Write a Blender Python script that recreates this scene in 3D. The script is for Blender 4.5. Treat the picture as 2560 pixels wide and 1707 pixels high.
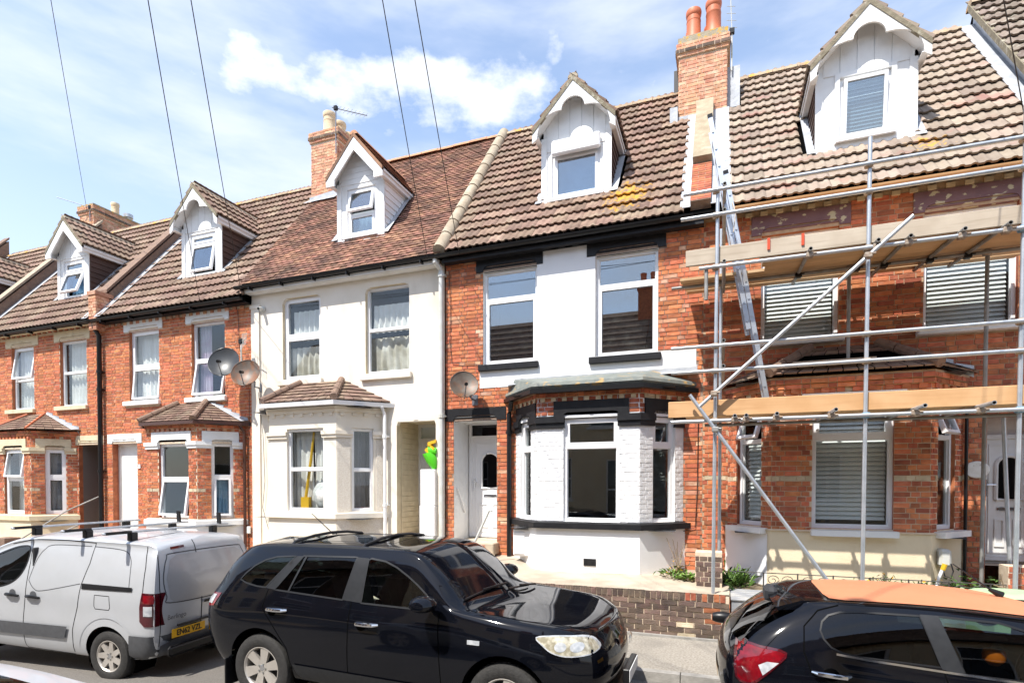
import bpy, bmesh, math, random
import numpy as np
from mathutils import Vector, Matrix, geometry
from mathutils.bvhtree import BVHTree
for o in list(bpy.data.objects): bpy.data.objects.remove(o, do_unlink=True)
SC = bpy.context.scene
COL = SC.collection
rnd = random.Random(7)
R = math.radians

# ---------------------------------------------------------------- camera
CAMZ = 2.14
cam_d = bpy.data.cameras.new('camera'); cam = bpy.data.objects.new('camera', cam_d); COL.objects.link(cam)
cam.location = (0, 0, CAMZ)
cam.rotation_euler = (R(90 - 1.1), 0, R(20.3))
cam_d.sensor_width = 36; cam_d.lens = 19.592; cam_d.shift_y = 0.149
cam_d.clip_start = 0.05; cam_d.clip_end = 3000
SC.camera = cam

# ---------------------------------------------------------------- sky, sun, exposure
SUN_DIR = Vector((0.45, 1.0, -1.75)).normalized()
world = bpy.data.worlds.new('World'); SC.world = world; world.use_nodes = True
wn = world.node_tree.nodes; wl = world.node_tree.links; wn.clear()
def wnode(t, **k):
    n = wn.new(t)
    for a, b in k.items(): setattr(n, a, b)
    return n
def wmath(op, a, b=None, c=None):
    n = wnode('ShaderNodeMath', operation=op)
    for i, x in enumerate((a, b, c)):
        if x is None: continue
        if isinstance(x, (int, float)): n.inputs[i].default_value = x
        else: wl.new(x, n.inputs[i])
    return n.outputs[0]
sky = wnode('ShaderNodeTexSky', sky_type='NISHITA', sun_disc=False)
sky.sun_elevation = R(58); sky.sun_rotation = R(204.2)
sky.air_density = 1.1; sky.dust_density = 0.6; sky.ozone_density = 1.6
tc = wnode('ShaderNodeTexCoord')
sep = wnode('ShaderNodeSeparateXYZ'); wl.new(tc.outputs['Generated'], sep.inputs[0])
X, Y, Z = sep.outputs
az = wmath('ARCTAN2', X, Y); el = wmath('ARCSINE', Z)
cmb = wnode('ShaderNodeCombineXYZ'); wl.new(az, cmb.inputs[0]); wl.new(el, cmb.inputs[1])
mp = wnode('ShaderNodeMapping'); mp.inputs['Scale'].default_value = (7.0, 13.0, 1); mp.inputs['Location'].default_value = (1.3, 0.6, 0)
wl.new(cmb.outputs[0], mp.inputs[0])
n1 = wnode('ShaderNodeTexNoise'); n1.inputs['Scale'].default_value = 1.0; n1.inputs['Detail'].default_value = 9; n1.inputs['Roughness'].default_value = 0.58
wl.new(mp.outputs[0], n1.inputs['Vector'])
# wide thin veil
mp2 = wnode('ShaderNodeMapping'); mp2.inputs['Scale'].default_value = (1.4, 5.0, 1); mp2.inputs['Location'].default_value = (4.1, 2.0, 0); mp2.inputs['Rotation'].default_value = (0, 0, 0.35)
wl.new(cmb.outputs[0], mp2.inputs[0])
n2 = wnode('ShaderNodeTexNoise'); n2.inputs['Scale'].default_value = 1.2; n2.inputs['Detail'].default_value = 6; n2.inputs['Roughness'].default_value = 0.55
wl.new(mp2.outputs[0], n2.inputs['Vector'])
# a bank of cumulus along one height, all the way round, thicker towards the terrace
def gauss(x, c, s):
    d = wmath('DIVIDE', wmath('SUBTRACT', x, c), s)
    return wmath('POWER', 2.718, wmath('MULTIPLY', wmath('MULTIPLY', d, d), -1.0))
axis = wmath('ADD', wmath('MULTIPLY', az, 0.05), 0.625)
bank = wmath('MULTIPLY', gauss(wmath('SUBTRACT', el, axis), 0.0, 0.050), gauss(az, -0.50, 0.36))
cum = wmath('ADD', wmath('MULTIPLY', bank, 0.46), wmath('MULTIPLY', wmath('SUBTRACT', n1.outputs[0], 0.50), 1.25))
mr = wnode('ShaderNodeMapRange', interpolation_type='SMOOTHSTEP'); mr.inputs[1].default_value = 0.13; mr.inputs[2].default_value = 0.47; mr.inputs[4].default_value = 0.95
wl.new(cum, mr.inputs[0])
mr2 = wnode('ShaderNodeMapRange', interpolation_type='SMOOTHSTEP'); mr2.inputs[1].default_value = 0.40; mr2.inputs[2].default_value = 0.70; mr2.inputs[3].default_value = 0.13; mr2.inputs[4].default_value = 0.68
wl.new(n2.outputs[0], mr2.inputs[0])
low = wmath('MULTIPLY', wmath('MAXIMUM', wmath('SUBTRACT', 0.56, el), 0.0), 0.9)
fac = wmath('MAXIMUM', mr.outputs[0], wmath('MINIMUM', wmath('ADD', mr2.outputs[0], low), 0.85))
mixc = wnode('ShaderNodeMix', data_type='RGBA'); wl.new(fac, mixc.inputs[0]); wl.new(sky.outputs[0], mixc.inputs[6]); mixc.inputs[7].default_value = (4.0, 4.2, 4.6, 1)
bg = wnode('ShaderNodeBackground'); bg.inputs[1].default_value = 0.148
wl.new(mixc.outputs[2], bg.inputs[0])
wo = wnode('ShaderNodeOutputWorld'); wl.new(bg.outputs[0], wo.inputs[0])

sun_d = bpy.data.lights.new('sun', 'SUN'); sun = bpy.data.objects.new('sun', sun_d); COL.objects.link(sun)
sun_d.energy = 3.8; sun_d.angle = R(0.53); sun_d.color = (1.0, 0.955, 0.88)
sun.rotation_euler = SUN_DIR.to_track_quat('-Z', 'Y').to_euler()
vs = SC.view_settings
vs.view_transform = 'Standard'; vs.look = 'None'; vs.exposure = 0.97; vs.gamma = 1.0; vs.use_curve_mapping = False
SC.render.engine = 'CYCLES'
SC.cycles.use_denoising = True
SC.cycles.max_bounces = 7; SC.cycles.diffuse_bounces = 3; SC.cycles.glossy_bounces = 4; SC.cycles.transparent_max_bounces = 10
SC.cycles.caustics_reflective = False; SC.cycles.caustics_refractive = False
SC.cycles.sample_clamp_indirect = 6.0

# ---------------------------------------------------------------- materials
MATS = {}
def M(name, c1, c2=None, scale=6.0, rough=0.6, metal=0.0, bump=0.0, bscale=60.0, rand=0.0, huer=0.0, coat=0.0, spec=0.5, detail=4, streak=None, lo=0.35, hi=0.65):
    """procedural material: two colours through noise, optional per-piece value shift, bump and vertical streaks"""
    m = bpy.data.materials.new(name); m.use_nodes = True; MATS[name] = m
    nt = m.node_tree; N = nt.nodes; L = nt.links
    b = N['Principled BSDF']
    b.inputs['Roughness'].default_value = rough; b.inputs['Metallic'].default_value = metal
    b.inputs['Coat Weight'].default_value = coat; b.inputs['Coat Roughness'].default_value = 0.03
    b.inputs['Specular IOR Level'].default_value = spec
    out = None
    geo = N.new('ShaderNodeNewGeometry')
    def noise(sc, vec=None, d=detail):
        n = N.new('ShaderNodeTexNoise'); n.inputs['Scale'].default_value = sc; n.inputs['Detail'].default_value = d
        L.new(vec or geo.outputs['Position'], n.inputs['Vector']); return n
    if c2 is None:
        b.inputs['Base Color'].default_value = (*c1, 1)
        rgb = N.new('ShaderNodeRGB'); rgb.outputs[0].default_value = (*c1, 1); out = rgb.outputs[0]
    else:
        n = noise(scale)
        r = N.new('ShaderNodeValToRGB'); r.color_ramp.elements[0].position = lo; r.color_ramp.elements[1].position = hi
        r.color_ramp.elements[0].color = (*c1, 1); r.color_ramp.elements[1].color = (*c2, 1)
        L.new(n.outputs[0], r.inputs[0]); out = r.outputs[0]
    if streak:
        mpn = N.new('ShaderNodeMapping'); mpn.inputs['Scale'].default_value = streak[1]
        L.new(geo.outputs['Position'], mpn.inputs[0])
        n = noise(1.0, mpn.outputs[0], 5)
        mrn = N.new('ShaderNodeMapRange'); mrn.inputs[1].default_value = streak[3]; mrn.inputs[2].default_value = streak[4]
        L.new(n.outputs[0], mrn.inputs[0])
        mx = N.new('ShaderNodeMix'); mx.data_type = 'RGBA'; L.new(mrn.outputs[0], mx.inputs[0]); L.new(out, mx.inputs[6]); mx.inputs[7].default_value = (*streak[0], 1)
        ml = N.new('ShaderNodeMath'); ml.operation = 'MULTIPLY'; L.new(mrn.outputs[0], ml.inputs[0]); ml.inputs[1].default_value = streak[2]
        L.new(ml.outputs[0], mx.inputs[0]); out = mx.outputs[2]
    if rand or huer:
        oi = N.new('ShaderNodeObjectInfo')
        ad = N.new('ShaderNodeMath'); ad.operation = 'ADD'; L.new(oi.outputs['Random'], ad.inputs[0]); L.new(geo.outputs['Random Per Island'], ad.inputs[1])
        fr = N.new('ShaderNodeMath'); fr.operation = 'FRACT'; L.new(ad.outputs[0], fr.inputs[0])
        m7 = N.new('ShaderNodeMath'); m7.operation = 'MULTIPLY'; L.new(fr.outputs[0], m7.inputs[0]); m7.inputs[1].default_value = 7.31
        f2 = N.new('ShaderNodeMath'); f2.operation = 'FRACT'; L.new(m7.outputs[0], f2.inputs[0])
        mv = N.new('ShaderNodeMapRange'); mv.inputs[3].default_value = 1 - rand; mv.inputs[4].default_value = 1 + rand * 0.7; L.new(fr.outputs[0], mv.inputs[0])
        mh = N.new('ShaderNodeMapRange'); mh.inputs[3].default_value = 0.5 - huer; mh.inputs[4].default_value = 0.5 + huer; L.new(f2.outputs[0], mh.inputs[0])
        hs = N.new('ShaderNodeHueSaturation'); L.new(mv.outputs[0], hs.inputs['Value']); L.new(mh.outputs[0], hs.inputs['Hue']); L.new(out, hs.inputs['Color'])
        out = hs.outputs[0]
    L.new(out, b.inputs['Base Color'])
    if bump:
        n = noise(bscale, None, 5)
        bp = N.new('ShaderNodeBump'); bp.inputs['Strength'].default_value = bump; bp.inputs['Distance'].default_value = 0.02
        L.new(n.outputs[0], bp.inputs['Height']); L.new(bp.outputs[0], b.inputs['Normal'])
    return m
def stain(name, color, center, rad, scale, lo, hi, stretch=(1, 1, 1)):
    """lichen or grime patch with its own ragged outline, laid over material `name` round a place in the world"""
    m = MATS[name]; nt = m.node_tree; N = nt.nodes; L = nt.links; b = N['Principled BSDF']
    src = b.inputs['Base Color'].links[0].from_socket
    geo = N.new('ShaderNodeNewGeometry')
    sub = N.new('ShaderNodeVectorMath'); sub.operation = 'SUBTRACT'; L.new(geo.outputs['Position'], sub.inputs[0]); sub.inputs[1].default_value = center
    dv = N.new('ShaderNodeVectorMath'); dv.operation = 'MULTIPLY'; L.new(sub.outputs[0], dv.inputs[0]); dv.inputs[1].default_value = stretch
    ln = N.new('ShaderNodeVectorMath'); ln.operation = 'LENGTH'; L.new(dv.outputs[0], ln.inputs[0])
    n = N.new('ShaderNodeTexNoise'); n.inputs['Scale'].default_value = scale; n.inputs['Detail'].default_value = 6; L.new(geo.outputs['Position'], n.inputs['Vector'])
    k = N.new('ShaderNodeMath'); k.operation = 'DIVIDE'; L.new(ln.outputs['Value'], k.inputs[0]); k.inputs[1].default_value = rad
    s = N.new('ShaderNodeMath'); s.operation = 'SUBTRACT'; L.new(n.outputs[0], s.inputs[0])
    h = N.new('ShaderNodeMath'); h.operation = 'MULTIPLY'; L.new(k.outputs[0], h.inputs[0]); h.inputs[1].default_value = 0.3; L.new(h.outputs[0], s.inputs[1])
    mr = N.new('ShaderNodeMapRange'); mr.inputs[1].default_value = lo; mr.inputs[2].default_value = hi; L.new(s.outputs[0], mr.inputs[0])
    mx = N.new('ShaderNodeMix'); mx.data_type = 'RGBA'; L.new(mr.outputs[0], mx.inputs[0]); L.new(src, mx.inputs[6]); mx.inputs[7].default_value = (*color, 1)
    L.new(mx.outputs[2], b.inputs['Base Color'])
def glass(name, refl=0.16, tint=(0.9, 0.95, 0.95), rough=0.0, ior=1.5):
    m = bpy.data.materials.new(name); m.use_nodes = True; MATS[name] = m
    nt = m.node_tree; N = nt.nodes; L = nt.links; N.clear()
    o = N.new('ShaderNodeOutputMaterial'); mx = N.new('ShaderNodeMixShader'); t = N.new('ShaderNodeBsdfTransparent'); g = N.new('ShaderNodeBsdfGlossy')
    t.inputs[0].default_value = (*tint, 1); g.inputs['Roughness'].default_value = rough
    lw = N.new('ShaderNodeLayerWeight'); lw.inputs[0].default_value = 0.5
    fr = N.new('ShaderNodeMath'); fr.operation = 'POWER'; L.new(lw.outputs['Facing'], fr.inputs[0]); fr.inputs[1].default_value = 4.0
    mr = N.new('ShaderNodeMapRange'); mr.inputs[1].default_value = 0.0; mr.inputs[2].default_value = 1.0; mr.inputs[3].default_value = refl; mr.inputs[4].default_value = 1.0
    L.new(fr.outputs[0], mr.inputs[0]); L.new(mr.outputs[0], mx.inputs[0]); L.new(t.outputs[0], mx.inputs[1]); L.new(g.outputs[0], mx.inputs[2]); L.new(mx.outputs[0], o.inputs[0])
    return m

BR1, BR2 = (0.62, 0.20, 0.085), (0.45, 0.13, 0.055)
M('brick_orange', BR1, BR2, 9, 0.85, bump=0.35, bscale=90, rand=0.32, huer=0.009, streak=((0.74, 0.42, 0.28), (9, 9, 30), 0.45, 0.52, 0.78))
M('brick_red', (0.48, 0.15, 0.07), (0.33, 0.095, 0.045), 9, 0.85, bump=0.35, bscale=90, rand=0.30, huer=0.010, streak=((0.12, 0.05, 0.03), (7, 7, 13), 0.5, 0.56, 0.74))
M('brick_pale', (0.66, 0.40, 0.25), (0.58, 0.27, 0.15), 9, 0.85, bump=0.3, rand=0.28, huer=0.015)
M('brick_salmon', (0.64, 0.34, 0.205), (0.52, 0.22, 0.125), 8, 0.85, bump=0.3, rand=0.24, huer=0.010, streak=((0.80, 0.60, 0.42), (5, 5, 9), 0.6, 0.48, 0.7))
M('brick_dark', (0.115, 0.082, 0.068), (0.185, 0.12, 0.09), 7, 0.9, bump=0.5, rand=0.45, huer=0.02, streak=((0.15, 0.14, 0.07), (4, 4, 9), 0.5, 0.55, 0.75))
M('brick_buff', (0.62, 0.52, 0.37), (0.52, 0.42, 0.28), 8, 0.85, bump=0.3, rand=0.2)
M('brick_white', (0.83, 0.83, 0.83), (0.78, 0.78, 0.79), 9, 0.6, bump=0.3, bscale=50, rand=0.02)
M('mortar_tan', (0.52, 0.38, 0.25), (0.42, 0.28, 0.18), 14, 0.95, bump=0.3)
M('mortar_pale', (0.70, 0.58, 0.44), (0.6, 0.47, 0.34), 12, 0.95, bump=0.3)
M('mortar_grey', (0.34, 0.25, 0.19), (0.24, 0.16, 0.12), 14, 0.95, bump=0.3)
M('render_cream', (0.83, 0.77, 0.675), (0.77, 0.70, 0.59), 1.6, 0.85, bump=0.25, bscale=110, streak=((0.50, 0.45, 0.37), (2.2, 2.2, 0.7), 0.55, 0.57, 0.82))
M('render_rough', (0.80, 0.75, 0.67), (0.70, 0.63, 0.54), 40, 0.9, bump=0.8, bscale=120)
M('render_white', (0.86, 0.86, 0.86), (0.82, 0.82, 0.83), 3, 0.6, bump=0.12, bscale=60, streak=((0.70, 0.69, 0.66), (2, 2, 1.2), 0.25, 0.55, 0.8))
M('render_sand', (0.80, 0.68, 0.48), (0.74, 0.61, 0.42), 3, 0.85, bump=0.2, streak=((0.45, 0.38, 0.28), (3, 3, 0.8), 0.35, 0.6, 0.82))
M('paint_cream', (0.70, 0.60, 0.42), (0.62, 0.52, 0.35), 6, 0.7, bump=0.15, streak=((0.36, 0.30, 0.20), (4, 4, 3), 0.4, 0.6, 0.8))
M('paint_white', (0.84, 0.84, 0.83), (0.80, 0.80, 0.79), 8, 0.5, bump=0.08)
M('paint_flaking', (0.83, 0.82, 0.79), (0.76, 0.74, 0.69), 16, 0.6, bump=0.3, bscale=40, streak=((0.34, 0.27, 0.21), (9, 9, 9), 0.85, 0.62, 0.70))
M('paint_black', (0.011, 0.011, 0.013), (0.017, 0.017, 0.019), 8, 0.5, bump=0.1, spec=0.3)
M('paint_purple', (0.165, 0.085, 0.095), (0.20, 0.11, 0.115), 5, 0.6, bump=0.15, streak=((0.52, 0.47, 0.32), (7, 7, 11), 1.0, 0.585, 0.62))
M('pvc_white', (0.86, 0.86, 0.87), None, rough=0.28)
M('pvc_old', (0.80, 0.80, 0.79), (0.72, 0.71, 0.68), 5, 0.4)
M('pvc_grey', (0.62, 0.63, 0.62), (0.55, 0.55, 0.5), 6, 0.45, streak=((0.40, 0.42, 0.20), (9, 9, 1.5), 0.5, 0.58, 0.75))
M('plastic_black', (0.010, 0.010, 0.011), None, rough=0.35, spec=0.35)
M('trim_satin', (0.020, 0.021, 0.023), (0.015, 0.016, 0.018), 20, 0.38, spec=0.4)
M('plastic_brown', (0.07, 0.028, 0.02), None, rough=0.35)
M('plastic_grey', (0.085, 0.088, 0.095), (0.07, 0.072, 0.078), 20, 0.55)
M('tile_brown', (0.265, 0.175, 0.128), (0.18, 0.112, 0.082), 5, 0.9, bump=0.35, bscale=70, rand=0.28, huer=0.010, streak=((0.36, 0.29, 0.205), (3, 3, 3), 0.6, 0.5, 0.75))
M('tile_umber', (0.255, 0.168, 0.124), (0.175, 0.11, 0.08), 5, 0.9, bump=0.35, bscale=70, rand=0.24, huer=0.012, streak=((0.42, 0.34, 0.25), (2, 2, 2), 0.6, 0.5, 0.75))
M('tile_beige', (0.335, 0.268, 0.21), (0.265, 0.204, 0.156), 4, 0.9, bump=0.35, bscale=70, rand=0.22, huer=0.010, streak=((0.33, 0.17, 0.135), (1.6, 1.6, 3.4), 0.8, 0.58, 0.7))
M('tile_mossy', (0.23, 0.18, 0.145), (0.165, 0.125, 0.10), 6, 0.95, bump=0.6, bscale=40, rand=0.22, huer=0.012, streak=((0.40, 0.37, 0.30), (9, 9, 9), 0.7, 0.55, 0.7))
M('tile_clay', (0.31, 0.155, 0.10), (0.17, 0.085, 0.058), 2.2, 0.9, bump=0.3, bscale=70, rand=0.42, huer=0.012, streak=((0.12, 0.07, 0.05), (1.1, 1.1, 1.1), 0.7, 0.48, 0.72))
M('ridge_stone', (0.46, 0.39, 0.29), (0.36, 0.29, 0.205), 5, 0.9, bump=0.5, rand=0.12, streak=((0.42, 0.20, 0.13), (2, 2, 2), 0.5, 0.66, 0.72))
M('ridge_lichen', (0.46, 0.36, 0.24), (0.34, 0.25, 0.17), 7, 0.9, bump=0.5, rand=0.15, streak=((0.68, 0.33, 0.05), (4, 4, 4), 0.9, 0.52, 0.62))
M('ridge_terracotta', (0.62, 0.30, 0.17), (0.52, 0.24, 0.13), 6, 0.85, bump=0.3, rand=0.12)
M('lichen_cap', (0.30, 0.26, 0.19), (0.40, 0.35, 0.26), 8, 0.95, bump=0.6, streak=((0.66, 0.36, 0.03), (13, 13, 13), 0.85, 0.50, 0.60))
M('verge_mortar', (0.27, 0.235, 0.165), (0.19, 0.16, 0.11), 9, 0.95, bump=0.6, streak=((0.50, 0.47, 0.38), (12, 12, 12), 0.7, 0.58, 0.7))
M('lead', (0.40, 0.42, 0.45), (0.55, 0.57, 0.60), 4, 0.55, metal=0.35, bump=0.2, bscale=18)
M('render_tan', (0.40, 0.325, 0.225), (0.30, 0.24, 0.16), 5, 0.9, bump=0.5, streak=((0.5, 0.43, 0.32), (6, 6, 6), 0.6, 0.55, 0.7))
M('lead_white', (0.47, 0.485, 0.51), (0.34, 0.36, 0.39), 5, 0.6, metal=0.15, bump=0.25, bscale=18)
M('lead_mossy', (0.15, 0.17, 0.16), (0.21, 0.22, 0.195), 6, 0.7, bump=0.5, bscale=25, streak=((0.55, 0.33, 0.10), (5, 5, 12), 0.8, 0.60, 0.68))
M('terracotta', (0.58, 0.17, 0.075), (0.50, 0.14, 0.06), 5, 0.55)
M('pot_cream', (0.72, 0.58, 0.40), (0.60, 0.46, 0.30), 6, 0.8, bump=0.2)
M('cladding_brown', (0.085, 0.042, 0.030), (0.06, 0.032, 0.024), 5, 0.55)
M('cladding_white', (0.84, 0.84, 0.84), None, rough=0.4)
M('coping_brown', (0.19, 0.125, 0.095), (0.26, 0.17, 0.12), 10, 0.9, bump=0.6)
M('coping_stone', (0.42, 0.35, 0.26), (0.34, 0.28, 0.21), 8, 0.9, bump=0.4)
M('concrete', (0.50, 0.43, 0.335), (0.38, 0.315, 0.24), 2.2, 0.9, bump=0.4, bscale=45, streak=((0.26, 0.22, 0.16), (2.5, 2.5, 2.5), 0.55, 0.58, 0.78))
M('concrete_step', (0.55, 0.46, 0.34), (0.42, 0.35, 0.26), 4, 0.9, bump=0.3)
M('paving', (0.42, 0.38, 0.32), (0.27, 0.24, 0.20), 38, 0.9, bump=0.8, bscale=120, detail=6, streak=((0.20, 0.18, 0.155), (1.6, 1.6, 1), 0.6, 0.50, 0.72))
M('asphalt', (0.235, 0.215, 0.19), (0.17, 0.155, 0.14), 60, 0.92, bump=0.9, bscale=160, streak=((0.105, 0.095, 0.09), (0.7, 0.7, 1), 0.5, 0.5, 0.75))
M('kerb_stone', (0.36, 0.34, 0.31), (0.28, 0.265, 0.24), 10, 0.9, bump=0.4, rand=0.12)
M('slate_deck', (0.24, 0.25, 0.27), (0.36, 0.36, 0.36), 5, 0.65, bump=0.3, streak=((0.55, 0.53, 0.47), (3, 20, 3), 0.7, 0.52, 0.7))
M('soil', (0.16, 0.12, 0.08), (0.24, 0.19, 0.12), 9, 0.95, bump=0.8)
M('galv', (0.55, 0.57, 0.60), (0.45, 0.48, 0.51), 7, 0.42, metal=0.65, bump=0.08, streak=((0.72, 0.70, 0.66), (14, 14, 2.5), 0.45, 0.55, 0.7))
M('galv_dull', (0.33, 0.33, 0.32), (0.24, 0.225, 0.20), 7, 0.6, metal=0.4)
M('coupler', (0.30, 0.21, 0.15), (0.44, 0.38, 0.31), 30, 0.6, metal=0.5)
M('coupler_blue', (0.10, 0.26, 0.42), (0.30, 0.40, 0.48), 20, 0.5, metal=0.3)
M('alu', (0.62, 0.65, 0.69), (0.53, 0.56, 0.60), 9, 0.35, metal=0.8)
M('wood_new', (0.66, 0.40, 0.20), (0.58, 0.33, 0.15), 3, 0.7, streak=((0.45, 0.23, 0.09), (1.2, 14, 26), 0.55, 0.5, 0.75))
M('wood_grey', (0.54, 0.46, 0.36), (0.46, 0.38, 0.29), 3, 0.8, streak=((0.30, 0.24, 0.17), (1.3, 14, 24), 0.6, 0.52, 0.75))
M('wood_deck', (0.62, 0.42, 0.23), (0.52, 0.34, 0.18), 3, 0.8, rand=0.18, streak=((0.30, 0.19, 0.10), (1.3, 12, 24), 0.5, 0.52, 0.75))
M('strap_red', (0.65, 0.07, 0.02), None, rough=0.5)
M('dish_rust', (0.095, 0.06, 0.04), (0.13, 0.108, 0.085), 6, 0.5, streak=((0.20, 0.075, 0.025), (7, 7, 4), 0.8, 0.48, 0.62))
M('dish_grey', (0.035, 0.037, 0.039), (0.05, 0.052, 0.054), 5, 0.4)
M('aerial_metal', (0.20, 0.21, 0.24), None, rough=0.45, metal=0.6)
M('cable', (0.012, 0.012, 0.014), None, rough=0.5)
M('curtain_white', (0.86, 0.85, 0.82), (0.78, 0.76, 0.72), 5, 0.95)
M('curtain_grubby', (0.82, 0.79, 0.72), (0.46, 0.42, 0.34), 3.0, 0.95)
M('curtain_blue', (0.20, 0.36, 0.52), (0.30, 0.46, 0.60), 5, 0.95)
M('curtain_mauve', (0.62, 0.50, 0.62), (0.72, 0.66, 0.74), 5, 0.95)
M('net_grey', (0.30, 0.29, 0.31), (0.24, 0.23, 0.25), 4, 0.95)
M('blind_white', (0.80, 0.82, 0.80), None, rough=0.45)
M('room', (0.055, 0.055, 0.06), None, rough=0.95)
M('porch_shade', (0.16, 0.15, 0.14), None, rough=0.95)  # dark tone carrying the shade of the deep open porch
M('bag_plastic', (0.76, 0.76, 0.74), (0.60, 0.60, 0.58), 14, 0.5, bump=0.5, bscale=30)
M('toy_yellow', (0.72, 0.42, 0.02), None, rough=0.45)
M('toy_green', (0.10, 0.62, 0.02), None, rough=0.4)
M('bin_green', (0.42, 0.56, 0.34), (0.36, 0.50, 0.29), 6, 0.5)
M('iron', (0.05, 0.045, 0.04), None, rough=0.6)
M('leaf_a', (0.10, 0.20, 0.03), (0.16, 0.27, 0.05), 9, 0.6, rand=0.4, huer=0.02)
M('leaf_b', (0.05, 0.11, 0.02), (0.09, 0.16, 0.03), 9, 0.6, rand=0.4, huer=0.02)
M('leaf_dry', (0.36, 0.28, 0.14), (0.26, 0.19, 0.10), 9, 0.8, rand=0.4, huer=0.02)
M('petal', (0.80, 0.36, 0.01), (0.85, 0.48, 0.02), 9, 0.6, rand=0.15)
M('twig', (0.22, 0.15, 0.09), (0.33, 0.24, 0.15), 9, 0.9)
M('paint_silver', (0.55, 0.565, 0.59), (0.52, 0.535, 0.555), 3, 0.36, metal=0.30, coat=0.5, streak=((0.50, 0.47, 0.42), (1.5, 1.5, 1.2), 0.35, 0.58, 0.8))
M('paint_silver_shaded', (0.47, 0.47, 0.475), (0.44, 0.44, 0.445), 3, 0.36, metal=0.4, coat=0.6)  # darker copy of the van silver, rear door shading put into the colour
M('car_black', (0.0028, 0.0033, 0.0055), (0.0035, 0.004, 0.0065), 3, 0.05, spec=0.40)
M('car_orange', (0.60, 0.225, 0.115), (0.57, 0.21, 0.105), 3, 0.55)
M('rubber', (0.020, 0.019, 0.018), (0.032, 0.030, 0.028), 30, 0.75, bump=0.3)
M('alloy', (0.62, 0.58, 0.53), (0.55, 0.51, 0.46), 8, 0.38, metal=0.55)
M('chrome', (0.75, 0.76, 0.78), None, rough=0.08, metal=1.0)
M('lamp_red', (0.22, 0.004, 0.010), (0.09, 0.002, 0.005), 12, 0.06, coat=0.6)
M('lamp_dark', (0.07, 0.004, 0.008), None, rough=0.08, coat=1.0)
M('lamp_clear', (0.55, 0.56, 0.57), (0.36, 0.38, 0.40), 22, 0.1, coat=0.8)
M('lamp_hazed', (0.30, 0.27, 0.19), (0.62, 0.58, 0.46), 16, 0.14, coat=0.8, lo=.42, hi=.62)
M('plate_yellow', (0.80, 0.42, 0.005), None, rough=0.4)
M('ink', (0.008, 0.008, 0.008), None, rough=0.5)
M('gap', (0.004, 0.004, 0.004), None, rough=0.9, spec=0.0)
M('seat_fabric', (0.34, 0.32, 0.26), (0.28, 0.26, 0.21), 10, 0.9)
M('seat_dark', (0.03, 0.03, 0.033), None, rough=0.8)
M('orange_trim', (0.80, 0.16, 0.01), None, rough=0.4)
M('sticker_blue', (0.35, 0.68, 0.80), None, rough=0.5)
M('airbrick_red', (0.50, 0.20, 0.12), (0.44, 0.17, 0.10), 12, 0.8)
M('grille_dark', (0.05, 0.05, 0.052), None, rough=0.6)
glass('glass_house', 0.26, (0.70, 0.80, 0.86), ior=1.45)
glass('glass_net', 0.05, (0.95, 0.97, 0.97))
glass('glass_clear', 0.08, (0.90, 0.94, 0.94), ior=1.45)
glass('glass_car', 0.06, (0.46, 0.56, 0.53), ior=1.45)
glass('glass_tint', 0.05, (0.05, 0.06, 0.07), ior=1.45)
stain('tile_brown', (0.52, 0.27, 0.035), (-1.55, 10.25, 7.28), 0.5, 8.5, 0.29, 0.42, (1, .75, .75))
stain('tile_beige', (0.48, 0.27, 0.06), (2.95, 10.25, 7.25), 0.35, 11.0, 0.36, 0.46)

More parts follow.
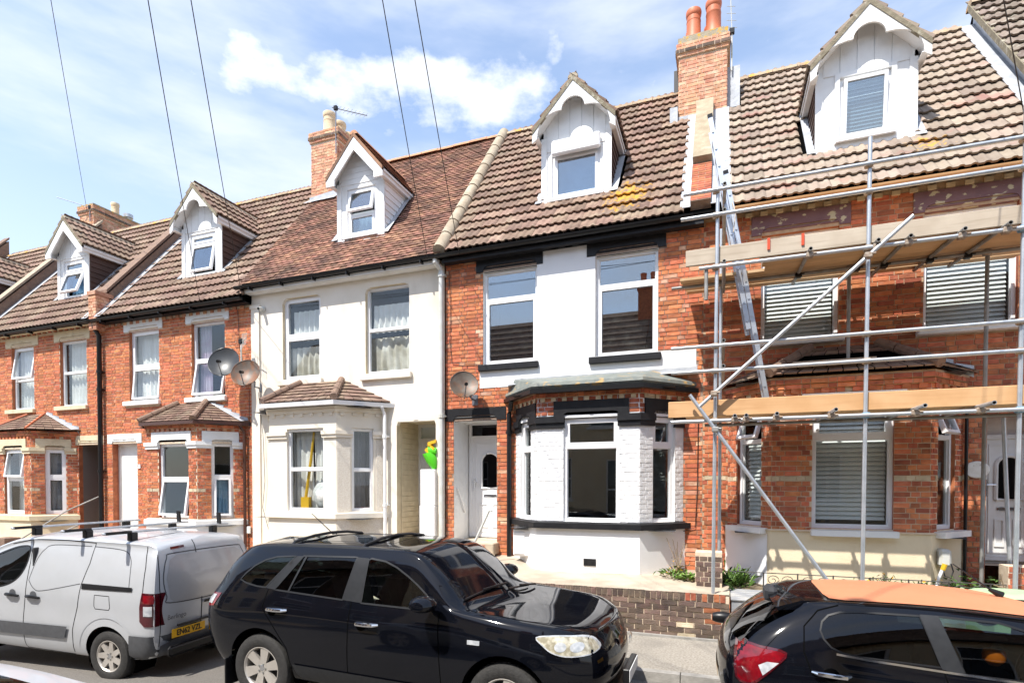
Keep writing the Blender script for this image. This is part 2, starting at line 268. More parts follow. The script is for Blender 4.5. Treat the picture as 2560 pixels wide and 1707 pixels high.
# ---------------------------------------------------------------- helpers
WP = {}
def put(name, me, mat, parent=None, loc=(0, 0, 0), rot=None, scale=None):
    o = bpy.data.objects.new(name, me); COL.objects.link(o)
    if mat is not None and me is not None and len(me.materials) == 0:
        for m in (mat if isinstance(mat, (list, tuple)) else [mat]): me.materials.append(MATS[m])
    l = Vector(loc)
    WP[o] = l.copy()
    if parent is not None:
        o.parent = parent; l = l - WP[parent]
    o.location = l
    if rot is not None: o.rotation_euler = rot
    if scale is not None: o.scale = scale
    return o
def tag(o, label=None, cat=None, group=None, kind=None):
    if label: o['label'] = label
    if cat: o['category'] = cat
    if group: o['group'] = group
    if kind: o['kind'] = kind
    return o
def thing(name, loc, label, cat, group=None):
    o = put(name, None, None, None, loc); o.empty_display_size = 0.1
    return tag(o, label, cat, group)
class MB:
    def __init__(s): s.v = []; s.f = []; s.mi = []
    def add(s, vs, fs, mi=0):
        b = len(s.v); s.v += [tuple(v) for v in vs]
        for f in fs: s.f.append([b + i for i in f]); s.mi.append(mi)
        return s
    def quad(s, a, b, c, d, mi=0): return s.add([a, b, c, d], [(0, 1, 2, 3)], mi)
    def box(s, x0, x1, y0, y1, z0, z1, mi=0):
        return s.add([(x0,y0,z0),(x1,y0,z0),(x1,y1,z0),(x0,y1,z0),(x0,y0,z1),(x1,y0,z1),(x1,y1,z1),(x0,y1,z1)],
                     [(0,3,2,1),(4,5,6,7),(0,1,5,4),(1,2,6,5),(2,3,7,6),(3,0,4,7)], mi)
    def obox(s, O, U, V, W, mi=0):
        """box from corner O with edge vectors U, V, W"""
        O, U, V, W = map(Vector, (O, U, V, W))
        if U.cross(V).dot(W) < 0: U, V = V, U
        p = [O, O+U, O+U+V, O+V, O+W, O+U+W, O+U+V+W, O+V+W]
        return s.add(p, [(0,3,2,1),(4,5,6,7),(0,1,5,4),(1,2,6,5),(2,3,7,6),(3,0,4,7)], mi)
    def cbox(s, x0, x1, y0, y1, z0, z1, c=0.01, mi=0):
        """box with chamfered vertical and horizontal front edges"""
        bm = bmesh.new(); bmesh.ops.create_cube(bm, size=1)
        for v in bm.verts: v.co = Vector((x0 + (v.co.x+.5)*(x1-x0), y0 + (v.co.y+.5)*(y1-y0), z0 + (v.co.z+.5)*(z1-z0)))
        bmesh.ops.bevel(bm, geom=bm.edges[:], offset=c, segments=1, affect='EDGES')
        bm.verts.index_update()
        s.add([v.co.copy() for v in bm.verts], [[v.index for v in f.verts] for f in bm.faces], mi); bm.free(); return s
    def prism(s, poly, off, mi=0):
        """poly: 3D points of a planar outline; extruded by vector off"""
        n = len(poly); off = Vector(off); p = [Vector(q) for q in poly]
        nrm = Vector((0, 0, 0))
        for i in range(n): nrm += p[i].cross(p[(i+1) % n])
        if nrm.dot(off) > 0: p.reverse()
        vs = p + [q + off for q in p]
        fs = [list(range(n)), list(range(2*n-1, n-1, -1))]
        fs = [list(range(n)), [2*n-1-i for i in range(n)]]
        fs += [(i, n+i, n+(i+1) % n, (i+1) % n) for i in range(n)]
        return s.add(vs, fs, mi)
    def tube(s, path, r, n=8, cap=True, mi=0):
        P = [Vector(p) for p in path]; rings = []
        rr = r if isinstance(r, (list, tuple)) else [r] * len(P)
        ref = None
        for i, p in enumerate(P):
            t = (P[min(i+1, len(P)-1)] - P[max(i-1, 0)]).normalized()
            if ref is None or abs(ref.dot(t)) > 0.95:
                ref = Vector((0, 0, 1)) if abs(t.z) < 0.9 else Vector((1, 0, 0))
            a = t.cross(ref).normalized(); b = t.cross(a)
            ref = -b if False else ref
            rings.append([p + (a*math.cos(2*math.pi*k/n) + b*math.sin(2*math.pi*k/n)) * rr[i] for k in range(n)])
        vs = [v for rg in rings for v in rg]; fs = []
        for i in range(len(P)-1):
            for k in range(n):
                fs.append((i*n+k, (i+1)*n+k, (i+1)*n+(k+1) % n, i*n+(k+1) % n))
        if cap: fs.append(list(range(n))); fs.append([(len(P)-1)*n + n-1-k for k in range(n)])
        return s.add(vs, fs, mi)
    def hollow(s, a, b, r, n=12, wall=0.006, mi=0):
        """open tube with a dark bore"""
        a, b = Vector(a), Vector(b); t = (b-a).normalized()
        ref = Vector((0,0,1)) if abs(t.z) < .9 else Vector((1,0,0)); u = t.cross(ref).normalized(); w = t.cross(u)
        ring = lambda c, q: [c + (u*math.cos(2*math.pi*k/n)+w*math.sin(2*math.pi*k/n))*q for k in range(n)]
        vs = ring(a, r) + ring(b, r) + ring(a, r-wall) + ring(b, r-wall); fs = []
        for k in range(n):
            j = (k+1) % n
            fs += [(k, n+k, n+j, j), (2*n+k, 2*n+j, 3*n+j, 3*n+k), (k, j, 2*n+j, 2*n+k), (n+k, 3*n+k, 3*n+j, n+j)]
        return s.add(vs, fs, mi)
    def lathe(s, prof, c=(0, 0, 0), n=16, axis='z', mi=0):
        vs = []; fs = []; c = Vector(c)
        for r, h in prof:
            for k in range(n):
                a = 2*math.pi*k/n
                p = Vector((r*math.cos(a), r*math.sin(a), h)) if axis == 'z' else Vector((r*math.cos(a), h, r*math.sin(a)))
                vs.append(c + p)
        for i in range(len(prof)-1):
            for k in range(n):
                q = (i*n+k, i*n+(k+1) % n, (i+1)*n+(k+1) % n, (i+1)*n+k)
                fs.append(q if axis == 'z' else q[::-1])
        return s.add(vs, fs, mi)
    def grid(s, pts, mi=0, flip=False):
        """pts[i][j] rows of points"""
        n, m = len(pts), len(pts[0]); vs = [p for row in pts for p in row]; fs = []
        for i in range(n-1):
            for j in range(m-1):
                q = (i*m+j, i*m+j+1, (i+1)*m+j+1, (i+1)*m+j)
                fs.append(q[::-1] if flip else q)
        return s.add(vs, fs, mi)
    def mesh(s, name, smooth=False, angle=35):
        me = bpy.data.meshes.new(name); me.from_pydata(s.v, [], s.f)
        if any(s.mi): me.polygons.foreach_set('material_index', s.mi)
        if smooth:
            me.polygons.foreach_set('use_smooth', [True]*len(s.f)); me.update(); me.set_sharp_from_angle(angle=R(angle))
        me.update(); return me
    def put(s, name, mat, parent=None, smooth=False, loc=None, angle=35):
        return put(name, s.mesh(name, smooth, angle), mat, parent, loc or (0, 0, 0))
def top(name, mb, mat, label, cat, group=None, smooth=False, base=None):
    """a thing of one mesh (world coordinates in mb); origin moved to its base"""
    me = mb.mesh(name, smooth)
    if base is None:
        a = np.array(mb.v); base = ((a[:,0].min()+a[:,0].max())/2, (a[:,1].min()+a[:,1].max())/2, a[:,2].min())
    me.transform(Matrix.Translation(-Vector(base)))
    return tag(put(name, me, mat, None, base), label, cat, group)
def struct(name, mb, mat, parent=None, smooth=False):
    return tag(mb.put(name, mat, parent, smooth), kind='structure')
# projection, to rank pieces by how large they show
CF = Vector((-math.sin(R(20.3))*math.cos(R(1.1)), math.cos(R(20.3))*math.cos(R(1.1)), -math.sin(R(1.1)))); CR = Vector((math.cos(R(20.3)), math.sin(R(20.3)), 0)); CU = CR.cross(CF)
def shows(p, size=1.0):
    """rough picture size of a piece; 0 when outside the frame"""
    d = Vector(p) - Vector((0, 0, CAMZ)); w = d.dot(CF)
    if w < 0.2: return 0
    u = 1280 + 1393.2*d.dot(CR)/w; v = 1234.9 - 1393.2*d.dot(CU)/w
    return size/w if -10 < u < 2570 and -10 < v < 1717 else 0
def rotz(a): return (0, 0, a)

# ---------------------------------------------------------------- ground, road, pavements
def zr(x):
    """road height: the street drops gently to the left"""
    if x >= 0: return -0.11
    if x > -7: return -0.11 - 0.0035*x*x
    return -0.2815 + 0.02*(x + 7)
XS = [-60, -45, -35, -28] + [-22 + 0.5*i for i in range(65)] + [14, 20, 30, 45, 60]
def strip(ys, dz):
    """sheet along the street; ys list of (y, height above road)"""
    mb = MB(); mb.grid([[(x, y, zr(x) + h) for x in XS] for y, h in ys], flip=False); return mb
g = MB(); g.grid([[(x, y, -1.6) for x in (-900, 900)] for y in (-900, 900)]); struct('ground', g, 'soil')
struct('road', strip([(0.2, 0), (3.6, 0.03), (6.6, 0)], 0), 'asphalt')
struct('pavement', strip([(6.58, 0.105), (7.2, 0.112), (8.4, 0.115)], 0), 'paving')
struct('pavement_opposite', strip([(-3.6, 0.13), (0.25, 0.105)], 0), 'paving')
kb = MB()
for i in range(36):
    x0 = -26 + i*0.915
    for y0, y1 in ((6.46, 6.582),):
        za, zb = zr(x0), zr(x0+0.9)
        kb.add([(x0,y0,za-.1),(x0+.905,y0,zb-.1),(x0+.905,y1,zb-.1),(x0,y1,za-.1),(x0,y0+.015,za+.109),(x0+.905,y0+.015,zb+.109),(x0+.905,y1,zb+.109),(x0,y1,za+.109)],
               [(0,3,2,1),(4,5,6,7),(0,1,5,4),(1,2,6,5),(2,3,7,6),(3,0,4,7)])
struct('kerb', kb, 'kerb_stone')

# ---------------------------------------------------------------- wall panels and bricks
FY = 9.9
class Panel:
    def __init__(s, O, U):
        s.O = Vector(O); s.U = Vector(U).normalized(); s.N = Vector((s.U.y, -s.U.x, 0)); s.a = math.atan2(s.U.y, s.U.x)
    def p(s, u, z, n=0.0): return s.O + s.U*u + s.N*n + Vector((0, 0, z))
FRONT = Panel((0, FY, 0), (1, 0, 0))
def backing(mb, P, u0, u1, z0, z1, ops=(), depth=0.12, mi=0, rmi=1, n=0.0):
    us = sorted({u0, u1, *[q for o in ops for q in o[:2] if u0 < q < u1]}); zs = sorted({z0, z1, *[q for o in ops for q in o[2:4] if z0 < q < z1]})
    for a, b in zip(us, us[1:]):
        for c, d in zip(zs, zs[1:]):
            uc, zc = (a+b)/2, (c+d)/2
            if any(o[0] < uc < o[1] and o[2] < zc < o[3] for o in ops): continue
            mb.quad(P.p(a, c, n), P.p(b, c, n), P.p(b, d, n), P.p(a, d, n), mi)
    for o in ops:
        a, b, c, d = max(o[0], u0), min(o[1], u1), max(o[2], z0), min(o[3], z1); dp = o[4] if len(o) > 4 else depth
        if dp <= 0: continue
        mb.quad(P.p(a, c, n), P.p(a, d, n), P.p(a, d, -dp), P.p(a, c, -dp), rmi)
        mb.quad(P.p(b, c, n), P.p(b, c, -dp), P.p(b, d, -dp), P.p(b, d, n), rmi)
        mb.quad(P.p(a, d, n), P.p(b, d, n), P.p(b, d, -dp), P.p(a, d, -dp), rmi)
        mb.quad(P.p(a, c, n), P.p(a, c, -dp), P.p(b, c, -dp), P.p(b, c, n), rmi)
    return mb
def cut(iv, a, b):
    out = []
    for p, q in iv:
        if b <= p or a >= q: out.append((p, q)); continue
        if a > p: out.append((p, a))
        if b < q: out.append((b, q))
    return out
def bricks(P, u0, u1, z0, z1, ops, mat, specs, rng, bond='flemish', course=0.075, zref=0.0, band=None, dep=0.009, alt=None, altp=0.0):
    """brick specs for one panel; ops are holes and other cover; band {course index: material}"""
    k0 = math.floor((z0-zref)/course + 0.5); k1 = math.floor((z1-zref)/course + 0.01)
    for k in range(k0, k1):
        zb = zref + k*course; zc = zb + course/2
        iv = [(u0, u1)]
        for o in ops:
            if o[2] - 0.01 < zc < o[3] + 0.01: iv = cut(iv, o[0], o[1])
        m = band[k] if band and k in band else mat
        st, hd = 0.2165, 0.1035; g = 0.0105
        seq = [st, hd] if bond == 'flemish' else [st, st]
        if bond == 'header': seq = [hd, hd]
        u = u0 - 0.5 - rng.random()*0.012 + ((0.1688 if bond == 'flemish' else 0.1135) if k % 2 else 0) - math.fmod(u0, 0.34); j = k % 2
        while u < u1:
            L = seq[j % 2]*(1 + rng.uniform(-.03, .03)); a, b = u + g/2, u + L + g/2
            for p, q in iv:
                c, d = max(a, p+0.003), min(b, q-0.003)
                if d - c > 0.028:
                    mm = alt if alt and rng.random() < altp else m
                    specs.append((P.p(c, zb + g/2 + rng.uniform(-.002, .002), rng.uniform(-.002, .0)), P.a, d-c, course - g + rng.uniform(-.003, .003), mm, dep*rng.uniform(.7, 1.35)))
            u += L + g; j += 1
BRICK_ME = {}
def brick_mesh(mat):
    if mat not in BRICK_ME:
        lst = []
        for q in range(3):
            rr = random.Random(q*17 + 3); j = lambda s: rr.uniform(-s, s)
            mb = MB()
            v = [(0,0,0),(1,0,0),(1,0,1),(0,0,1),
                 (0.006+abs(j(.01)),-1+j(.25),.03+j(.05)),(1-.006-abs(j(.01)),-1+j(.25),.03+j(.05)),(1-.006-abs(j(.01)),-1+j(.25),.97+j(.05)),(.006+abs(j(.01)),-1+j(.25),.97+j(.05))]
            mb.add(v, [(4,5,6,7),(0,1,5,4),(1,2,6,5),(2,3,7,6),(3,0,4,7)])
            me = mb.mesh('brick'); me.materials.append(MATS[mat]); lst.append(me)
        BRICK_ME[mat] = lst
    return BRICK_ME[mat]
UNIT_BRICK = [m for m in brick_mesh('brick_red')]
def place_bricks(parent, specs, limit, rng, name='brick', stuffname='bricks'):
    """the `limit` bricks that show largest become objects, the rest one mesh of kind stuff"""
    order = sorted(range(len(specs)), key=lambda i: -shows(specs[i][0], specs[i][2]))
    solo = set(i for i in order[:limit] if shows(specs[i][0], 1) > 0)
    rest = {}
    for i, (p, a, L, h, mat, dep) in enumerate(specs):
        v = rng.randrange(3)
        if i in solo:
            put(name, brick_mesh(mat)[v], None, parent, p, (rng.uniform(-.006, .006), 0, a), (L, dep, h))
        else:
            rest.setdefault(mat, []).append((p, a, L, h, v, dep))
    for mat, lst in rest.items():
        mb = MB()
        for p, a, L, h, v, dep in lst:
            ca, sa = math.cos(a), math.sin(a)
            vs = [(p.x + q.co.x*L*ca - q.co.y*dep*sa, p.y + q.co.x*L*sa + q.co.y*dep*ca, p.z + q.co.z*h) for q in UNIT_BRICK[v].vertices]
            mb.add(vs, [(4,5,6,7),(0,1,5,4),(1,2,6,5),(2,3,7,6),(3,0,4,7)])
        tag(mb.put(stuffname, mat, parent), kind='stuff')

# ---------------------------------------------------------------- windows
def bars(mb, P, u0, u1, z0, z1, w, n0, n1, mi=0):
    """rectangular frame on a panel, section w wide, from depth n0 (back) to n1 (front)"""
    def bx(a, b, c, d): mb.obox(P.p(a, c, n0), P.U*(b-a), P.N*(n1-n0), Vector((0, 0, d-c)), mi)
    bx(u0, u0+w, z0, z1); bx(u1-w, u1, z0, z1); bx(u0+w, u1-w, z0, z0+w); bx(u0+w, u1-w, z1-w, z1)
def window(parent, P, u0, u1, z0, z1, n=-0.07, split=None, openlow=0.0, opentop=0.0, name='window', mat='pvc_white', gl='glass_net', sash=(0, 1), trickle=True, fw=0.05):
    """upvc window: frame, optional transom at height split, each light a sash and a pane; open angle tips a top-hung sash outwards"""
    fr = MB(); bars(fr, P, u0, u1, z0, z1, fw, n-0.06, n)
    if split: fr.obox(P.p(u0+fw, split-.03, n-.06), P.U*(u1-u0-2*fw), P.N*.062, Vector((0, 0, .06)))
    if trickle: fr.obox(P.p(u0+.25*(u1-u0), z1-.035, n), P.U*((u1-u0)*.5), P.N*.012, Vector((0, 0, .016)))
    fo = fr.put(name, mat, parent)
    lights = [(z0+fw, (split-.03) if split else z1-fw, openlow)] + ([(split+.03, z1-fw, opentop)] if split else [])
    for i, (a, b, op) in enumerate(lights):
        s = MB(); has = i in sash; w = 0.045 if has else 0.012
        L = u1-u0-2*fw
        Q = Panel(P.p(u0+fw, b, n-.012), P.U)   # hinge line at the top of the light
        Q2 = Panel((0, 0, 0), (1, 0, 0))
        g = MB()
        if has: bars(s, Q2, 0, L, -(b-a), 0, w, -.05, .012)
        else: bars(s, Q2, 0, L, -(b-a), 0, w, -.045, -.02)
        e = 0.0 if not op else 0.015
        g.obox(Vector((w, .02, -(b-a)+w)), Vector((L-2*w, 0, 0)), Vector((0, .008, 0)), Vector((0, 0, b-a-2*w)))
        M4 = Matrix.Translation(P.p(u0+fw, b, n-.012)) @ Matrix.Rotation(P.a, 4, 'Z') @ Matrix.Rotation(-op, 4, 'X')
        for nm, mbb, mt in (('sash', s, mat), ('pane', g, gl)):
            me = mbb.mesh(nm); me.transform(M4); put(nm, me, mt, fo if nm == 'pane' or has else fo)
    return fo
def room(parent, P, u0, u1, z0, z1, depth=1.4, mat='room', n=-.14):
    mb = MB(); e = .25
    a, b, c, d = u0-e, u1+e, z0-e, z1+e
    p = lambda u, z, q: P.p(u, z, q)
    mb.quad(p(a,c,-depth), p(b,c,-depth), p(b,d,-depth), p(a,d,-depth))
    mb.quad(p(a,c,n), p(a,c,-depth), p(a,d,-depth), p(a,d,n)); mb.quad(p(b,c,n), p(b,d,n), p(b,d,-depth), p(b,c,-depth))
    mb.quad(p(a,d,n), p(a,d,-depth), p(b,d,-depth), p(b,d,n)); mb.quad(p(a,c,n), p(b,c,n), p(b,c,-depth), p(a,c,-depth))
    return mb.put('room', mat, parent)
def curtain(P, u0, u1, z0, z1, mat, label, n=-.24, folds=7, amp=.025, seed=1, cat='curtain', hem=0.0, group=None):
    r = random.Random(seed); mb = MB(); nu, nz = folds*6, 8; ph = r.random()*6; k2 = r.uniform(.6, 1.4)
    rows = []
    for i in range(nz+1):
        t = i/nz; row = []
        for j in range(nu+1):
            s = j/nu; w = amp*(.5+.7*t)*math.sin(s*folds*2*math.pi + ph + .7*math.sin(3*t+k2*s*5)) + amp*.5*math.sin(s*folds*k2*4.3+2*t)
            zz = z1 - (z1-z0)*t + (hem*math.sin(s*9+ph)*t if hem else 0)
            row.append(P.p(u0+(u1-u0)*s + .02*math.sin(4*t+s*5)*t, zz, n+w))
        rows.append(row)
    mb.grid(rows, flip=True)
    return top('curtain', mb, mat, label, cat, group, smooth=True)
def blind(P, u0, u1, z0, z1, label, n=-.2, pitch=.066, tilt=-1.0, w=.078):
    t = thing('blind', P.p((u0+u1)/2, z0, n), label, 'blind', 'horizontal slat blinds of the scaffolded house')
    hb = MB(); hb.obox(P.p(u0, z1-.03, n-.02), P.U*(u1-u0), P.N*.04, Vector((0,0,.03))); hb.put('head_rail', 'blind_white', t)
    sl = MB(); L = u1-u0; pr = [(-w*.55*math.cos(tilt), -w*.55*math.sin(tilt)), (0, .006), (w*.55*math.cos(tilt), w*.55*math.sin(tilt))]
    sl.grid([[(x, -a, b) for x in (0, L)] for a, b in pr]); sl.grid([[(x, -a, b-.002) for x in (0, L)] for a, b in pr], flip=True)
    me = sl.mesh('slat', True); me.materials.append(MATS['blind_white'])
    z = z1 - .06
    while z > z0+.02:
        put('slat', me, None, t, P.p(u0, z, n), (0, 0, P.a)); z -= pitch
    return t

# ---------------------------------------------------------------- roofs
TAN = 1.22; PITCH = math.atan(TAN); EY, EZ = 9.66, 6.56
S_UP = Vector((0, math.cos(PITCH), math.sin(PITCH))); S_N = Vector((0, -math.sin(PITCH), math.cos(PITCH)))
RIDGE_Y = 13.12
def roof_z(y, zo=0): return EZ + zo + TAN*(y-EY)
def roof_y(z, zo=0): return EY + (z-EZ-zo)/TAN
GAUGE = 0.334
def tile_mesh(kind, mat):
    key = (kind, mat)
    if key in BRICK_ME: return BRICK_ME[key]
    out = []
    for q in range(2):
        rr = random.Random(q+5); mb = MB()
        if kind == 'roll':
            L = GAUGE + .06; hi = .054
            per = [(0, 0), (.058, .0), (.078, .017), (.098, .022), (.122, .019), (.141, .003)]
            prof = per + [(.15+a, b) for a, b in per] + [(.298, 0)]
            prof = [(a, b + rr.uniform(-.0015, .0015)) for a, b in prof]
            rows = [[(a, y, b + hi*(1-y/L) + .006 + (rr.uniform(-.003, .003) if y == 0 else 0)) for a, b in prof] for y in (0, L)]
            mb.grid(rows); mb.grid([[(a, .004, b + hi - .024) for a, b in prof], rows[0]])
            mb.grid([[(0, 0, .01), (0, L, 0)], [(0, 0, hi+.006), (0, L, .006)]])
            mb.grid([[(.298, 0, .01), (.298, L, 0)], [(.298, 0, hi+.006), (.298, L, .006)]], flip=True)
        else:
            L = .155; hi = .026; w = .162; cam = .004
            rows = [[(0, y, hi*(1-y/L)+.004), (w*.5, y, hi*(1-y/L)+.004+cam), (w, y, hi*(1-y/L)+.004)] for y in (0, L)]
            mb.grid(rows); mb.grid([[(0, 0, hi-.012), (w*.5, 0, hi-.012+cam), (w, 0, hi-.012)], rows[0]])
        me = mb.mesh('tile', kind == 'roll', 40); me.materials.append(MATS[mat]); out.append(me)
    BRICK_ME[key] = out; return out
def place_tiles(parent, specs, kind, mat, limit=300, name='tile', stuff='tiles'):
    """specs: (position, 3x3 rotation, width scale). Largest in view as objects, the rest as stuff"""
    mes = tile_mesh(kind, mat)
    order = sorted(range(len(specs)), key=lambda i: -shows(specs[i][0])); solo = set(i for i in order[:limit] if shows(specs[i][0]) > 0)
    if len(specs) <= limit: solo = set(range(len(specs)))
    rest = MB()
    for i, (p, rot, sx) in enumerate(specs):
        me = mes[i*7 % 2]
        if i in solo: put(name, me, None, parent, p, rot.to_euler(), (sx, 1, 1))
        else:
            M4 = Matrix.Translation(p) @ rot.to_4x4() @ Matrix.Diagonal((sx, 1, 1, 1))
            rest.add([M4 @ v.co for v in me.vertices], [tuple(f.vertices) for f in me.polygons])
    if rest.v: tag(rest.put(stuff, mat, parent), kind='stuff')
def roof(house, x0, x1, zo, kind, mat, rng, hole=None, ridge='ridge_lichen', xt0=None, xt1=None, solo=300, ridge_r=.10, dz=0, skip=None):
    """front slope with tiles, plain rear slope, ridge tiles; hole(x, y) true where a dormer or stack stands"""
    zo = zo + dz
    mb = MB(); zt = roof_z(RIDGE_Y, zo); th = .05
    ze = roof_z(EY, zo)
    mb.add([(x0,EY+.02,ze-.02),(x1,EY+.02,ze-.02),(x1,RIDGE_Y,zt-.04),(x0,RIDGE_Y,zt-.04),(x1,RIDGE_Y+3.4,ze-.02),(x0,RIDGE_Y+3.4,ze-.02),(x0,EY+.02,ze-.1),(x1,EY+.02,ze-.1),(x1,RIDGE_Y+3.4,ze-.1),(x0,RIDGE_Y+3.4,ze-.1)],
           [(0,1,2,3),(3,2,4,5),(6,7,1,0),(0,3,5,9,6),(2,1,7,8,4),(4,8,9,5)])
    ro = mb.put('roof', 'gap', house)
    a, b = (x0 if xt0 is None else xt0), (x1 if xt1 is None else xt1)
    w, g = (.30, GAUGE) if kind == 'roll' else (.166, .1)
    n = max(1, round((b-a)/w)); sx = (b-a)/(n*w); w *= sx
    rot = Matrix((Vector((1, 0, 0)), S_UP, S_N)).transposed()
    rows = int((RIDGE_Y-EY)/math.cos(PITCH)/g) + (1 if kind == 'roll' else 0)
    specs = []
    for r in range(rows):
        wav = .012*math.sin(r*1.3)
        for i in range(n + (1 if kind != 'roll' and r % 2 else 0)):
            x = a + i*w - (w/2 if kind != 'roll' and r % 2 else 0)
            s2 = sx
            if x < a: s2 = sx*.5; x = a
            elif x + w > b + .01: s2 = sx*.5
            yy = EY + r*g*math.cos(PITCH)
            if hole and hole(x + w*.5, yy + .5*g*math.cos(PITCH)): continue
            sag = -.02*math.sin(math.pi*(x-a)/(b-a)) if kind != 'roll' else -.008*math.sin(math.pi*(x-a)/(b-a))
            p = Vector((x, yy, roof_z(yy, zo))) + S_N*(.004 + sag + rng.uniform(-.003, .004 if kind == 'roll' else .007))
            jit = Matrix.Rotation(rng.uniform(-.006, .006) if kind == 'roll' else rng.uniform(-.02, .02), 3, 'Z')
            specs.append((p, rot @ jit, s2*(1 if kind == 'roll' else .985)))
    place_tiles(ro, specs, kind, mat, solo)
    # ridge tiles: half rounds butted along the ridge
    rt = MB(); L = .45; prof = [(ridge_r*1.25*math.cos(t), ridge_r*math.sin(t)) for t in [math.pi*k/8 for k in range(9)]]
    rt.grid([[(x, y, z) for y, z in prof] for x in (0, L-.008)]); rt.add([(L-.008, y, z) for y, z in prof], [list(range(9))]); rt.add([(0, y, z) for y, z in prof], [list(range(8,-1,-1))])
    rm = rt.mesh('ridge_tile', True); rm.materials.append(MATS[ridge])
    k = max(1, round((b-a)/L))
    for i in range(k): put('ridge_tile', rm, None, ro, (a+(b-a)*i/k, RIDGE_Y, zt-.035+rng.uniform(-.006, .006)), (0, 0, rng.uniform(-.01, .01)), ((b-a)/k/L, 1, 1))
    return ro
def gutter(house, x0, x1, zo, mat, y=None, r=.06, fall=0.0, brackets=0, bmat=None, z=None):
    y = EY-.03 if y is None else y; z = EZ+zo-.035 if z is None else z; mb = MB()
    arc = [(y + r*math.cos(t), z + r*math.sin(t)*1.05) for t in [math.pi + math.pi*k/8 for k in range(9)]]
    inn = [(y + (r-.006)*math.cos(t), z + (r-.006)*math.sin(t)*1.05) for t in [math.pi + math.pi*k/8 for k in range(9)]]
    rows = [[(x0, a, b+fall*0) for a, b in arc], [(x1, a, b+fall) for a, b in arc]]; mb.grid(rows)
    mb.grid([[(x0, a, b) for a, b in inn], [(x1, a, b+fall) for a, b in inn]], flip=True)
    for s in (x0, x1): mb.add([(s, a, b) for a, b in arc], [list(range(9)) if s == x1 else list(range(8, -1, -1))])
    o = mb.put('gutter', mat, house, True)
    for i in range(brackets):
        x = x0 + (i+.5)*(x1-x0)/brackets; m2 = MB(); m2.box(x-.012, x+.012, y-.05, y+.09, z-.105, z-.06); m2.put('gutter_bracket', bmat or mat, o)
    return o
def pipe(parent, path, r, mat, name='downpipe', joints=(), n=10):
    mb = MB(); mb.tube(path, r, n); o = mb.put(name, mat, parent, True)
    for p in joints:
        m2 = MB(); m2.tube([(p[0], p[1], p[2]-.035), (p[0], p[1], p[2]+.035)], r*1.3, n); m2.box(p[0]-r*1.6, p[0]+r*1.6, p[1], p[1]+.1, p[2]-.012, p[2]+.012); m2.put('pipe_collar', mat, o, True)
    return o

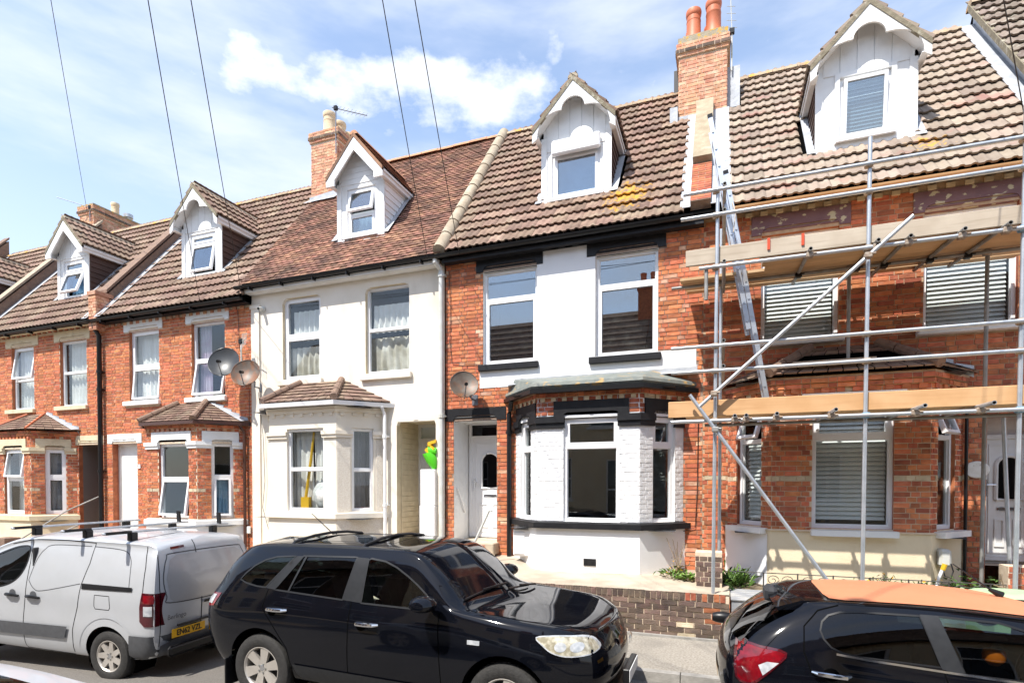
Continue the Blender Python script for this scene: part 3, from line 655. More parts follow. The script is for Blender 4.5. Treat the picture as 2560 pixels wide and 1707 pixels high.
# ---------------------------------------------------------------- dormers
DY, DZ0 = 10.48, 7.53
def dormer(house, xc, w, zo, barge='scallop', clad='cladding_brown', tmat='tile_brown', rmat='ridge_lichen', win=None, wallmat='paint_white', board='vertical', ez=8.86, apex=9.70, over=.26, bmat='paint_white', kind='roll', vergemat='verge_mortar', rng=None, splayed=True):
    """gabled dormer: front, cheeks of lapped boards, tiled roof, bargeboard, window"""
    h = w/2; z0 = DZ0+zo; ez += zo; apex += zo; hw = h+.12      # hw: half width of the roof
    sl = (apex-ez)/hw
    P = Panel((xc, DY, 0), (1, 0, 0)); gz = lambda x: apex-.06 - sl*abs(x)
    mb = MB(); wu0, wu1, wz0, wz1 = win['box']; wz0 += zo; wz1 += zo
    # front with the opening, gable above
    backing(mb, P, -h, h, z0, ez-.02, [(wu0, wu1, wz0, wz1, .1)], .1, 0, 0)
    mb.add([P.p(-h, ez-.02), P.p(h, ez-.02), P.p(h, gz(h)), P.p(0, gz(0)), P.p(-h, gz(h))], [(0, 1, 2, 3, 4)])
    do = mb.put('dormer', wallmat, house)
    # cheeks
    for sgn in (-1, 1):
        ch = MB(); x = sgn*h; zt = ez+.05
        ch.prism([P.p(x, z0-.05), (xc+x, roof_y(z0-.05, zo)+.1, z0-.05), (xc+x, roof_y(zt, zo)+.1, zt), P.p(x, zt)], (-sgn*.03, 0, 0))
        co = ch.put('cheek', clad, do)
        z = z0
        bd = MB(); pz = .14
        while z < zt-.02:
            z1 = min(z+pz, zt); ya, yb = DY+.005, roof_y(z, zo)+.05; yc = roof_y(z1, zo)+.05
            bb = MB()
            bb.add([(xc+x+sgn*.022, ya, z), (xc+x+sgn*.022, yb, z), (xc+x+sgn*.004, yc, z1), (xc+x+sgn*.004, ya, z1), (xc+x, ya, z), (xc+x, yb, z)],
                   [(0,1,2,3), (4,5,1,0)] if sgn > 0 else [(3,2,1,0), (0,1,5,4)])
            bb.put('cladding_board', clad, do); z = z1
    # corner boards
    for sgn in (-1, 1):
        cb = MB(); a, b = sorted((sgn*(h-.10), sgn*(h+.012))); cb.box(xc+a, xc+b, DY-.022, DY-.002, z0-.03, ez-.06); cb.put('corner_board', wallmat, do)
    # gable boarding
    if board == 'vertical':
        e = [-h+.1 + i*(2*h-.2)/5 for i in range(6)]
        for a, b in zip(e, e[1:]):
            if gz(a) < wz1+.12 or gz(b) < wz1+.12: continue
            g = MB(); pl = [P.p(a+.005, wz1+.06, .0), P.p(b-.005, wz1+.06, 0)]
            if a < 0 < b: pl += [P.p(b-.005, gz(b)-.02), P.p(0, gz(0)-.02), P.p(a+.005, gz(a)-.02)]
            else: pl += [P.p(b-.005, gz(b)-.02), P.p(a+.005, gz(a)-.02)]
            g.prism(pl, P.N*.012); g.put('gable_board', wallmat, do)
    else:
        z = wz1+.09
        while z < gz(0)-.14:
            xx = (gz(0)-z-.1)/sl; xx = min(xx, h-.1); g = MB()
            g.prism([P.p(-xx, z, 0), P.p(xx, z, 0), P.p(xx*.8 if xx < h-.11 else xx, z+.115, 0), P.p(-xx*.8 if xx < h-.11 else -xx, z+.115, 0)], P.N*.012); g.put('gable_board', wallmat, do); z += .12
    # window with moulded surround
    if win.get('surround'):
        s = MB(); bars(s, P, wu0-.07, wu1+.07, wz0-.05, wz1+.07, .07, 0, .03); s.put('architrave', wallmat, do)
    fr = MB(); fw = .055; bars(fr, P, wu0, wu1, wz0, wz1, fw, -.1, -.03)
    sp = win.get('split'); n = -.03
    if sp: sp += zo; fr.obox(P.p(wu0+fw, sp-.03, -.1), P.U*(wu1-wu0-2*fw), P.N*.07, Vector((0, 0, .06)))
    fr.put('window_frame', 'pvc_white', do)
    lights = [(wz0+fw, (sp-.03) if sp else wz1-fw, win.get('low', 0), win.get('glow', 'glass_house'))] + ([(sp+.03, wz1-fw, win.get('up', 0), 'glass_house')] if sp else [])
    for a, b, op, gl in lights:
        L = wu1-wu0-2*fw; wd = .05; Q = Panel((0, 0, 0), (1, 0, 0)); s = MB(); g = MB()
        bars(s, Q, 0, L, -(b-a), 0, wd, -.045, .012)
        g.obox(Vector((wd, .015, -(b-a)+wd)), Vector((L-2*wd, 0, 0)), Vector((0, .008, 0)), Vector((0, 0, b-a-2*wd)))
        M4 = Matrix.Translation(P.p(wu0+fw, b, -.03)) @ (Matrix.Rotation(-op, 4, 'X') if not win.get('bottomhung') else Matrix.Translation((0, 0, -(b-a))) @ Matrix.Rotation(op, 4, 'X') @ Matrix.Translation((0, 0, b-a)))
        for nm, m, mt in (('sash', s, 'pvc_white'), ('pane', g, gl)):
            me = m.mesh(nm); me.transform(M4); put(nm, me, mt, do)
    sill = MB(); sill.cbox(xc+wu0-.06, xc+wu1+.06, DY-.07, DY-.01, wz0-.05, wz0-.005, .008); sill.put('sill', 'pvc_white', do)
    room(do, P, wu0+.1, wu1-.1, wz0+.15, wz1-.15, .9, 'room', -.11)
    # lead apron
    ap = MB(); ap.add([P.p(-h-.1, z0-.10, .10), P.p(h+.1, z0-.10, .10), P.p(h+.06, z0+.04, .012), P.p(-h-.06, z0+.04, .012)], [(0,1,2,3)]); ap.add([P.p(-h-.1, z0-.13, .10), P.p(h+.1, z0-.13, .10), P.p(h+.1, z0-.10, .10), P.p(-h-.1, z0-.10, .10)], [(0,1,2,3)]); ap.put('apron', 'lead_white', do)
    # roof slab
    yb = roof_y(apex, zo); ye = roof_y(ez, zo); yf = DY-over
    rs = MB()
    for sgn in (-1, 1):
        a = [(xc, yf, apex-.03), (xc, yb, apex-.03), (xc+sgn*hw, ye, ez-.03), (xc+sgn*hw, yf, ez-.03)]
        rs.prism(a if sgn > 0 else a[::-1], (0, 0, -.05))
    rs.put('dormer_roof', 'paint_white', do)
    # tiles on both slopes
    pit = math.atan(sl); specs = []; SL = hw/math.cos(pit)
    wd, g = (.30, GAUGE) if kind == 'roll' else (.166, .1)
    nrow = max(2, math.ceil(SL/g - .15)); g2 = SL/nrow
    for sgn in (-1, 1):
        up = Vector((-sgn*math.cos(pit), 0, math.sin(pit))); nn = Vector((sgn*math.sin(pit), 0, math.cos(pit)))
        ax = up.cross(nn)                      # along Y
        rot = Matrix((ax, up, nn)).transposed()
        for r in range(nrow):
            zc = ez + (r*g2)*math.sin(pit); yl = roof_y(zc + .12, zo)
            ncol = max(1, math.ceil((yl-yf)/wd - .2))
            for c in range(ncol):
                y0 = yf + c*wd
                p = Vector((xc + sgn*hw - sgn*r*g2*math.cos(pit), y0 if ax.y > 0 else y0+wd, zc)) + nn*(.0+rng.uniform(-.003, .004))
                specs.append((p, rot, 1.0 if kind == 'roll' else 1.0))
    place_tiles(do, specs, kind, tmat, 60 if kind == 'roll' else 40)
    # ridge
    rr = .085; rd = MB(); prof = [(rr*1.15*math.cos(t), rr*math.sin(t)) for t in [math.pi*k/6 for k in range(7)]]
    L = .42; y = yf
    while y < yb-.05:
        y2 = min(y+L, yb+.1); rd = MB(); rd.grid([[(xc+a, q, apex-.03+b) for a, b in prof] for q in (y, y2-.008)], flip=True); rd.add([(xc+a, y, apex-.03+b) for a, b in prof], [list(range(7))])
        rd.put('ridge_tile', rmat, do, True); y = y2
    # verge mortar and bargeboard
    for sgn in (-1, 1):
        v = MB(); q = lambda x, dz: (xc+sgn*x, yf-.012, apex-.03 - sl*x + dz)
        v.prism([q(0, -.055), q(hw, -.055), q(hw, .035), q(0, .035)], (0, .06, 0)); v.put('verge', vergemat, do)
    bb = MB(); yb0 = yf+.0
    top_ = lambda x: apex-.075 - sl*abs(x)
    if barge == 'scallop':
        ar = []
        for t in range(0, 9): a = math.pi/2*t/8; ar.append((.22*math.sin(a), apex-.37-.20*(1-math.cos(a))))
        e0 = ar[-1]; e1 = (hw-.09, top_(hw-.09)-.20); ctl = (e1[0]-.02, e0[1]+.01)
        for t in range(1, 9): k = t/8; ar.append(((1-k)**2*e0[0]+2*k*(1-k)*ctl[0]+k*k*e1[0], (1-k)**2*e0[1]+2*k*(1-k)*ctl[1]+k*k*e1[1]))
        ar.append((hw-.0, top_(hw)-.17)); ar.append((hw, top_(hw)))
        inner = ar[:-1]
        for sgn in (-1, 1):
            for (a, b), (c, d) in zip(ar[:-1], ar[1:-1]):
                bb.prism([(xc+sgn*a, yb0, b), (xc+sgn*c, yb0, d), (xc+sgn*c, yb0, top_(c)), (xc+sgn*a, yb0, top_(a))], (0, .035, 0))
    else:
        d = .20; c0 = hw-.30
        for sgn in (-1, 1):
            bb.prism([(xc, yb0, top_(0)), (xc+sgn*hw, yb0, top_(hw)), (xc+sgn*hw, yb0, top_(hw)-.13), (xc+sgn*(hw-.22), yb0, top_(hw)-.13), (xc+sgn*(hw-.22), yb0, top_(hw-.22)-d*1.3), (xc, yb0, top_(0)-d*1.45)], (0, .035, 0))
    bb.put('bargeboard', bmat, do)
    # side fascia under the eaves and soffit
    for sgn in (-1, 1):
        f = MB(); x = xc+sgn*(hw-.02); f.prism([(x, yf+.03, ez-.16), (x, ye-.02, ez-.16), (x, ye+.05, ez-.05), (x, yf+.03, ez-.05)], (-sgn*.025, 0, 0))
        f.prism([(x-sgn*.025, yf+.03, ez-.155), (x-sgn*.025, ye-.03, ez-.155), (xc+sgn*h, ye-.03, ez-.155), (xc+sgn*h, yf+.03, ez-.155)], (0, 0, .012))
        f.put('eaves_board', 'paint_white' if clad != 'x' else clad, do)
    # side flashing on the main roof
    for sgn in (-1, 1):
        f = MB(); lift = S_N*.05
        a = [Vector((xc+sgn*h, DY-.03, roof_z(DY-.03, zo)))+lift, Vector((xc+sgn*(h+.13), DY-.03, roof_z(DY-.03, zo)))+lift, Vector((xc+sgn*(h+.13), ye, roof_z(ye, zo)))+lift, Vector((xc+sgn*h, ye, roof_z(ye, zo)))+lift]
        f.prism(a, S_N*.008); f.put('flashing', 'lead_white' if sgn < 0 else 'lead', do)
    return do
def dormer_hole(xc, w, zo, more=None):
    def f(x, y):
        if more and more(x, y): return True
        if abs(x-xc) < w/2+.05 and DY+.12 < y: 
            z = roof_z(y, zo); 
            return y < roof_y(8.75+zo, zo) or (abs(x-xc) < (9.6+zo-z)*.8)
        return False
    return f

# ---------------------------------------------------------------- bays
def offs(plan, d):
    """offset a 4-point canted plan outwards by d (toward the street)"""
    (xa, ya), (xb, yb), (xc, yc), (xd, yd) = plan
    n1 = Vector((yb-ya, -(xb-xa), 0)).normalized(); n3 = Vector((yd-yc, -(xd-xc), 0)).normalized()
    k1 = d*math.tan(math.acos(max(-1, min(1, -n1.y)))/2)
    l1 = Vector((xb-xa, yb-ya, 0)).normalized(); l3 = Vector((xd-xc, yd-yc, 0)).normalized()
    e1 = d*n1; s1 = (ya - (ya+e1.y))/l1.y if abs(l1.y) > 1e-6 else 0
    A = (xa+e1.x+l1.x*s1, ya); e3 = d*n3; s3 = (yd-(yd+e3.y))/l3.y; D = (xd+e3.x+l3.x*s3, yd)
    return [A, (xb-k1, yb-d), (xc+k1, yc-d), D]
def band(plan, d0, d1, z0, z1, mb, mi=0, d1b=None):
    """solid band round a bay between offsets d0 (inner) and d1 (outer; d1b at the top)"""
    a = offs(plan, d0); b = offs(plan, d1); c = offs(plan, d1 if d1b is None else d1b); a2 = a
    for i in range(3):
        v = [(*a[i], z0), (*b[i], z0), (*b[i+1], z0), (*a[i+1], z0), (*a2[i], z1), (*c[i], z1), (*c[i+1], z1), (*a2[i+1], z1)]
        mb.add(v, [(1,2,6,5), (4,5,6,7), (0,3,2,1)], mi)
    for i, fl in ((0, 1), (3, 0)):
        q = [(*a[i], z0), (*b[i], z0), (*c[i], z1), (*a2[i], z1)]; mb.add(q if fl else q[::-1], [(0, 1, 2, 3)], mi)
    return mb
def bay(house, plan, zo, style, z, rng, specs, wins, roofkind, bl):
    """canted bay. z: dict of heights; wins: per face (u0,u1 fractions in metres from face start) or None"""
    F = [Panel((*plan[i], 0), (plan[i+1][0]-plan[i][0], plan[i+1][1]-plan[i][1], 0)) for i in range(3)]
    LN = [math.dist(plan[i], plan[i+1]) for i in range(3)]
    base, sill0, sill1, cap0, cap1, lin0, lin1, cor1, eav = [z[k]+zo for k in ('base', 'sill0', 'sill1', 'cap0', 'cap1', 'lin0', 'lin1', 'cor1', 'eav')]
    w0, w1 = z['w0']+zo, z['w1']+zo
    mb = MB()
    for i in range(3):
        ops = [(wins[i][0], wins[i][1], w0, w1, .1)] if wins[i] else []
        backing(mb, F[i], 0, LN[i], sill0, cor1, ops, .1, 0, 1)
    band(plan, -.05, .03, base, sill0, mb, 2)
    wm = {'brick': ['mortar_pale' if bl != 'D' else 'mortar_tan', 'brick_red', 'render_sand'], 'white': ['brick_white', 'paint_white', 'render_white'], 'render': ['render_cream', 'render_cream', 'render_rough' if False else 'render_cream']}[style]
    if bl == 'B': wm[2] = 'render_white'
    if bl == 'D': wm = ['brick_white', 'paint_white', 'render_white']
    bo = mb.put('bay', wm, house)
    # bricks on the piers and over the lintels
    for i in range(3):
        ops = [(wins[i][0], wins[i][1], w0-.02, cap1)] if wins[i] else []
        if style in ('brick', 'white'):
            mat = 'brick_orange' if style == 'brick' else 'brick_white'
            bd = {}
            if style == 'brick': bd = {math.floor((2.2+zo-zo)/.075): 'brick_buff'}
            if bl in 'AB': bd = {math.floor(2.02/.075): 'brick_buff'}
            bricks(F[i], 0, LN[i], sill1, cap0+.02, ops, mat, specs, rng, zref=0, band=bd, alt='brick_red', altp=.35 if style == 'brick' else 0) if style == 'brick' else bricks(F[i], 0, LN[i], sill1, cap0+.02, ops, mat, specs, rng, zref=0, dep=.006)
            lw = z['lw'][i]; lo = [(lw[0], lw[1], lin0-.02, lin1+.005)] if lw else []
            if style == 'brick' and bl in 'E': bricks(F[i], 0, LN[i], cap0, lin1, lo + ops, 'brick_orange', specs, rng, alt='brick_red', altp=.4)
            else: bricks(F[i], 0, LN[i], cap1, lin1, lo + ops, 'brick_orange' if style == 'brick' else 'brick_red', specs, rng)
            bricks(F[i], 0, LN[i], lin1, cor1+.02, [], 'brick_orange' if style == 'brick' else 'brick_red', specs, rng, alt='brick_buff', altp=.12)
    # sill band
    s = MB(); band(plan, -.05, z.get('sp', .075), sill0, sill1-.02, s); band(plan, -.05, .06, sill1-.02, sill1, s, d1b=.02)
    s.put('bay_sill', z['sillm'], bo)
    # lintels and capitals
    for i in range(3):
        lw = z['lw'][i]
        if lw and z.get('linm'):
            l = MB(); P = F[i]; a, b = lw; u0, u1 = wins[i]; t = .03
            l.obox(P.p(a, lin0+.10, -.03), P.U*(b-a), P.N*(.03+t), Vector((0, 0, lin1-lin0-.10)))
            l.obox(P.p(a, lin0, -.03), P.U*(max(.02, u0-a)), P.N*(.03+t), Vector((0, 0, .10))); l.obox(P.p(u1, lin0, -.03), P.U*max(.02, b-u1), P.N*(.03+t), Vector((0, 0, .10)))
            # stepped soffit and rounded shoulders
            l.obox(P.p(u0, lin0+.055, -.03), P.U*(u1-u0), P.N*(.012+t*.6), Vector((0, 0, .045)))
            l.obox(P.p(u0, lin0+.005, -.06), P.U*(u1-u0), P.N*(.045+t*.3), Vector((0, 0, .05)))
            for sg, ux in ((1, u0), (-1, u1)): l.prism([P.p(ux, lin0+.10, -.02), P.p(ux+sg*.07, lin0+.10, -.02), P.p(ux+sg*.02, lin0+.08, -.02), P.p(ux, lin0+.03, -.02)], P.N*(.02+t))
            l.prism([P.p((u0+u1)/2-.035, lin0+.10, t), P.p((u0+u1)/2+.035, lin0+.10, t), P.p((u0+u1)/2, lin0+.135, t)], P.N*.008)
            l.put('lintel', z['linm'], bo)
    if z.get('capm'):
        c = MB()
        segs = []
        # runs of pier: wall end, the two corners, wall end
        def run(i, u0, u1): segs.append((i, u0, u1))
        for i in range(3):
            if wins[i]: run(i, -.0, wins[i][0]); run(i, wins[i][1], LN[i])
            else: run(i, 0, LN[i])
        for i, a, b in segs:
            P = F[i]; e0 = -.02 if a > .01 else -.0; e1 = .02 if b < LN[i]-.01 else .0
            for d, q0, q1 in ((.035, cap0, cap0+(cap1-cap0)*.45), (.06, cap0+(cap1-cap0)*.45, cap1)):
                c.obox(P.p(a+e0-.0, q0, -.02), P.U*(b-a+e1-e0), P.N*(.02+d), Vector((0, 0, q1-q0)))
        for j in (1, 2):  # mitre blocks on the corners
            for d, q0, q1 in ((.037, cap0, cap0+(cap1-cap0)*.45), (.062, cap0+(cap1-cap0)*.45, cap1)):
                oo = offs(plan, d)[j]; pp = plan[j]; A = F[j-1].p(LN[j-1], 0, d); B = F[j].p(0, 0, d)
                c.prism([(pp[0], pp[1], q0), (A.x, A.y, q0), (oo[0], oo[1], q0), (B.x, B.y, q0)], (0, 0, q1-q0))
        c.put('pier_capital', z['capm'], bo)
    # dentil course
    if z.get('dent'):
        dm, dz0, pitch, dw = z['dent']
        for i in range(3):
            k = int(LN[i]/pitch)
            for j in range(k):
                d = MB(); u = (j+.5)*LN[i]/k - dw/2; d.obox(F[i].p(u, dz0+zo, 0), F[i].U*dw, F[i].N*.03, Vector((0, 0, .065))); d.put('dentil', dm if j % 2 or isinstance(dm, str) is False else dm, bo)
        c = MB(); band(plan, -.02, .035, dz0+zo+.068, dz0+zo+.135, c); band(plan, -.02, .06, dz0+zo+.14, cor1+.0, c); c.put('cornice', z['corm'] if style == 'render' else 'mortar_tan', bo)
        if style != 'render':
            for d, za in ((.035, dz0+zo+.066), (.06, dz0+zo+.139)):
                pl2 = offs(plan, d)
                for i in range(3):
                    Q = Panel((*pl2[i], 0), (pl2[i+1][0]-pl2[i][0], pl2[i+1][1]-pl2[i][1], 0)); bricks(Q, 0, math.dist(pl2[i], pl2[i+1]), za, za+.08, [], 'brick_orange', specs, rng, zref=za, course=.072, alt='brick_red', altp=.35)
    elif z.get('corm'):
        c = MB(); band(plan, -.02, .05, cor1-.10, cor1, c, d1b=.08); c.put('cornice', z['corm'], bo)
    # windows
    for i in range(3):
        if not wins[i]: continue
        u0, u1 = wins[i]; sp = z['split'][i]; sp = sp+zo if sp else None
        window(bo, F[i], u0, u1, w0, w1, -.05, sp, openlow=z.get('low', (0, 0, 0))[i], opentop=z.get('up', (0, 0, 0))[i], name='window_frame', sash=z.get('sash', (0, 1)), gl=z.get('gl', 'glass_net'))
    rm = MB(); x0, x1 = plan[0][0]+.1, plan[3][0]-.1
    for q in ([(x0, 11.6, base), (x1, 11.6, base), (x1, 11.6, cor1), (x0, 11.6, cor1)], [(x0, 9.9, base), (x0, 11.6, base), (x0, 11.6, cor1), (x0, 9.9, cor1)], [(x1, 9.9, base), (x1, 9.9, cor1), (x1, 11.6, cor1), (x1, 11.6, base)]): rm.quad(*q)
    rm.quad((x0, 9.3, sill0-.02), (x1, 9.3, sill0-.02), (x1, 11.6, sill0-.02), (x0, 11.6, sill0-.02)); rm.quad((x0, 9.3, cor1-.02), (x0, 11.6, cor1-.02), (x1, 11.6, cor1-.02), (x1, 9.3, cor1-.02))
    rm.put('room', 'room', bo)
    # roof
    ep = offs(plan, .13); top_z = z['top']+zo
    if roofkind == 'lead':
        r_ = MB(); e2 = offs(plan, .16); wall = [(plan[0][0]-.05, 9.9), (plan[0][0]+.25, 9.9), (plan[3][0]-.25, 9.9), (plan[3][0]+.05, 9.9)]
        prof = [(0, eav-.02), (.10, eav+.02), (.14, eav+.07), (.10, eav+.115)]
        ring = []
        for d, zz in ((.02, cor1+.03), (.13, eav), (.165, eav+.045), (.15, eav+.10), (.10, eav+.125)):
            ring.append([(x, y, zz) for x, y in offs(plan, d)])
        ring.append([(x, FY+.02, top_z) for x in (plan[0][0]-.06, plan[0][0]+.5, plan[3][0]-.5, plan[3][0]+.14)])
        r_.grid(ring, flip=True); r_.put('bay_roof', 'lead_mossy', bo)
        f = MB(); f.add([(plan[0][0]-.16, FY-.012, top_z-.06), (plan[3][0]+.22, FY-.012, top_z-.05), (plan[3][0]+.22, FY-.012, top_z+.05), (plan[0][0]-.16, FY-.012, top_z+.02)], [(0, 1, 2, 3)])
        f.add([(plan[0][0]-.2, FY-.16, top_z-.12), (plan[3][0]+.24, FY-.16, top_z-.10), (plan[3][0]+.22, FY-.012, top_z-.05), (plan[0][0]-.16, FY-.012, top_z-.06)], [(0, 1, 2, 3)]); f.put('flashing', 'lead_white', bo)
    else:
        xa, xb = z['ax'][0], z['ax'][1]
        ap = [(plan[0][0]-.05 if False else xa, FY-.01), (xa, FY-.01), (xb, FY-.01), (xb, FY-.01)]
        E0 = [Vector((*p, eav)) for p in ep]
        T = [Vector((xa, FY-.01, top_z)), Vector((xa, FY-.01, top_z)), Vector((xb, FY-.01, top_z)), Vector((xb, FY-.01, top_z))]
        tm = z['tilem']; nr = z.get('rows', 6); un = MB()
        for i in range(3): un.quad(E0[i], E0[i+1], T[i+1], T[i]) if i == 1 else un.add([E0[i], E0[i+1], T[i+1]], [(0, 1, 2)])
        un.put('bay_roof', 'gap', bo)
        for i in range(3):
            for r in range(nr):
                if z.get('bare') and i == 1 and r in z['bare']: continue
                t0, t1 = r/nr, min(1, (r+1.25)/nr)
                a0, b0 = E0[i].lerp(T[i], t0), E0[i+1].lerp(T[i+1], t0); a1, b1 = E0[i].lerp(T[i], t1), E0[i+1].lerp(T[i+1], t1)
                nn = (b0-a0).cross(a1-a0).normalized() if (a1-a0).length > .01 else (b0-a0).cross(b1-a0).normalized()
                wdt = (b0-a0).length; k = max(1, round(wdt/.19))
                for j in range(k):
                    f0, f1 = j/k+.004, (j+1)/k-.004; sh = .5/k if r % 2 else 0
                    f0 = max(0, f0-sh); f1 = min(1, f1-sh+(sh*2 if j == k-1 else 0))
                    p = [a0.lerp(b0, f0)+nn*.038, a0.lerp(b0, f1)+nn*(.038+rng.uniform(-.004, .006)), a1.lerp(b1, f1)+nn*.01, a1.lerp(b1, f0)+nn*.01]
                    q = MB(); q.add(p + [a0.lerp(b0, f0)+nn*.016, a0.lerp(b0, f1)+nn*.016], [(0, 1, 2, 3), (4, 5, 1, 0)]); q.put('tile', tm, bo)
        # hip tiles
        for i, k in ((1, 1), (2, 2)):
            a, b = E0[i]+Vector((0, -.02, .05)), T[i]+Vector((0, -.04, .03))
            if z.get('hips', 'round') == 'round':
                n = 3
                for j in range(n):
                    h = MB(); pa, pb = a.lerp(b, j/n*.97), a.lerp(b, ((j+1)/n-.01)*.97); h.tube([pa, pb], [.075, .07], 10); h.put('hip_tile', z.get('hipm', 'coping_brown'), bo, True)
            else:
                h = MB(); h.tube([a-Vector((0, 0, .02)), b], .028, 6); h.put('hip_tile', 'terracotta' if bl == 'A' else 'coping_brown', bo)
        # flashings at the wall: stepped lead to the right hip slope and a strip over the top
        if z.get('steplead'):
            f = MB(); n = 5; x0, x1 = xb, plan[3][0]+.12
            for j in range(n):
                u0, u1 = x0+(x1-x0)*j/n, x0+(x1-x0)*(j+1)/n; za, zb_ = top_z+(eav-top_z)*j/n, top_z+(eav-top_z)*(j+1)/n
                f.prism([(u0, FY-.012, za-.05), (u1, FY-.012, zb_-.05), (u1, FY-.012, zb_+.12), (u0+.03, FY-.012, zb_+.17), (u0, FY-.012, za+.02)], (0, -.006, 0))
            m = E0[3]; f.add([T[3]+Vector((0, -.03, .02)), T[3]+Vector((.02, -.0, .05)), Vector((x1+.02, FY-.02, eav+.06)), Vector((x1-.02, FY-.20, eav+.03)), E0[2].lerp(E0[3], .82)+Vector((0, -.02, .05))], [(0, 4, 3, 2, 1)])
            f.put('flashing', 'lead_white' if bl != 'E' else 'lead', bo)
    return bo, F, LN

# ---------------------------------------------------------------- lintel, sill, doors, chimneys
def lintel(house, u0, u1, z0, z1, o0, o1, mat, mould=True):
    """stone head over an opening o0..o1 with shoulders and a rolled soffit"""
    l = MB(); P = FRONT; t = .022; s = .10 if mould else .0
    if s == 0: l.obox(P.p(u0, z0, -.06), P.U*(u1-u0), P.N*(.06+t), Vector((0, 0, z1-z0)))
    else:
        l.obox(P.p(u0, z0+s, -.06), P.U*(u1-u0), P.N*(.06+t), Vector((0, 0, z1-z0-s)))
        l.obox(P.p(u0, z0, -.06), P.U*(o0-u0), P.N*(.06+t), Vector((0, 0, s))); l.obox(P.p(o1, z0, -.06), P.U*(u1-o1), P.N*(.06+t), Vector((0, 0, s)))
        for sg, ux in ((1, o0), (-1, o1)): l.prism([P.p(ux, z0+s, -.02), P.p(ux+sg*.09, z0+s, -.02), P.p(ux+sg*.03, z0+s*.8, -.02), P.p(ux, z0+s*.25, -.02)], P.N*(.02+t))
        l.tube([P.p(o0+.02, z0+s*.62, -.005), P.p(o1-.02, z0+s*.62, -.005)], .024, 8); l.tube([P.p(o0+.01, z0+s*.2, -.035), P.p(o1-.01, z0+s*.2, -.035)], .028, 8)
        c = (o0+o1)/2; l.prism([P.p(c-.05, z0+s, t), P.p(c+.05, z0+s, t), P.p(c, z0+s+.045, t)], P.N*.008)
    return l.put('lintel', mat, house)
def sill(house, u0, u1, z0, z1, mat, proj=.085):
    l = MB(); l.cbox(u0, u1, FY-proj, FY+.09, z0, z1, .01); return l.put('sill', mat, house)
def panel_door(parent, x0, x1, y, z0, z1, mat, arch=True, fan=None, glassm='glass_clear', fine=True):
    """door leaf with frame, mouldings, arched light, letter plate and handle"""
    P = Panel((0, y, 0), (1, 0, 0)); d = MB()
    bars(d, P, x0-.06, x1+.06, z0, (fan or z1)+.06, .06, -.06, .03)
    if fan: d.obox(P.p(x0, z1, -.06), P.U*(x1-x0), P.N*.09, Vector((0, 0, .07)))
    w = x1-x0; xc = (x0+x1)/2; gw = w*.24; gz0 = z0+(z1-z0)*.50; gz1 = z0+(z1-z0)*.86
    pts = []
    if arch:
        hole = [(xc-gw, gz0)] + [(xc+gw*math.cos(t), gz1-gw*.9+gw*.9*math.sin(t)) for t in [math.pi*k/10 for k in range(11)]][::-1] + [(xc+gw, gz0)]
        out = [(x0, z0), (x0, z1), (x1, z1), (x1, z0)]
        # leaf: quads from the hole outline to the leaf border
        lf = MB(); lf.box(x0, xc-gw, y-.005, y+.04, z0, z1); lf.box(xc+gw, x1, y-.005, y+.04, z0, z1); lf.box(xc-gw, xc+gw, y-.005, y+.04, z0, gz0)
        hs = hole[1:-1]
        for (a, b), (c, e) in zip(hs, hs[1:]): lf.prism([(a, y-.005, b), (c, y-.005, e), (c, y-.005, z1), (a, y-.005, z1)], (0, .045, 0))
        do = lf.put('door', mat, parent)
        fr = MB(); fr.tube([(a, y-.01, b) for a, b in hole] + [(hole[0][0], y-.01, hole[0][1])], .028, 6); fr.put('moulding', mat, do)
        g = MB(); g.add([(a, y+.015, b) for a, b in hole], [list(range(len(hole)))[::-1]]); g.put('pane', glassm, do)
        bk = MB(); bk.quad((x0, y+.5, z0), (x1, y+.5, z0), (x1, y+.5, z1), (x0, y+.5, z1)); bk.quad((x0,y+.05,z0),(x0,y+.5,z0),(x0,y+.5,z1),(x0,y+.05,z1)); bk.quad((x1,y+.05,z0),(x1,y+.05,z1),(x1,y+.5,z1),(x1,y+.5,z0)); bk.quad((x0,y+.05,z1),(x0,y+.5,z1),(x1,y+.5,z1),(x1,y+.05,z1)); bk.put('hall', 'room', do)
    else:
        lf = MB(); lf.box(x0, x1, y-.005, y+.04, z0, z1); do = lf.put('door', mat, parent)
    d.put('door_frame', mat, do)
    if fan:
        g = MB(); g.quad((x0, y, z1+.07), (x1, y, z1+.07), (x1, y, fan), (x0, y, fan)); g.put('fanlight', glassm, do)
        g = MB(); g.quad((x0, y+.3, z1), (x1, y+.3, z1), (x1, y+.3, fan+.05), (x0, y+.3, fan+.05)); g.put('hall', 'room', do)
    if fine:
        m = MB(); bars(m, P, x0+.08, x1-.08, z0+.1, z1-.08, .018, 0, .016)
        for a, b in ((x0+.16, xc-.05), (xc+.05, x1-.16)): bars(m, P, a, b, z0+.2, z0+(z1-z0)*.34, .022, 0, .02)
        m.put('moulding', mat, do)
        l = MB(); l.cbox(xc-.14, xc+.14, y-.022, y-.004, z0+(z1-z0)*.41, z0+(z1-z0)*.41+.05, .006); l.put('letter_plate', 'chrome', do)
        h = MB(); h.cbox(x0+.035, x0+.065, y-.02, y-.004, z0+.95, z0+1.2, .005); h.tube([(x0+.05, y-.02, z0+1.12), (x0+.05, y-.06, z0+1.12), (x0+.16, y-.06, z0+1.12)], .009, 6); h.put('handle', 'chrome', do)
    return do
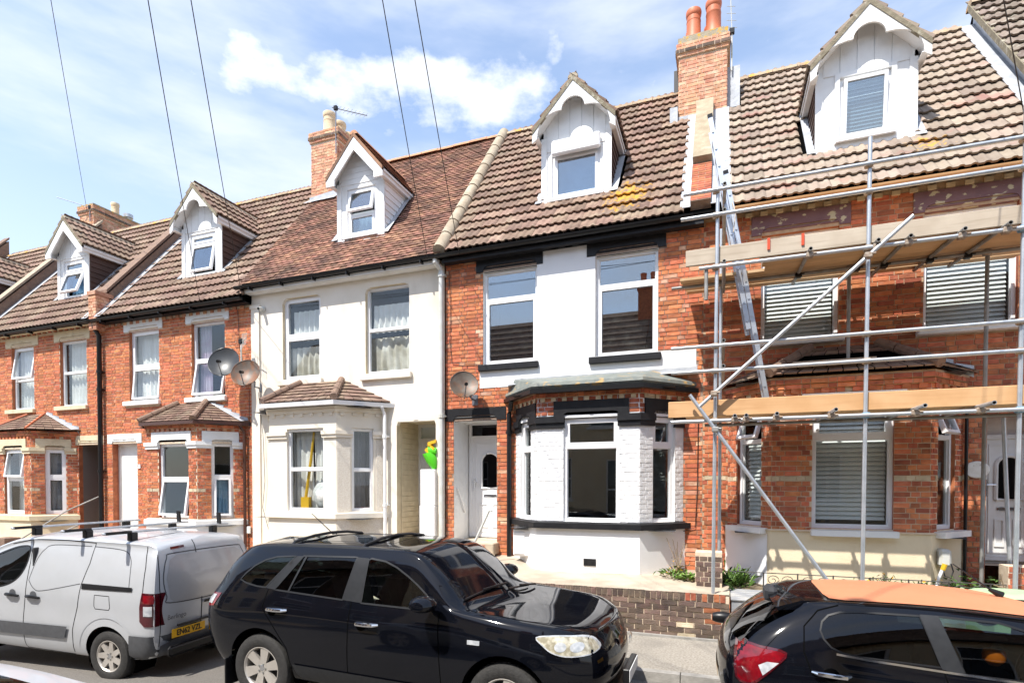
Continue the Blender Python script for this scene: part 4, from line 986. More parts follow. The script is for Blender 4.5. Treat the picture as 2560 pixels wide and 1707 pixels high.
def porch(house, u0, u1, z0, z1, depth, ml, mr, mb_, mfloor='concrete_step'):
    p = MB(); y1 = FY+depth; y0 = FY+.1
    p.quad((u0, y0, z0), (u0, y1, z0), (u0, y1, z1), (u0, y0, z1), 0); p.quad((u1, y0, z0), (u1, y0, z1), (u1, y1, z1), (u1, y1, z0), 1)
    p.quad((u0, y0, z1), (u0, y1, z1), (u1, y1, z1), (u1, y0, z1), 0); p.quad((u0, y0, z0), (u1, y0, z0), (u1, y1, z0), (u0, y1, z0), 2)
    p.quad((u0, y1, z0), (u1, y1, z0), (u1, y1, z1), (u0, y1, z1), 3)
    return p.put('porch', [ml, mr, mfloor, mb_], house)
def pot(parent, x, y, z, h, r, mat, lean=0):
    m = MB(); m.lathe([(r*1.04, 0), (r*1.02, .05), (r*.97, .07), (r*.94, h*.62), (r*.97, h*.63), (r*.97, h*.66), (r*.93, h*.67), (r*.91, h-.13), (r*1.0, h-.11), (r*1.04, h-.07), (r*1.04, h-.02), (r*1.0, h), (r*.8, h), (r*.76, h-.05), (r*.72, h-.3)], (x, y, z), 20)
    return m.put('chimney_pot', mat, parent, True)
def stack(house, x0, x1, y0, y1, z0, z1, bm, specs_limit, rng, capmat=None, corbel=3, name='chimney', hi=.27):
    """brick stack with corbelled head; bricks on the four faces"""
    mb = MB(); mb.box(x0, x1, y0, y1, z0, z1+.02); st = mb.put(name, 'mortar_pale', house); sp = []
    faces = [Panel((x0, y0, 0), (1, 0, 0)), Panel((x1, y0, 0), (0, 1, 0)), Panel((x0, y1, 0), (0, -1, 0))]
    for P, L in zip(faces, (x1-x0, y1-y0, y1-y0)): bricks(P, 0, L, z0, z1-hi, [], bm, sp, rng, zref=z0)
    # head: projecting courses
    e = 0; z = z1-hi; c = 0
    for e, hh in ((.03, .075), (.06, .075), (.045, .12))[:3]:
        for P, L in zip(faces, (x1-x0+2*e, y1-y0+2*e, y1-y0+2*e)):
            Q = Panel(P.O + P.N*e - P.U*e, P.U); bricks(Q, 0, L, z, z+hh+.03, [], bm if e != .06 else 'brick_dark', sp, rng, zref=z, course=hh if hh < .1 else .06)
        cm = MB(); cm.box(x0-e, x1+e, y0-e, y1+e, z, z+hh); cm.put('corbel', 'mortar_pale', st); z += hh
    place_bricks(st, sp, specs_limit, rng)
    return st

# ---------------------------------------------------------------- the houses
def house_empty(x0, x1, label, z=0.0):
    return thing('terraced_house', ((x0+x1)/2, FY, z), label, 'house', 'houses of the terrace')
def shell(h, x0, x1, zb, zo, ops, mats, rear=True):
    mb = MB(); zt = EZ+zo-.02
    backing(mb, FRONT, x0, x1, zb, zt, ops, .12, 0, 1)
    return mb.put('wall', mats, h)
def rear_shell(h, x0, x1, zb, zo):
    mb = MB(); zt = EZ+zo-.1; y1 = RIDGE_Y+3.2
    mb.quad((x1, y1, zb), (x0, y1, zb), (x0, y1, zt), (x1, y1, zt)); mb.quad((x0, y1, zb), (x0, FY, zb), (x0, FY, zt), (x0, y1, zt)); mb.quad((x1, FY, zb), (x1, y1, zb), (x1, y1, zt), (x1, FY, zt))
    mb.put('rear_wall', 'brick_red', h)
def dentils_eaves(h, x0, x1, z, mat, pitch=.225, w=.105):
    n = int((x1-x0)/pitch); mb = MB(); mb.box(0, w, FY-.035, FY-.002, 0, .065); me = mb.mesh('dentil'); me.materials.append(MATS[mat])
    for i in range(n): put('dentil', me, None, h, (x0+.06+i*pitch, 0, z))
def upper(h, u0, u1, z0, z1, split, **k):
    w = window(h, FRONT, u0, u1, z0, z1, -.075, split, **k); room(h, FRONT, u0, u1, z0, z1); return w

# ---- A: left brick house
rng = random.Random(11)
A0, A1, ZA = -19.9, -14.95, -.24
A = house_empty(A0, A1, 'red brick terraced house with cream lintels at the far left, dark open porch', .3)
wA = [(-18.69, -17.71, 4.20, 5.94), (-16.62, -15.55, 4.20, 5.94)]
opsA = [*wA, (-15.92, -15.02, .5, 3.16, .1), (-18.9, -16.0, .3, 3.48, 0)]
w_ = shell(A, A0, A1, .2, ZA, opsA, ['mortar_pale', 'brick_red']); rear_shell(A, A0, A1, -.3, ZA)
spA = []
covA = opsA + [(-18.94, -17.55, 5.94, 6.19), (-16.83, -15.42, 5.94, 6.19), (-16.10, -14.93, 3.16, 3.40), (-18.9, -17.7, 4.1, 4.2), (-16.8, -15.5, 4.1, 4.2)]
bricks(FRONT, A0, A1, .3, 6.2, covA, 'brick_orange', spA, rng)
for (a, b, c, d), sp_, ot in zip(wA, (5.02, 5.1), (.15, 0)): upper(A, a, b, c, d, sp_, opentop=ot, sash=(1,) if ot else ())
lintel(A, -18.92, -17.50, 5.94, 6.19, -18.69, -17.71, 'paint_cream'); lintel(A, -16.83, -15.40, 5.94, 6.19, -16.62, -15.55, 'paint_cream'); lintel(A, -16.10, -14.99, 3.16, 3.40, -15.92, -15.02, 'paint_cream')
sill(A, -18.90, -17.66, 4.09, 4.20, 'paint_cream'); sill(A, -16.78, -15.50, 4.09, 4.20, 'paint_cream')
porch(A, -15.92, -15.02, .75, 3.16, 2.6, 'porch_shade', 'brick_red', 'porch_shade')  # left and back walls coloured dark to stand in for shade inside
planA = [(-18.9, 9.9), (-18.23, 9.2), (-16.65, 9.2), (-16.0, 9.9)]
zA = dict(base=.2, sill0=1.18, sill1=1.32, cap0=2.91, cap1=3.07, lin0=3.03, lin1=3.30, cor1=3.48, eav=3.52, top=4.02, w0=1.34, w1=3.04, sillm='paint_cream', linm='paint_cream', capm='paint_cream', corm='brick_red', dent=('brick_orange', 3.30, .14, .07),
          lw=[(.1, .84), (.16, 1.42), (.1, .84)], split=[2.25, 2.28, 2.30], up=(0, .15, 0), ax=(-17.95, -17.2), tilem='tile_umber', rows=7, hips='thin', steplead=True)
bay(A, planA, 0, 'brick', zA, rng, spA, [(.24, .70), (.47, 1.30), (.28, .72)], 'tile', 'A')
place_bricks(w_, spA, 260, rng)
dentils_eaves(A, A0+.1, A1, 6.215, 'brick_red')
roof(A, A0, A1, ZA, 'roll', 'tile_umber', rng, dormer_hole(-16.95, 1.30, ZA), xt0=-19.5, xt1=-15.1)
gutter(A, A0, A1+.02, ZA, 'plastic_black', brackets=5)
f = MB(); f.box(A0, A1, 9.74, 9.89, 6.245, 6.29); f.box(A0, A1, 9.70, 9.74, 6.22, 6.32); f.put('fascia', 'paint_cream', A)
dormer(A, -16.95, 1.30, ZA, 'plain', 'cladding_brown', 'tile_umber', 'ridge_stone', dict(box=(-.42, .42, 7.60, 8.62), split=8.30, low=.34, glow='glass_house'), rng=rng)
# parapets between the plots
def parapet(h, x0, x1, zo, copmat, sidemat, top_h=.34, y0=EY-.02, pillar=True, y1=RIDGE_Y):
    p = MB(); lift = top_h
    zA_, zB_ = roof_z(y0+.35, zo)+lift, roof_z(y1, zo)+lift
    p.prism([(x0, y0+.35, roof_z(y0+.35, zo)-.3), (x0, y1, roof_z(y1, zo)-.3), (x0, y1, zB_), (x0, y0+.35, zA_)], (x1-x0, 0, 0)); po = p.put('parapet', sidemat, h)
    c = MB(); c.prism([(x0-.03, y0+.27, zA_-.02), (x0-.03, y1, zB_+.06), (x0-.03, y1, zB_+.14), (x0-.03, y0+.27, zA_+.06)], (x1-x0+.06, 0, 0)); c.put('coping', copmat, po)
    if pillar:
        q = MB(); zt = zA_-.02; q.box(x0, x1+.0, y0+.02, y0+.42, roof_z(y0, zo)-.25, zt-.10); q.box(x0-.02, x1+.02, y0-.01, y0+.45, zt-.12, zt-.02); q.put('kneeler', ['brick_salmon'], po)
        b = []; bricks(Panel((x0, y0+.02, 0), (1, 0, 0)), 0, x1-x0, roof_z(y0, zo)-.2, zt-.12, [], 'brick_salmon', b, rng); bricks(Panel((x1, y0+.02, 0), (0, 1, 0)), 0, .4, roof_z(y0, zo)-.2, zt-.12, [], 'brick_salmon', b, rng); place_bricks(po, b, 40, rng)
    for s, d, m in ((x1, .22, 'lead_white'), (x0-.2, .2, 'lead')):
        fl = MB(); l = S_N*.055; fl.prism([Vector((s, y0, roof_z(y0, zo)))+l, Vector((s+d, y0, roof_z(y0, zo)))+l, Vector((s+d, y1, roof_z(y1, zo)))+l, Vector((s, y1, roof_z(y1, zo)))+l], S_N*.008); fl.put('flashing', m, po)
    return po
parapet(A, -15.08, -14.80, ZA, 'coping_brown', 'coping_brown')
parapet(A, -19.98, -19.72, ZA, 'coping_stone', 'coping_brown', .42)
ca = stack(A, -20.6, -19.9, 12.95, 14.75, 9.9, 11.55, 'brick_salmon', 40, rng)
cm = MB(); cm.prism([(-20.66, 12.9, 11.55), (-19.84, 12.9, 11.55), (-19.84, 14.8, 11.55), (-20.66, 14.8, 11.55)], (0, 0, .05)); cm.put('flaunching', 'lichen_cap', ca)
pot(ca, -20.22, 13.9, 11.58, .52, .13, 'pot_cream')
cw = MB(); cw.lathe([(.10, 0), (.10, .2), (.16, .2), (.16, .32), (.06, .36)], (-20.2, 14.35, 11.58), 12); cw.put('cowl', 'galv', ca, True)

# ---- B: second brick house with white lintels
rng = random.Random(12)
B0, B1 = -14.95, -9.97
B = house_empty(B0, B1, 'red brick terraced house with white lintels, left of the cream rendered house', .3)
wB = [(-13.95, -12.91, 4.20, 5.95), (-11.83, -10.78, 4.18, 5.95)]
opsB = [*wB, (-14.62, -13.71, .5, 3.16, .1), (-13.1, -10.22, .3, 3.48, 0)]
w_ = shell(B, B0, B1, .2, ZA, opsB, ['mortar_pale', 'brick_red']); rear_shell(B, B0, B1, -.3, ZA)
spB = []
covB = opsB + [(-14.13, -12.78, 5.95, 6.19), (-12.0, -10.64, 5.95, 6.18), (-14.78, -13.54, 3.16, 3.40), (-14.1, -12.9, 4.09, 4.2), (-12., -10.75, 4.08, 4.19)]
bricks(FRONT, B0, B1, .3, 6.2, covB, 'brick_orange', spB, rng)
upper(B, *wB[0], 5.05, openlow=.10, sash=(0, 1)); upper(B, *wB[1], 5.08, openlow=.17, sash=(0,))
lintel(B, -14.13, -12.78, 5.95, 6.20, -13.95, -12.91, 'paint_white'); lintel(B, -12.0, -10.64, 5.95, 6.19, -11.83, -10.78, 'paint_white'); lintel(B, -14.78, -13.54, 3.16, 3.40, -14.62, -13.71, 'paint_white')
sill(B, -14.12, -12.86, 4.09, 4.20, 'paint_white'); sill(B, -12.0, -10.72, 4.07, 4.18, 'paint_white')
pB = porch(B, -14.62, -13.71, .75, 3.16, .30, 'brick_red', 'brick_red', 'brick_red')
panel_door(pB, -14.56, -13.77, 10.08, .76, 3.1, 'pvc_old', arch=False, fine=False)
planB = [(-13.1, 9.9), (-12.43, 9.2), (-10.87, 9.2), (-10.22, 9.9)]
zB = dict(base=.2, sill0=1.20, sill1=1.33, cap0=2.93, cap1=3.08, lin0=3.03, lin1=3.31, cor1=3.48, eav=3.52, top=4.06, w0=1.36, w1=3.04, sillm='paint_white', linm='paint_white', capm='paint_white', corm='brick_red', dent=('brick_salmon', 3.32, .15, .075),
          lw=[(.1, .84), (.18, 1.40), (.1, .84)], split=[2.25, 2.25, 2.30], low=(0, .15, .12), sash=(0,), ax=(-12.17, -11.31), tilem='tile_umber', rows=8, hips='round', steplead=True)
bB, FB, LB = bay(B, planB, 0, 'brick', zB, rng, spB, [(.24, .70), (.38, 1.31), (.28, .72)], 'tile', 'B')
place_bricks(w_, spB, 300, rng)
gb = MB(); band(planB, .11, .15, 3.46, 3.53, gb); gb.put('gutter', 'plastic_brown', B)
pipe(B, [(-10.18, 9.72, 3.46), (-10.14, 9.82, 3.3), (-10.14, 9.82, .3)], .035, 'plastic_brown')
roof(B, B0, B1, ZA, 'roll', 'tile_umber', rng, dormer_hole(-12.13, 1.32, ZA), xt0=-14.75, xt1=B1)
gutter(B, B0-.1, B1-.02, ZA, 'plastic_black', brackets=5)
f = MB(); f.box(B0, B1, 9.72, 9.89, 6.20, 6.33); f.put('fascia', 'paint_black', B); dentils_eaves(B, B0+.1, B1, 6.13, 'brick_salmon')
dormer(B, -12.13, 1.32, ZA, 'scallop', 'cladding_brown', 'tile_umber', 'ridge_stone', dict(box=(-.40, .44, 7.60, 8.62), split=8.36, low=.18), rng=rng)
pipe(B, [(-14.95, 9.70, 6.25), (-14.95, 9.70, 6.10), (-14.92, 9.80, 5.92), (-14.92, 9.80, .3)], .055, 'plastic_black', joints=[(-14.92, 9.80, 5.0), (-14.92, 9.80, 4.55), (-14.92, 9.80, 2.45)])
num = MB(); num.box(-13.66, -13.58, 9.87, 9.888, 2.52, 2.62); np_ = num.put('number_plaque', 'paint_white', B)

# ---- C: cream rendered house
rng = random.Random(13)
C0, C1 = -9.97, -5.08
C = house_empty(C0, C1, 'cream rendered terraced house with clay tiled roof and white dormer', .6)
wC = [(-9.09, -8.06, 4.42, 6.22), (-6.92, -5.87, 4.42, 6.20)]
opsC = [(*wC[0], .14), (*wC[1], .14), (-6.18, -5.28, .7, 3.42, .1), (-9.47, -6.5, .5, 3.70, 0)]
w_ = shell(C, C0, C1, .3, 0, opsC, ['render_cream', 'paint_cream']); rear_shell(C, C0, C1, -.2, 0)
upper(C, *wC[0], 5.37, sash=(0, 1)); upper(C, *wC[1], 5.33, sash=())
for a, b, c, d in wC:
    l = MB(); P = FRONT
    for sg, ux in ((1, a), (-1, b)): l.prism([P.p(ux, d, -.12), P.p(ux+sg*.11, d, -.12), P.p(ux+sg*.035, d-.03, -.12), P.p(ux, d-.11, -.12)], P.N*.118)
    l.put('lintel', 'render_cream', C); sill(C, a-.1, b+.06, d-1.92, d-1.80, 'paint_white' if False else 'render_cream', .075)
rb = MB(); rb.box(C0+.02, C1-.12, FY-.03, FY-.001, 6.18, 6.42) if False else None
f = MB(); f.box(C0-.06, C1-.02, 9.70, 9.73, 6.40, 6.52); f.box(C0-.06, C1-.02, 9.73, 9.89, 6.385, 6.41); f.put('fascia', 'pvc_old', C)
pil = MB(); pil.box(C0+.005, C0+.24, FY-.03, FY-.001, .6, 6.08); pil.box(C0-.02, C0+.26, FY-.045, FY-.001, 6.08, 6.16); pil.put('pilaster', 'render_cream', C)
pC = porch(C, -6.18, -5.28, .98, 3.42, .92, 'paint_cream', 'render_cream', 'pvc_white')
for k in range(22):   # horizontal boarding on the porch side wall
    b = MB(); z = 1.0+k*.11; b.box(-6.18, -6.160, 10.05, 10.80, z, z+.104); b.put('board', 'paint_cream', pC)
panel_door(pC, -6.10, -5.30, 10.78, 1.0, 3.05, 'pvc_old', arch=False, fan=3.36)
fd = MB(); fd.add([(-5.74+.16*math.cos(t), 10.76, 2.5+.22*math.sin(t)) for t in [math.pi*k/8 for k in range(9)]], [list(range(9))[::-1]]); fd.put('fanlight', 'glass_tint', pC)
l = MB(); P = FRONT
for sg, ux in ((1, -6.18), (-1, -5.28)): l.prism([P.p(ux, 3.42, -.12), P.p(ux+sg*.10, 3.42, -.12), P.p(ux+sg*.03, 3.40, -.12), P.p(ux, 3.32, -.12)], P.N*.118)
l.tube([P.p(-6.15, 3.405, -.02), P.p(-5.31, 3.405, -.02)], .022, 8); l.prism([P.p(-5.78, 3.42, 0), P.p(-5.68, 3.42, 0), P.p(-5.73, 3.47, 0)], P.N*.01); l.put('lintel', 'render_cream', C)
planC = [(-9.47, 9.9), (-8.82, 9.2), (-7.13, 9.2), (-6.5, 9.9)]
zC = dict(base=.5, sill0=1.44, sill1=1.56, cap0=3.06, cap1=3.20, lin0=3.22, lin1=3.40, cor1=3.68, eav=3.79, top=4.32, w0=1.58, w1=3.26, sillm='render_cream', linm=None, capm='render_cream', corm='render_cream', dent=('render_cream', 3.50, .22, .085),
          lw=[None, None, None], split=[2.42, 2.43, 2.42], sash=(), ax=(-8.51, -7.48), tilem='tile_umber', rows=6, hips='round', sp=.09)
bC, FC, LC = bay(C, planC, 0, 'render', zC, rng, [], [(.24, .70), (.46, 1.38), (.30, .74)], 'tile', 'C')
for i, (a, b) in enumerate([(.24, .70), (.46, 1.38), (.30, .74)]):
    l = MB(); P = FC[i]
    for sg, ux in ((1, a), (-1, b)): l.prism([P.p(ux, 3.36, -.1), P.p(ux+sg*.10, 3.36, -.1), P.p(ux+sg*.03, 3.34, -.1), P.p(ux, 3.25, -.1)], P.N*.098)
    l.put('lintel', 'render_cream', bC)
rp = MB(); P = FC[2]; rp.obox(P.p(.02, 1.57, 0), P.U*.25, P.N*.012, Vector((0, 0, 1.48))); rp.obox(P.p(.80, 1.57, 0), P.U*.12, P.N*.012, Vector((0, 0, 1.48))); rp.obox(P.p(.0, .6, .03), P.U*.94, P.N*.012, Vector((0, 0, .84))); rp.put('roughcast', 'render_rough', bC)
gb = MB(); band(planC, .10, .20, 3.69, 3.77, gb, d1b=.215); gb.put('gutter', 'pvc_white', C)
pipe(C, [(-6.42, 9.72, 3.7), (-6.40, 9.80, 3.55), (-6.40, 9.80, .7)], .036, 'pvc_white', joints=[(-6.40, 9.80, 3.1), (-6.40, 9.80, 1.7)])
def hatchC(x, y): return -10.2 < x < -9.37 and y > 12.15
roof(C, C0-.12, C1+.05, 0, 'plain', 'tile_clay', rng, dormer_hole(-7.43, 1.21, 0, hatchC), ridge='ridge_terracotta', solo=300)
gutter(C, C0-.2, C1+.06, 0, 'plastic_black', fall=-.0, brackets=6)
dormer(C, -7.43, 1.21, 0, 'plain', 'cladding_white', 'tile_clay', 'ridge_terracotta', dict(box=(-.36, .38, 7.60, 8.66), split=8.10, up=.22), kind='plain', board='horizontal', vergemat='tile_clay', rng=rng)
pipe(C, [(-5.16, 9.66, 6.5), (-5.16, 9.66, 6.42), (-5.10, 9.80, 6.28), (-5.10, 9.80, .6)], .05, 'pvc_grey', joints=[(-5.10, 9.80, 6.2), (-5.10, 9.80, 3.46), (-5.10, 9.80, 1.05)])
cc = stack(C, -10.2, -9.36, 12.2, 13.9, 9.5, 11.40, 'brick_salmon', 130, rng)
for i, (yy, hh, rr) in enumerate(((12.45, .62, .165), (12.85, .60, .165), (13.22, .50, .16), (13.52, .42, .15))): pot(cc, -9.80 + .02*i, yy, 11.38, hh, rr, 'pot_cream')
cw = MB(); cw.lathe([(.10, 0), (.10, .22), (.17, .24), (.17, .33), (.05, .36)], (-9.6, 13.78, 11.38), 12); cw.put('cowl', 'plastic_black', cc, True)
fl = MB(); fl.add([(-10.24, 12.17, 9.62), (-9.33, 12.17, 9.62), (-9.33, 12.17, 9.80), (-10.24, 12.17, 9.72)], [(0, 1, 2, 3)]); fl.add([(-10.3, 11.98, 9.50), (-9.3, 11.98, 9.50), (-9.33, 12.17, 9.66), (-10.24, 12.17, 9.66)], [(0, 1, 2, 3)]); fl.put('flashing', 'lead_white', cc)
# rolled verge between the cream house and the black-trimmed one
nv = 11
for i in range(nv):
    a, b = i/nv, (i+1)/nv-.004; y0, y1 = EY-.02, RIDGE_Y+.02
    m = MB(); q = lambda t: Vector((-5.06, y0+(y1-y0)*t, roof_z(y0+(y1-y0)*t)+.07)); m.tube([q(a), q(b)], [.135, .125], 12); m.put('verge_tile', 'ridge_stone', C, True)

# ---- D: black and white painted house
rng = random.Random(14)
D0, D1 = -5.05, -.25
D = house_empty(D0, D1, 'red brick terraced house with black lintels and white painted panel and bay', .6)
wD = [(-4.25, -3.17, 4.40, 6.18), (-2.07, -.99, 4.38, 6.18)]
opsD = [*wD, (-4.88, -3.97, .66, 3.36, .1), (-3.58, -.56, .5, 3.74, 0)]
w_ = shell(D, D0, D1, .3, 0, opsD, ['mortar_grey', 'paint_white']); rear_shell(D, D0, D1, -.2, 0)
spD = []
white = [(-3.17, -2.07, 3.97, 6.52), (-4.32, -3.17, 3.97, 4.41), (-2.07, -.36, 4.09, 4.40)]
covD = opsD + white + [(-4.39, -3.05, 6.18, 6.5), (-2.23, -.86, 6.18, 6.5), (-5.06, -3.78, 3.36, 3.59), (-4.33, -3.13, 4.29, 4.40), (-2.18, -.93, 4.27, 4.39)]
bricks(FRONT, D0, D1, .62, 6.5, covD, 'brick_orange', spD, rng, alt='brick_salmon', altp=.12)
pp = MB()
for a, b, c, d in ((-3.165, -2.075, 4.41, 6.44), (-4.32, -.36, 4.10, 4.405), (-4.32, -3.60, 3.97, 4.10), (-3.0, -2.27, 6.44, 6.50)): pp.box(a, b, FY-.014, FY-.0015, c, d)
pp.put('painted_panel', 'render_white', D)
upper(D, *wD[0], 5.65, sash=(0,), gl='glass_house'); upper(D, *wD[1], 5.65, sash=(0,), gl='glass_house')
lintel(D, -4.39, -3.05, 6.18, 6.49, -4.25, -3.17, 'paint_black'); lintel(D, -2.23, -.86, 6.18, 6.49, -2.07, -.99, 'paint_black'); lintel(D, -5.06, -3.78, 3.36, 3.59, -4.88, -3.97, 'paint_black')
sill(D, -4.33, -3.13, 4.285, 4.40, 'paint_black'); sill(D, -2.18, -.93, 4.265, 4.385, 'paint_black')
pD = porch(D, -4.88, -3.97, 1.0, 3.36, .74, 'paint_white', 'paint_white', 'pvc_white')
panel_door(pD, -4.80, -3.99, 10.60, 1.04, 3.05, 'pvc_white', arch=True, fan=3.34, glassm='glass_tint')
gr = MB(); gr.tube([(-4.86, 10.0, 2.05), (-4.84, 10.1, 1.9), (-4.84, 10.3, 1.62), (-4.86, 10.35, 1.55)], .015, 8); gr.put('grab_rail', 'pvc_white', pD)
st = MB(); st.cbox(-4.88, -3.93, 9.62, 10.62, .80, 1.02, .015); st.cbox(-4.90, -3.90, 9.34, 9.64, .58, .82, .015); st.put('doorstep', 'concrete_step', D)
ab = MB(); ab.box(-4.42, -4.10, 9.612, 9.625, .89, .985); abo = ab.put('air_brick', 'airbrick_red', D)
hb = MB()
for i in range(8):
    for j in range(3): hb.box(-4.405+i*.037, -4.383+i*.037, 9.606, 9.613, .90+j*.028, .916+j*.028)
hb.put('vent_hole', 'gap', abo)
planD = [(-3.58, 9.9), (-2.93, 9.2), (-1.20, 9.2), (-.56, 9.9)]
zD = dict(base=.5, sill0=1.38, sill1=1.495, cap0=3.08, cap1=3.28, lin0=3.24, lin1=3.53, cor1=3.72, eav=3.74, top=4.09, w0=1.50, w1=3.25, sillm='paint_black', linm='paint_black', capm='paint_black', corm='brick_red', dent=('brick_buff', 3.535, .19, .08),
          lw=[(.06, .90), (.29, 1.56), (.10, .95)], split=[2.74, 2.76, 2.76], sash=(1,), sp=.10, gl='glass_clear')
bD, FD, LD = bay(D, planD, 0, 'white', zD, rng, spD, [(.21, .67), (.46, 1.40), (.28, .76)], 'lead', 'D')
place_bricks(w_, spD, 300, rng)
gb = MB(); band(planD, .10, .185, 3.665, 3.735, gb); gb.put('gutter', 'plastic_black', D)
pipe(D, [(-3.60, 9.70, 3.68), (-3.66, 9.80, 3.52), (-3.69, 9.82, 3.45), (-3.69, 9.82, .76), (-3.69, 9.74, .70)], .045, 'plastic_black', joints=[(-3.69, 9.82, 3.1)])
vb = MB(); vb.box(-2.11, -1.90, 9.155, 9.168, .765, .885); vo = vb.put('air_brick', 'grille_dark', D)
vh = MB()
for i in range(10):
    for j in range(6): vh.box(-2.102+i*.02, -2.09+i*.02, 9.150, 9.156, .772+j*.019, .784+j*.019)
vh.put('vent_hole', 'gap', vo)
mbx = MB(); mbx.cbox(-3.46, -3.02, 9.40, 9.80, .84, 1.33, .02); mo = mbx.put('meter_box', 'pvc_white', D)
md = MB(); md.cbox(-3.44, -3.24, 9.385, 9.402, .88, 1.27, .005); md.put('meter_door', 'pvc_white', mo)
def hatchD(x, y): return (-.82 < x < .2 and y > 12.1) 
roof(D, C1+.02, D1, 0, 'roll', 'tile_brown', rng, dormer_hole(-2.58, 1.34, 0, hatchD), xt0=-4.94, xt1=-.56)
gutter(D, D0+.02, D1-.16, 0, 'plastic_black')
f = MB(); f.box(D0+.02, D1, 9.70, 9.73, 6.39, 6.535); f.box(D0+.02, D1, 9.73, 9.89, 6.40, 6.53); f.put('fascia', 'paint_black', D)
for k in range(3): b = MB(); b.box(-2.88+k*.26, -2.74+k*.26, 9.80, 9.886, 6.40, 6.47); b.put('dentil', 'paint_black', D)
dD = dormer(D, -2.58, 1.34, 0, 'scallop', 'cladding_brown', 'tile_brown', 'ridge_stone', dict(box=(-.47, .47, 7.60, 8.47)), rng=rng)
sb = MB(); sb.cbox(-3.04, -2.10, 10.36, 10.46, 8.40, 8.68, .03); sb.put('shutter_box', 'pvc_white', dD)
# party stack between D and E with its rendered buttress
ch = stack(D, -.82, .11, 12.2, 13.0, 9.4, 11.2, 'brick_salmon', 150, rng)
bk = MB(); bk.box(-.98, .11, 13.02, 13.7, 9.8, 11.28); bk.put('rear_flue', 'grille_dark', ch)
cap = MB(); cap.prism([(-.84, 12.17, 11.2), (.13, 12.17, 11.2), (.13, 13.05, 11.2), (-.84, 13.05, 11.2)], (0, 0, .12)); cap.prism([(-.74, 12.25, 11.3), (.05, 12.25, 11.3), (.05, 12.95, 11.3), (-.74, 12.95, 11.3)], (0, 0, .10)); cap.put('flaunching', 'lichen_cap', ch)
pot(ch, -.545, 12.42, 11.36, .62, .15, 'terracotta'); pot(ch, -.155, 12.42, 11.36, .70, .155, 'terracotta')
pot(ch, -.57, 12.82, 11.38, .48, .15, 'terracotta'); pot(ch, -.20, 12.85, 11.38, .5, .15, 'terracotta')
bt = MB(); l = S_N*.10
def slab(x0, x1, y0, y1, lift, th, mb, mi=0): q = lambda x, y: Vector((x, y, roof_z(y)))+S_N*lift; mb.prism([q(x0, y0), q(x1, y0), q(x1, y1), q(x0, y1)], S_N*th, mi)
slab(-.46, -.14, 10.62, 12.3, -.05, .30, bt); bt.put('buttress', 'render_tan', ch)
bs = MB(); slab(-.46, -.14, 9.75, 10.62, -.05, .18, bs); bs.put('buttress_foot', 'mortar_grey', ch)
bfm = MB(); bfm.box(0, 1, 0, 1, 0, 1); bfm = bfm.mesh('brick'); bfm.materials.append(MATS['brick_red'])
rot_b = Matrix((Vector((1, 0, 0)), S_UP, S_N)).transposed().to_euler()
for r_ in range(17):
    for c_ in range(2):
        w0, w1 = ((0, .21), (.22, .32))[c_] if r_ % 2 else ((0, .10), (.11, .32))[c_]
        yb_ = 9.76+r_*.05; put('brick', bfm, None, ch, Vector((-.46+w0, yb_, roof_z(yb_)))+S_N*.115, rot_b, (w1-w0, .066, .022))
for a, b, m in ((-.62, -.46, 'lead_white'), (-.14, .16, 'lead_white')):
    fl = MB()
    for k in range(8):
        y0 = 9.72+k*.31; slab(a+rng.uniform(-.01, .01), b+rng.uniform(-.012, .012), y0, y0+.305, .055, .012, fl)
    fl.put('flashing', m, ch)
fl = MB(); fl.box(-.99, -.835, 12.10, 12.6, 9.45, 9.9); fl.box(-.985, .16, 12.165, 12.195, 9.50, 9.72); fl.box(.115, .36, 12.35, 12.95, 9.75, 10.62); fl.put('flashing', 'lead_white', ch)

# ---- E: scaffolded house
rng = random.Random(15)
E0, E1 = -.25, 4.47
E_ = house_empty(E0, E1, 'red brick terraced house with peeling purple lintels behind the scaffold', .6)
wE = [(.63, 1.73, 4.42, 6.12), (2.83, 3.95, 4.42, 6.13)]
opsE = [*wE, (3.62, 4.42, .6, 3.12, .1), (.15, 3.33, .5, 3.70, 0)]
w_ = shell(E_, E0, E1, .3, 0, opsE, ['mortar_tan', 'brick_red']); rear_shell(E_, E0, E1, -.2, 0)
spE = []
covE = opsE + [(.48, 1.88, 6.13, 6.43), (2.69, 4.08, 6.13, 6.43), (.64, 1.8, 4.33, 4.42), (2.76, 4.0, 4.32, 4.42)]
bricks(FRONT, E0, E1, .62, 6.48, covE, 'brick_orange', spE, rng, alt='brick_red', altp=.4, band={29: 'brick_buff'}, zref=0.02)
upper(E_, *wE[0], None, sash=()); upper(E_, *wE[1], None, sash=())
lintel(E_, .48, 1.88, 6.13, 6.43, .63, 1.73, 'paint_purple'); lintel(E_, 2.69, 4.08, 6.13, 6.43, 2.83, 3.95, 'paint_purple')
sill(E_, .56, 1.80, 4.33, 4.42, 'paint_white', .12); sill(E_, 2.74, 4.02, 4.32, 4.42, 'paint_white', .12)
pE = porch(E_, 3.62, 4.42, .95, 3.12, .42, 'brick_red', 'brick_red', 'pvc_old')
panel_door(pE, 3.70, 4.36, 10.28, 1.0, 2.80, 'pvc_old', arch=True, glassm='glass_tint')
planE = [(.15, 9.9), (.75, 9.2), (2.74, 9.2), (3.33, 9.9)]
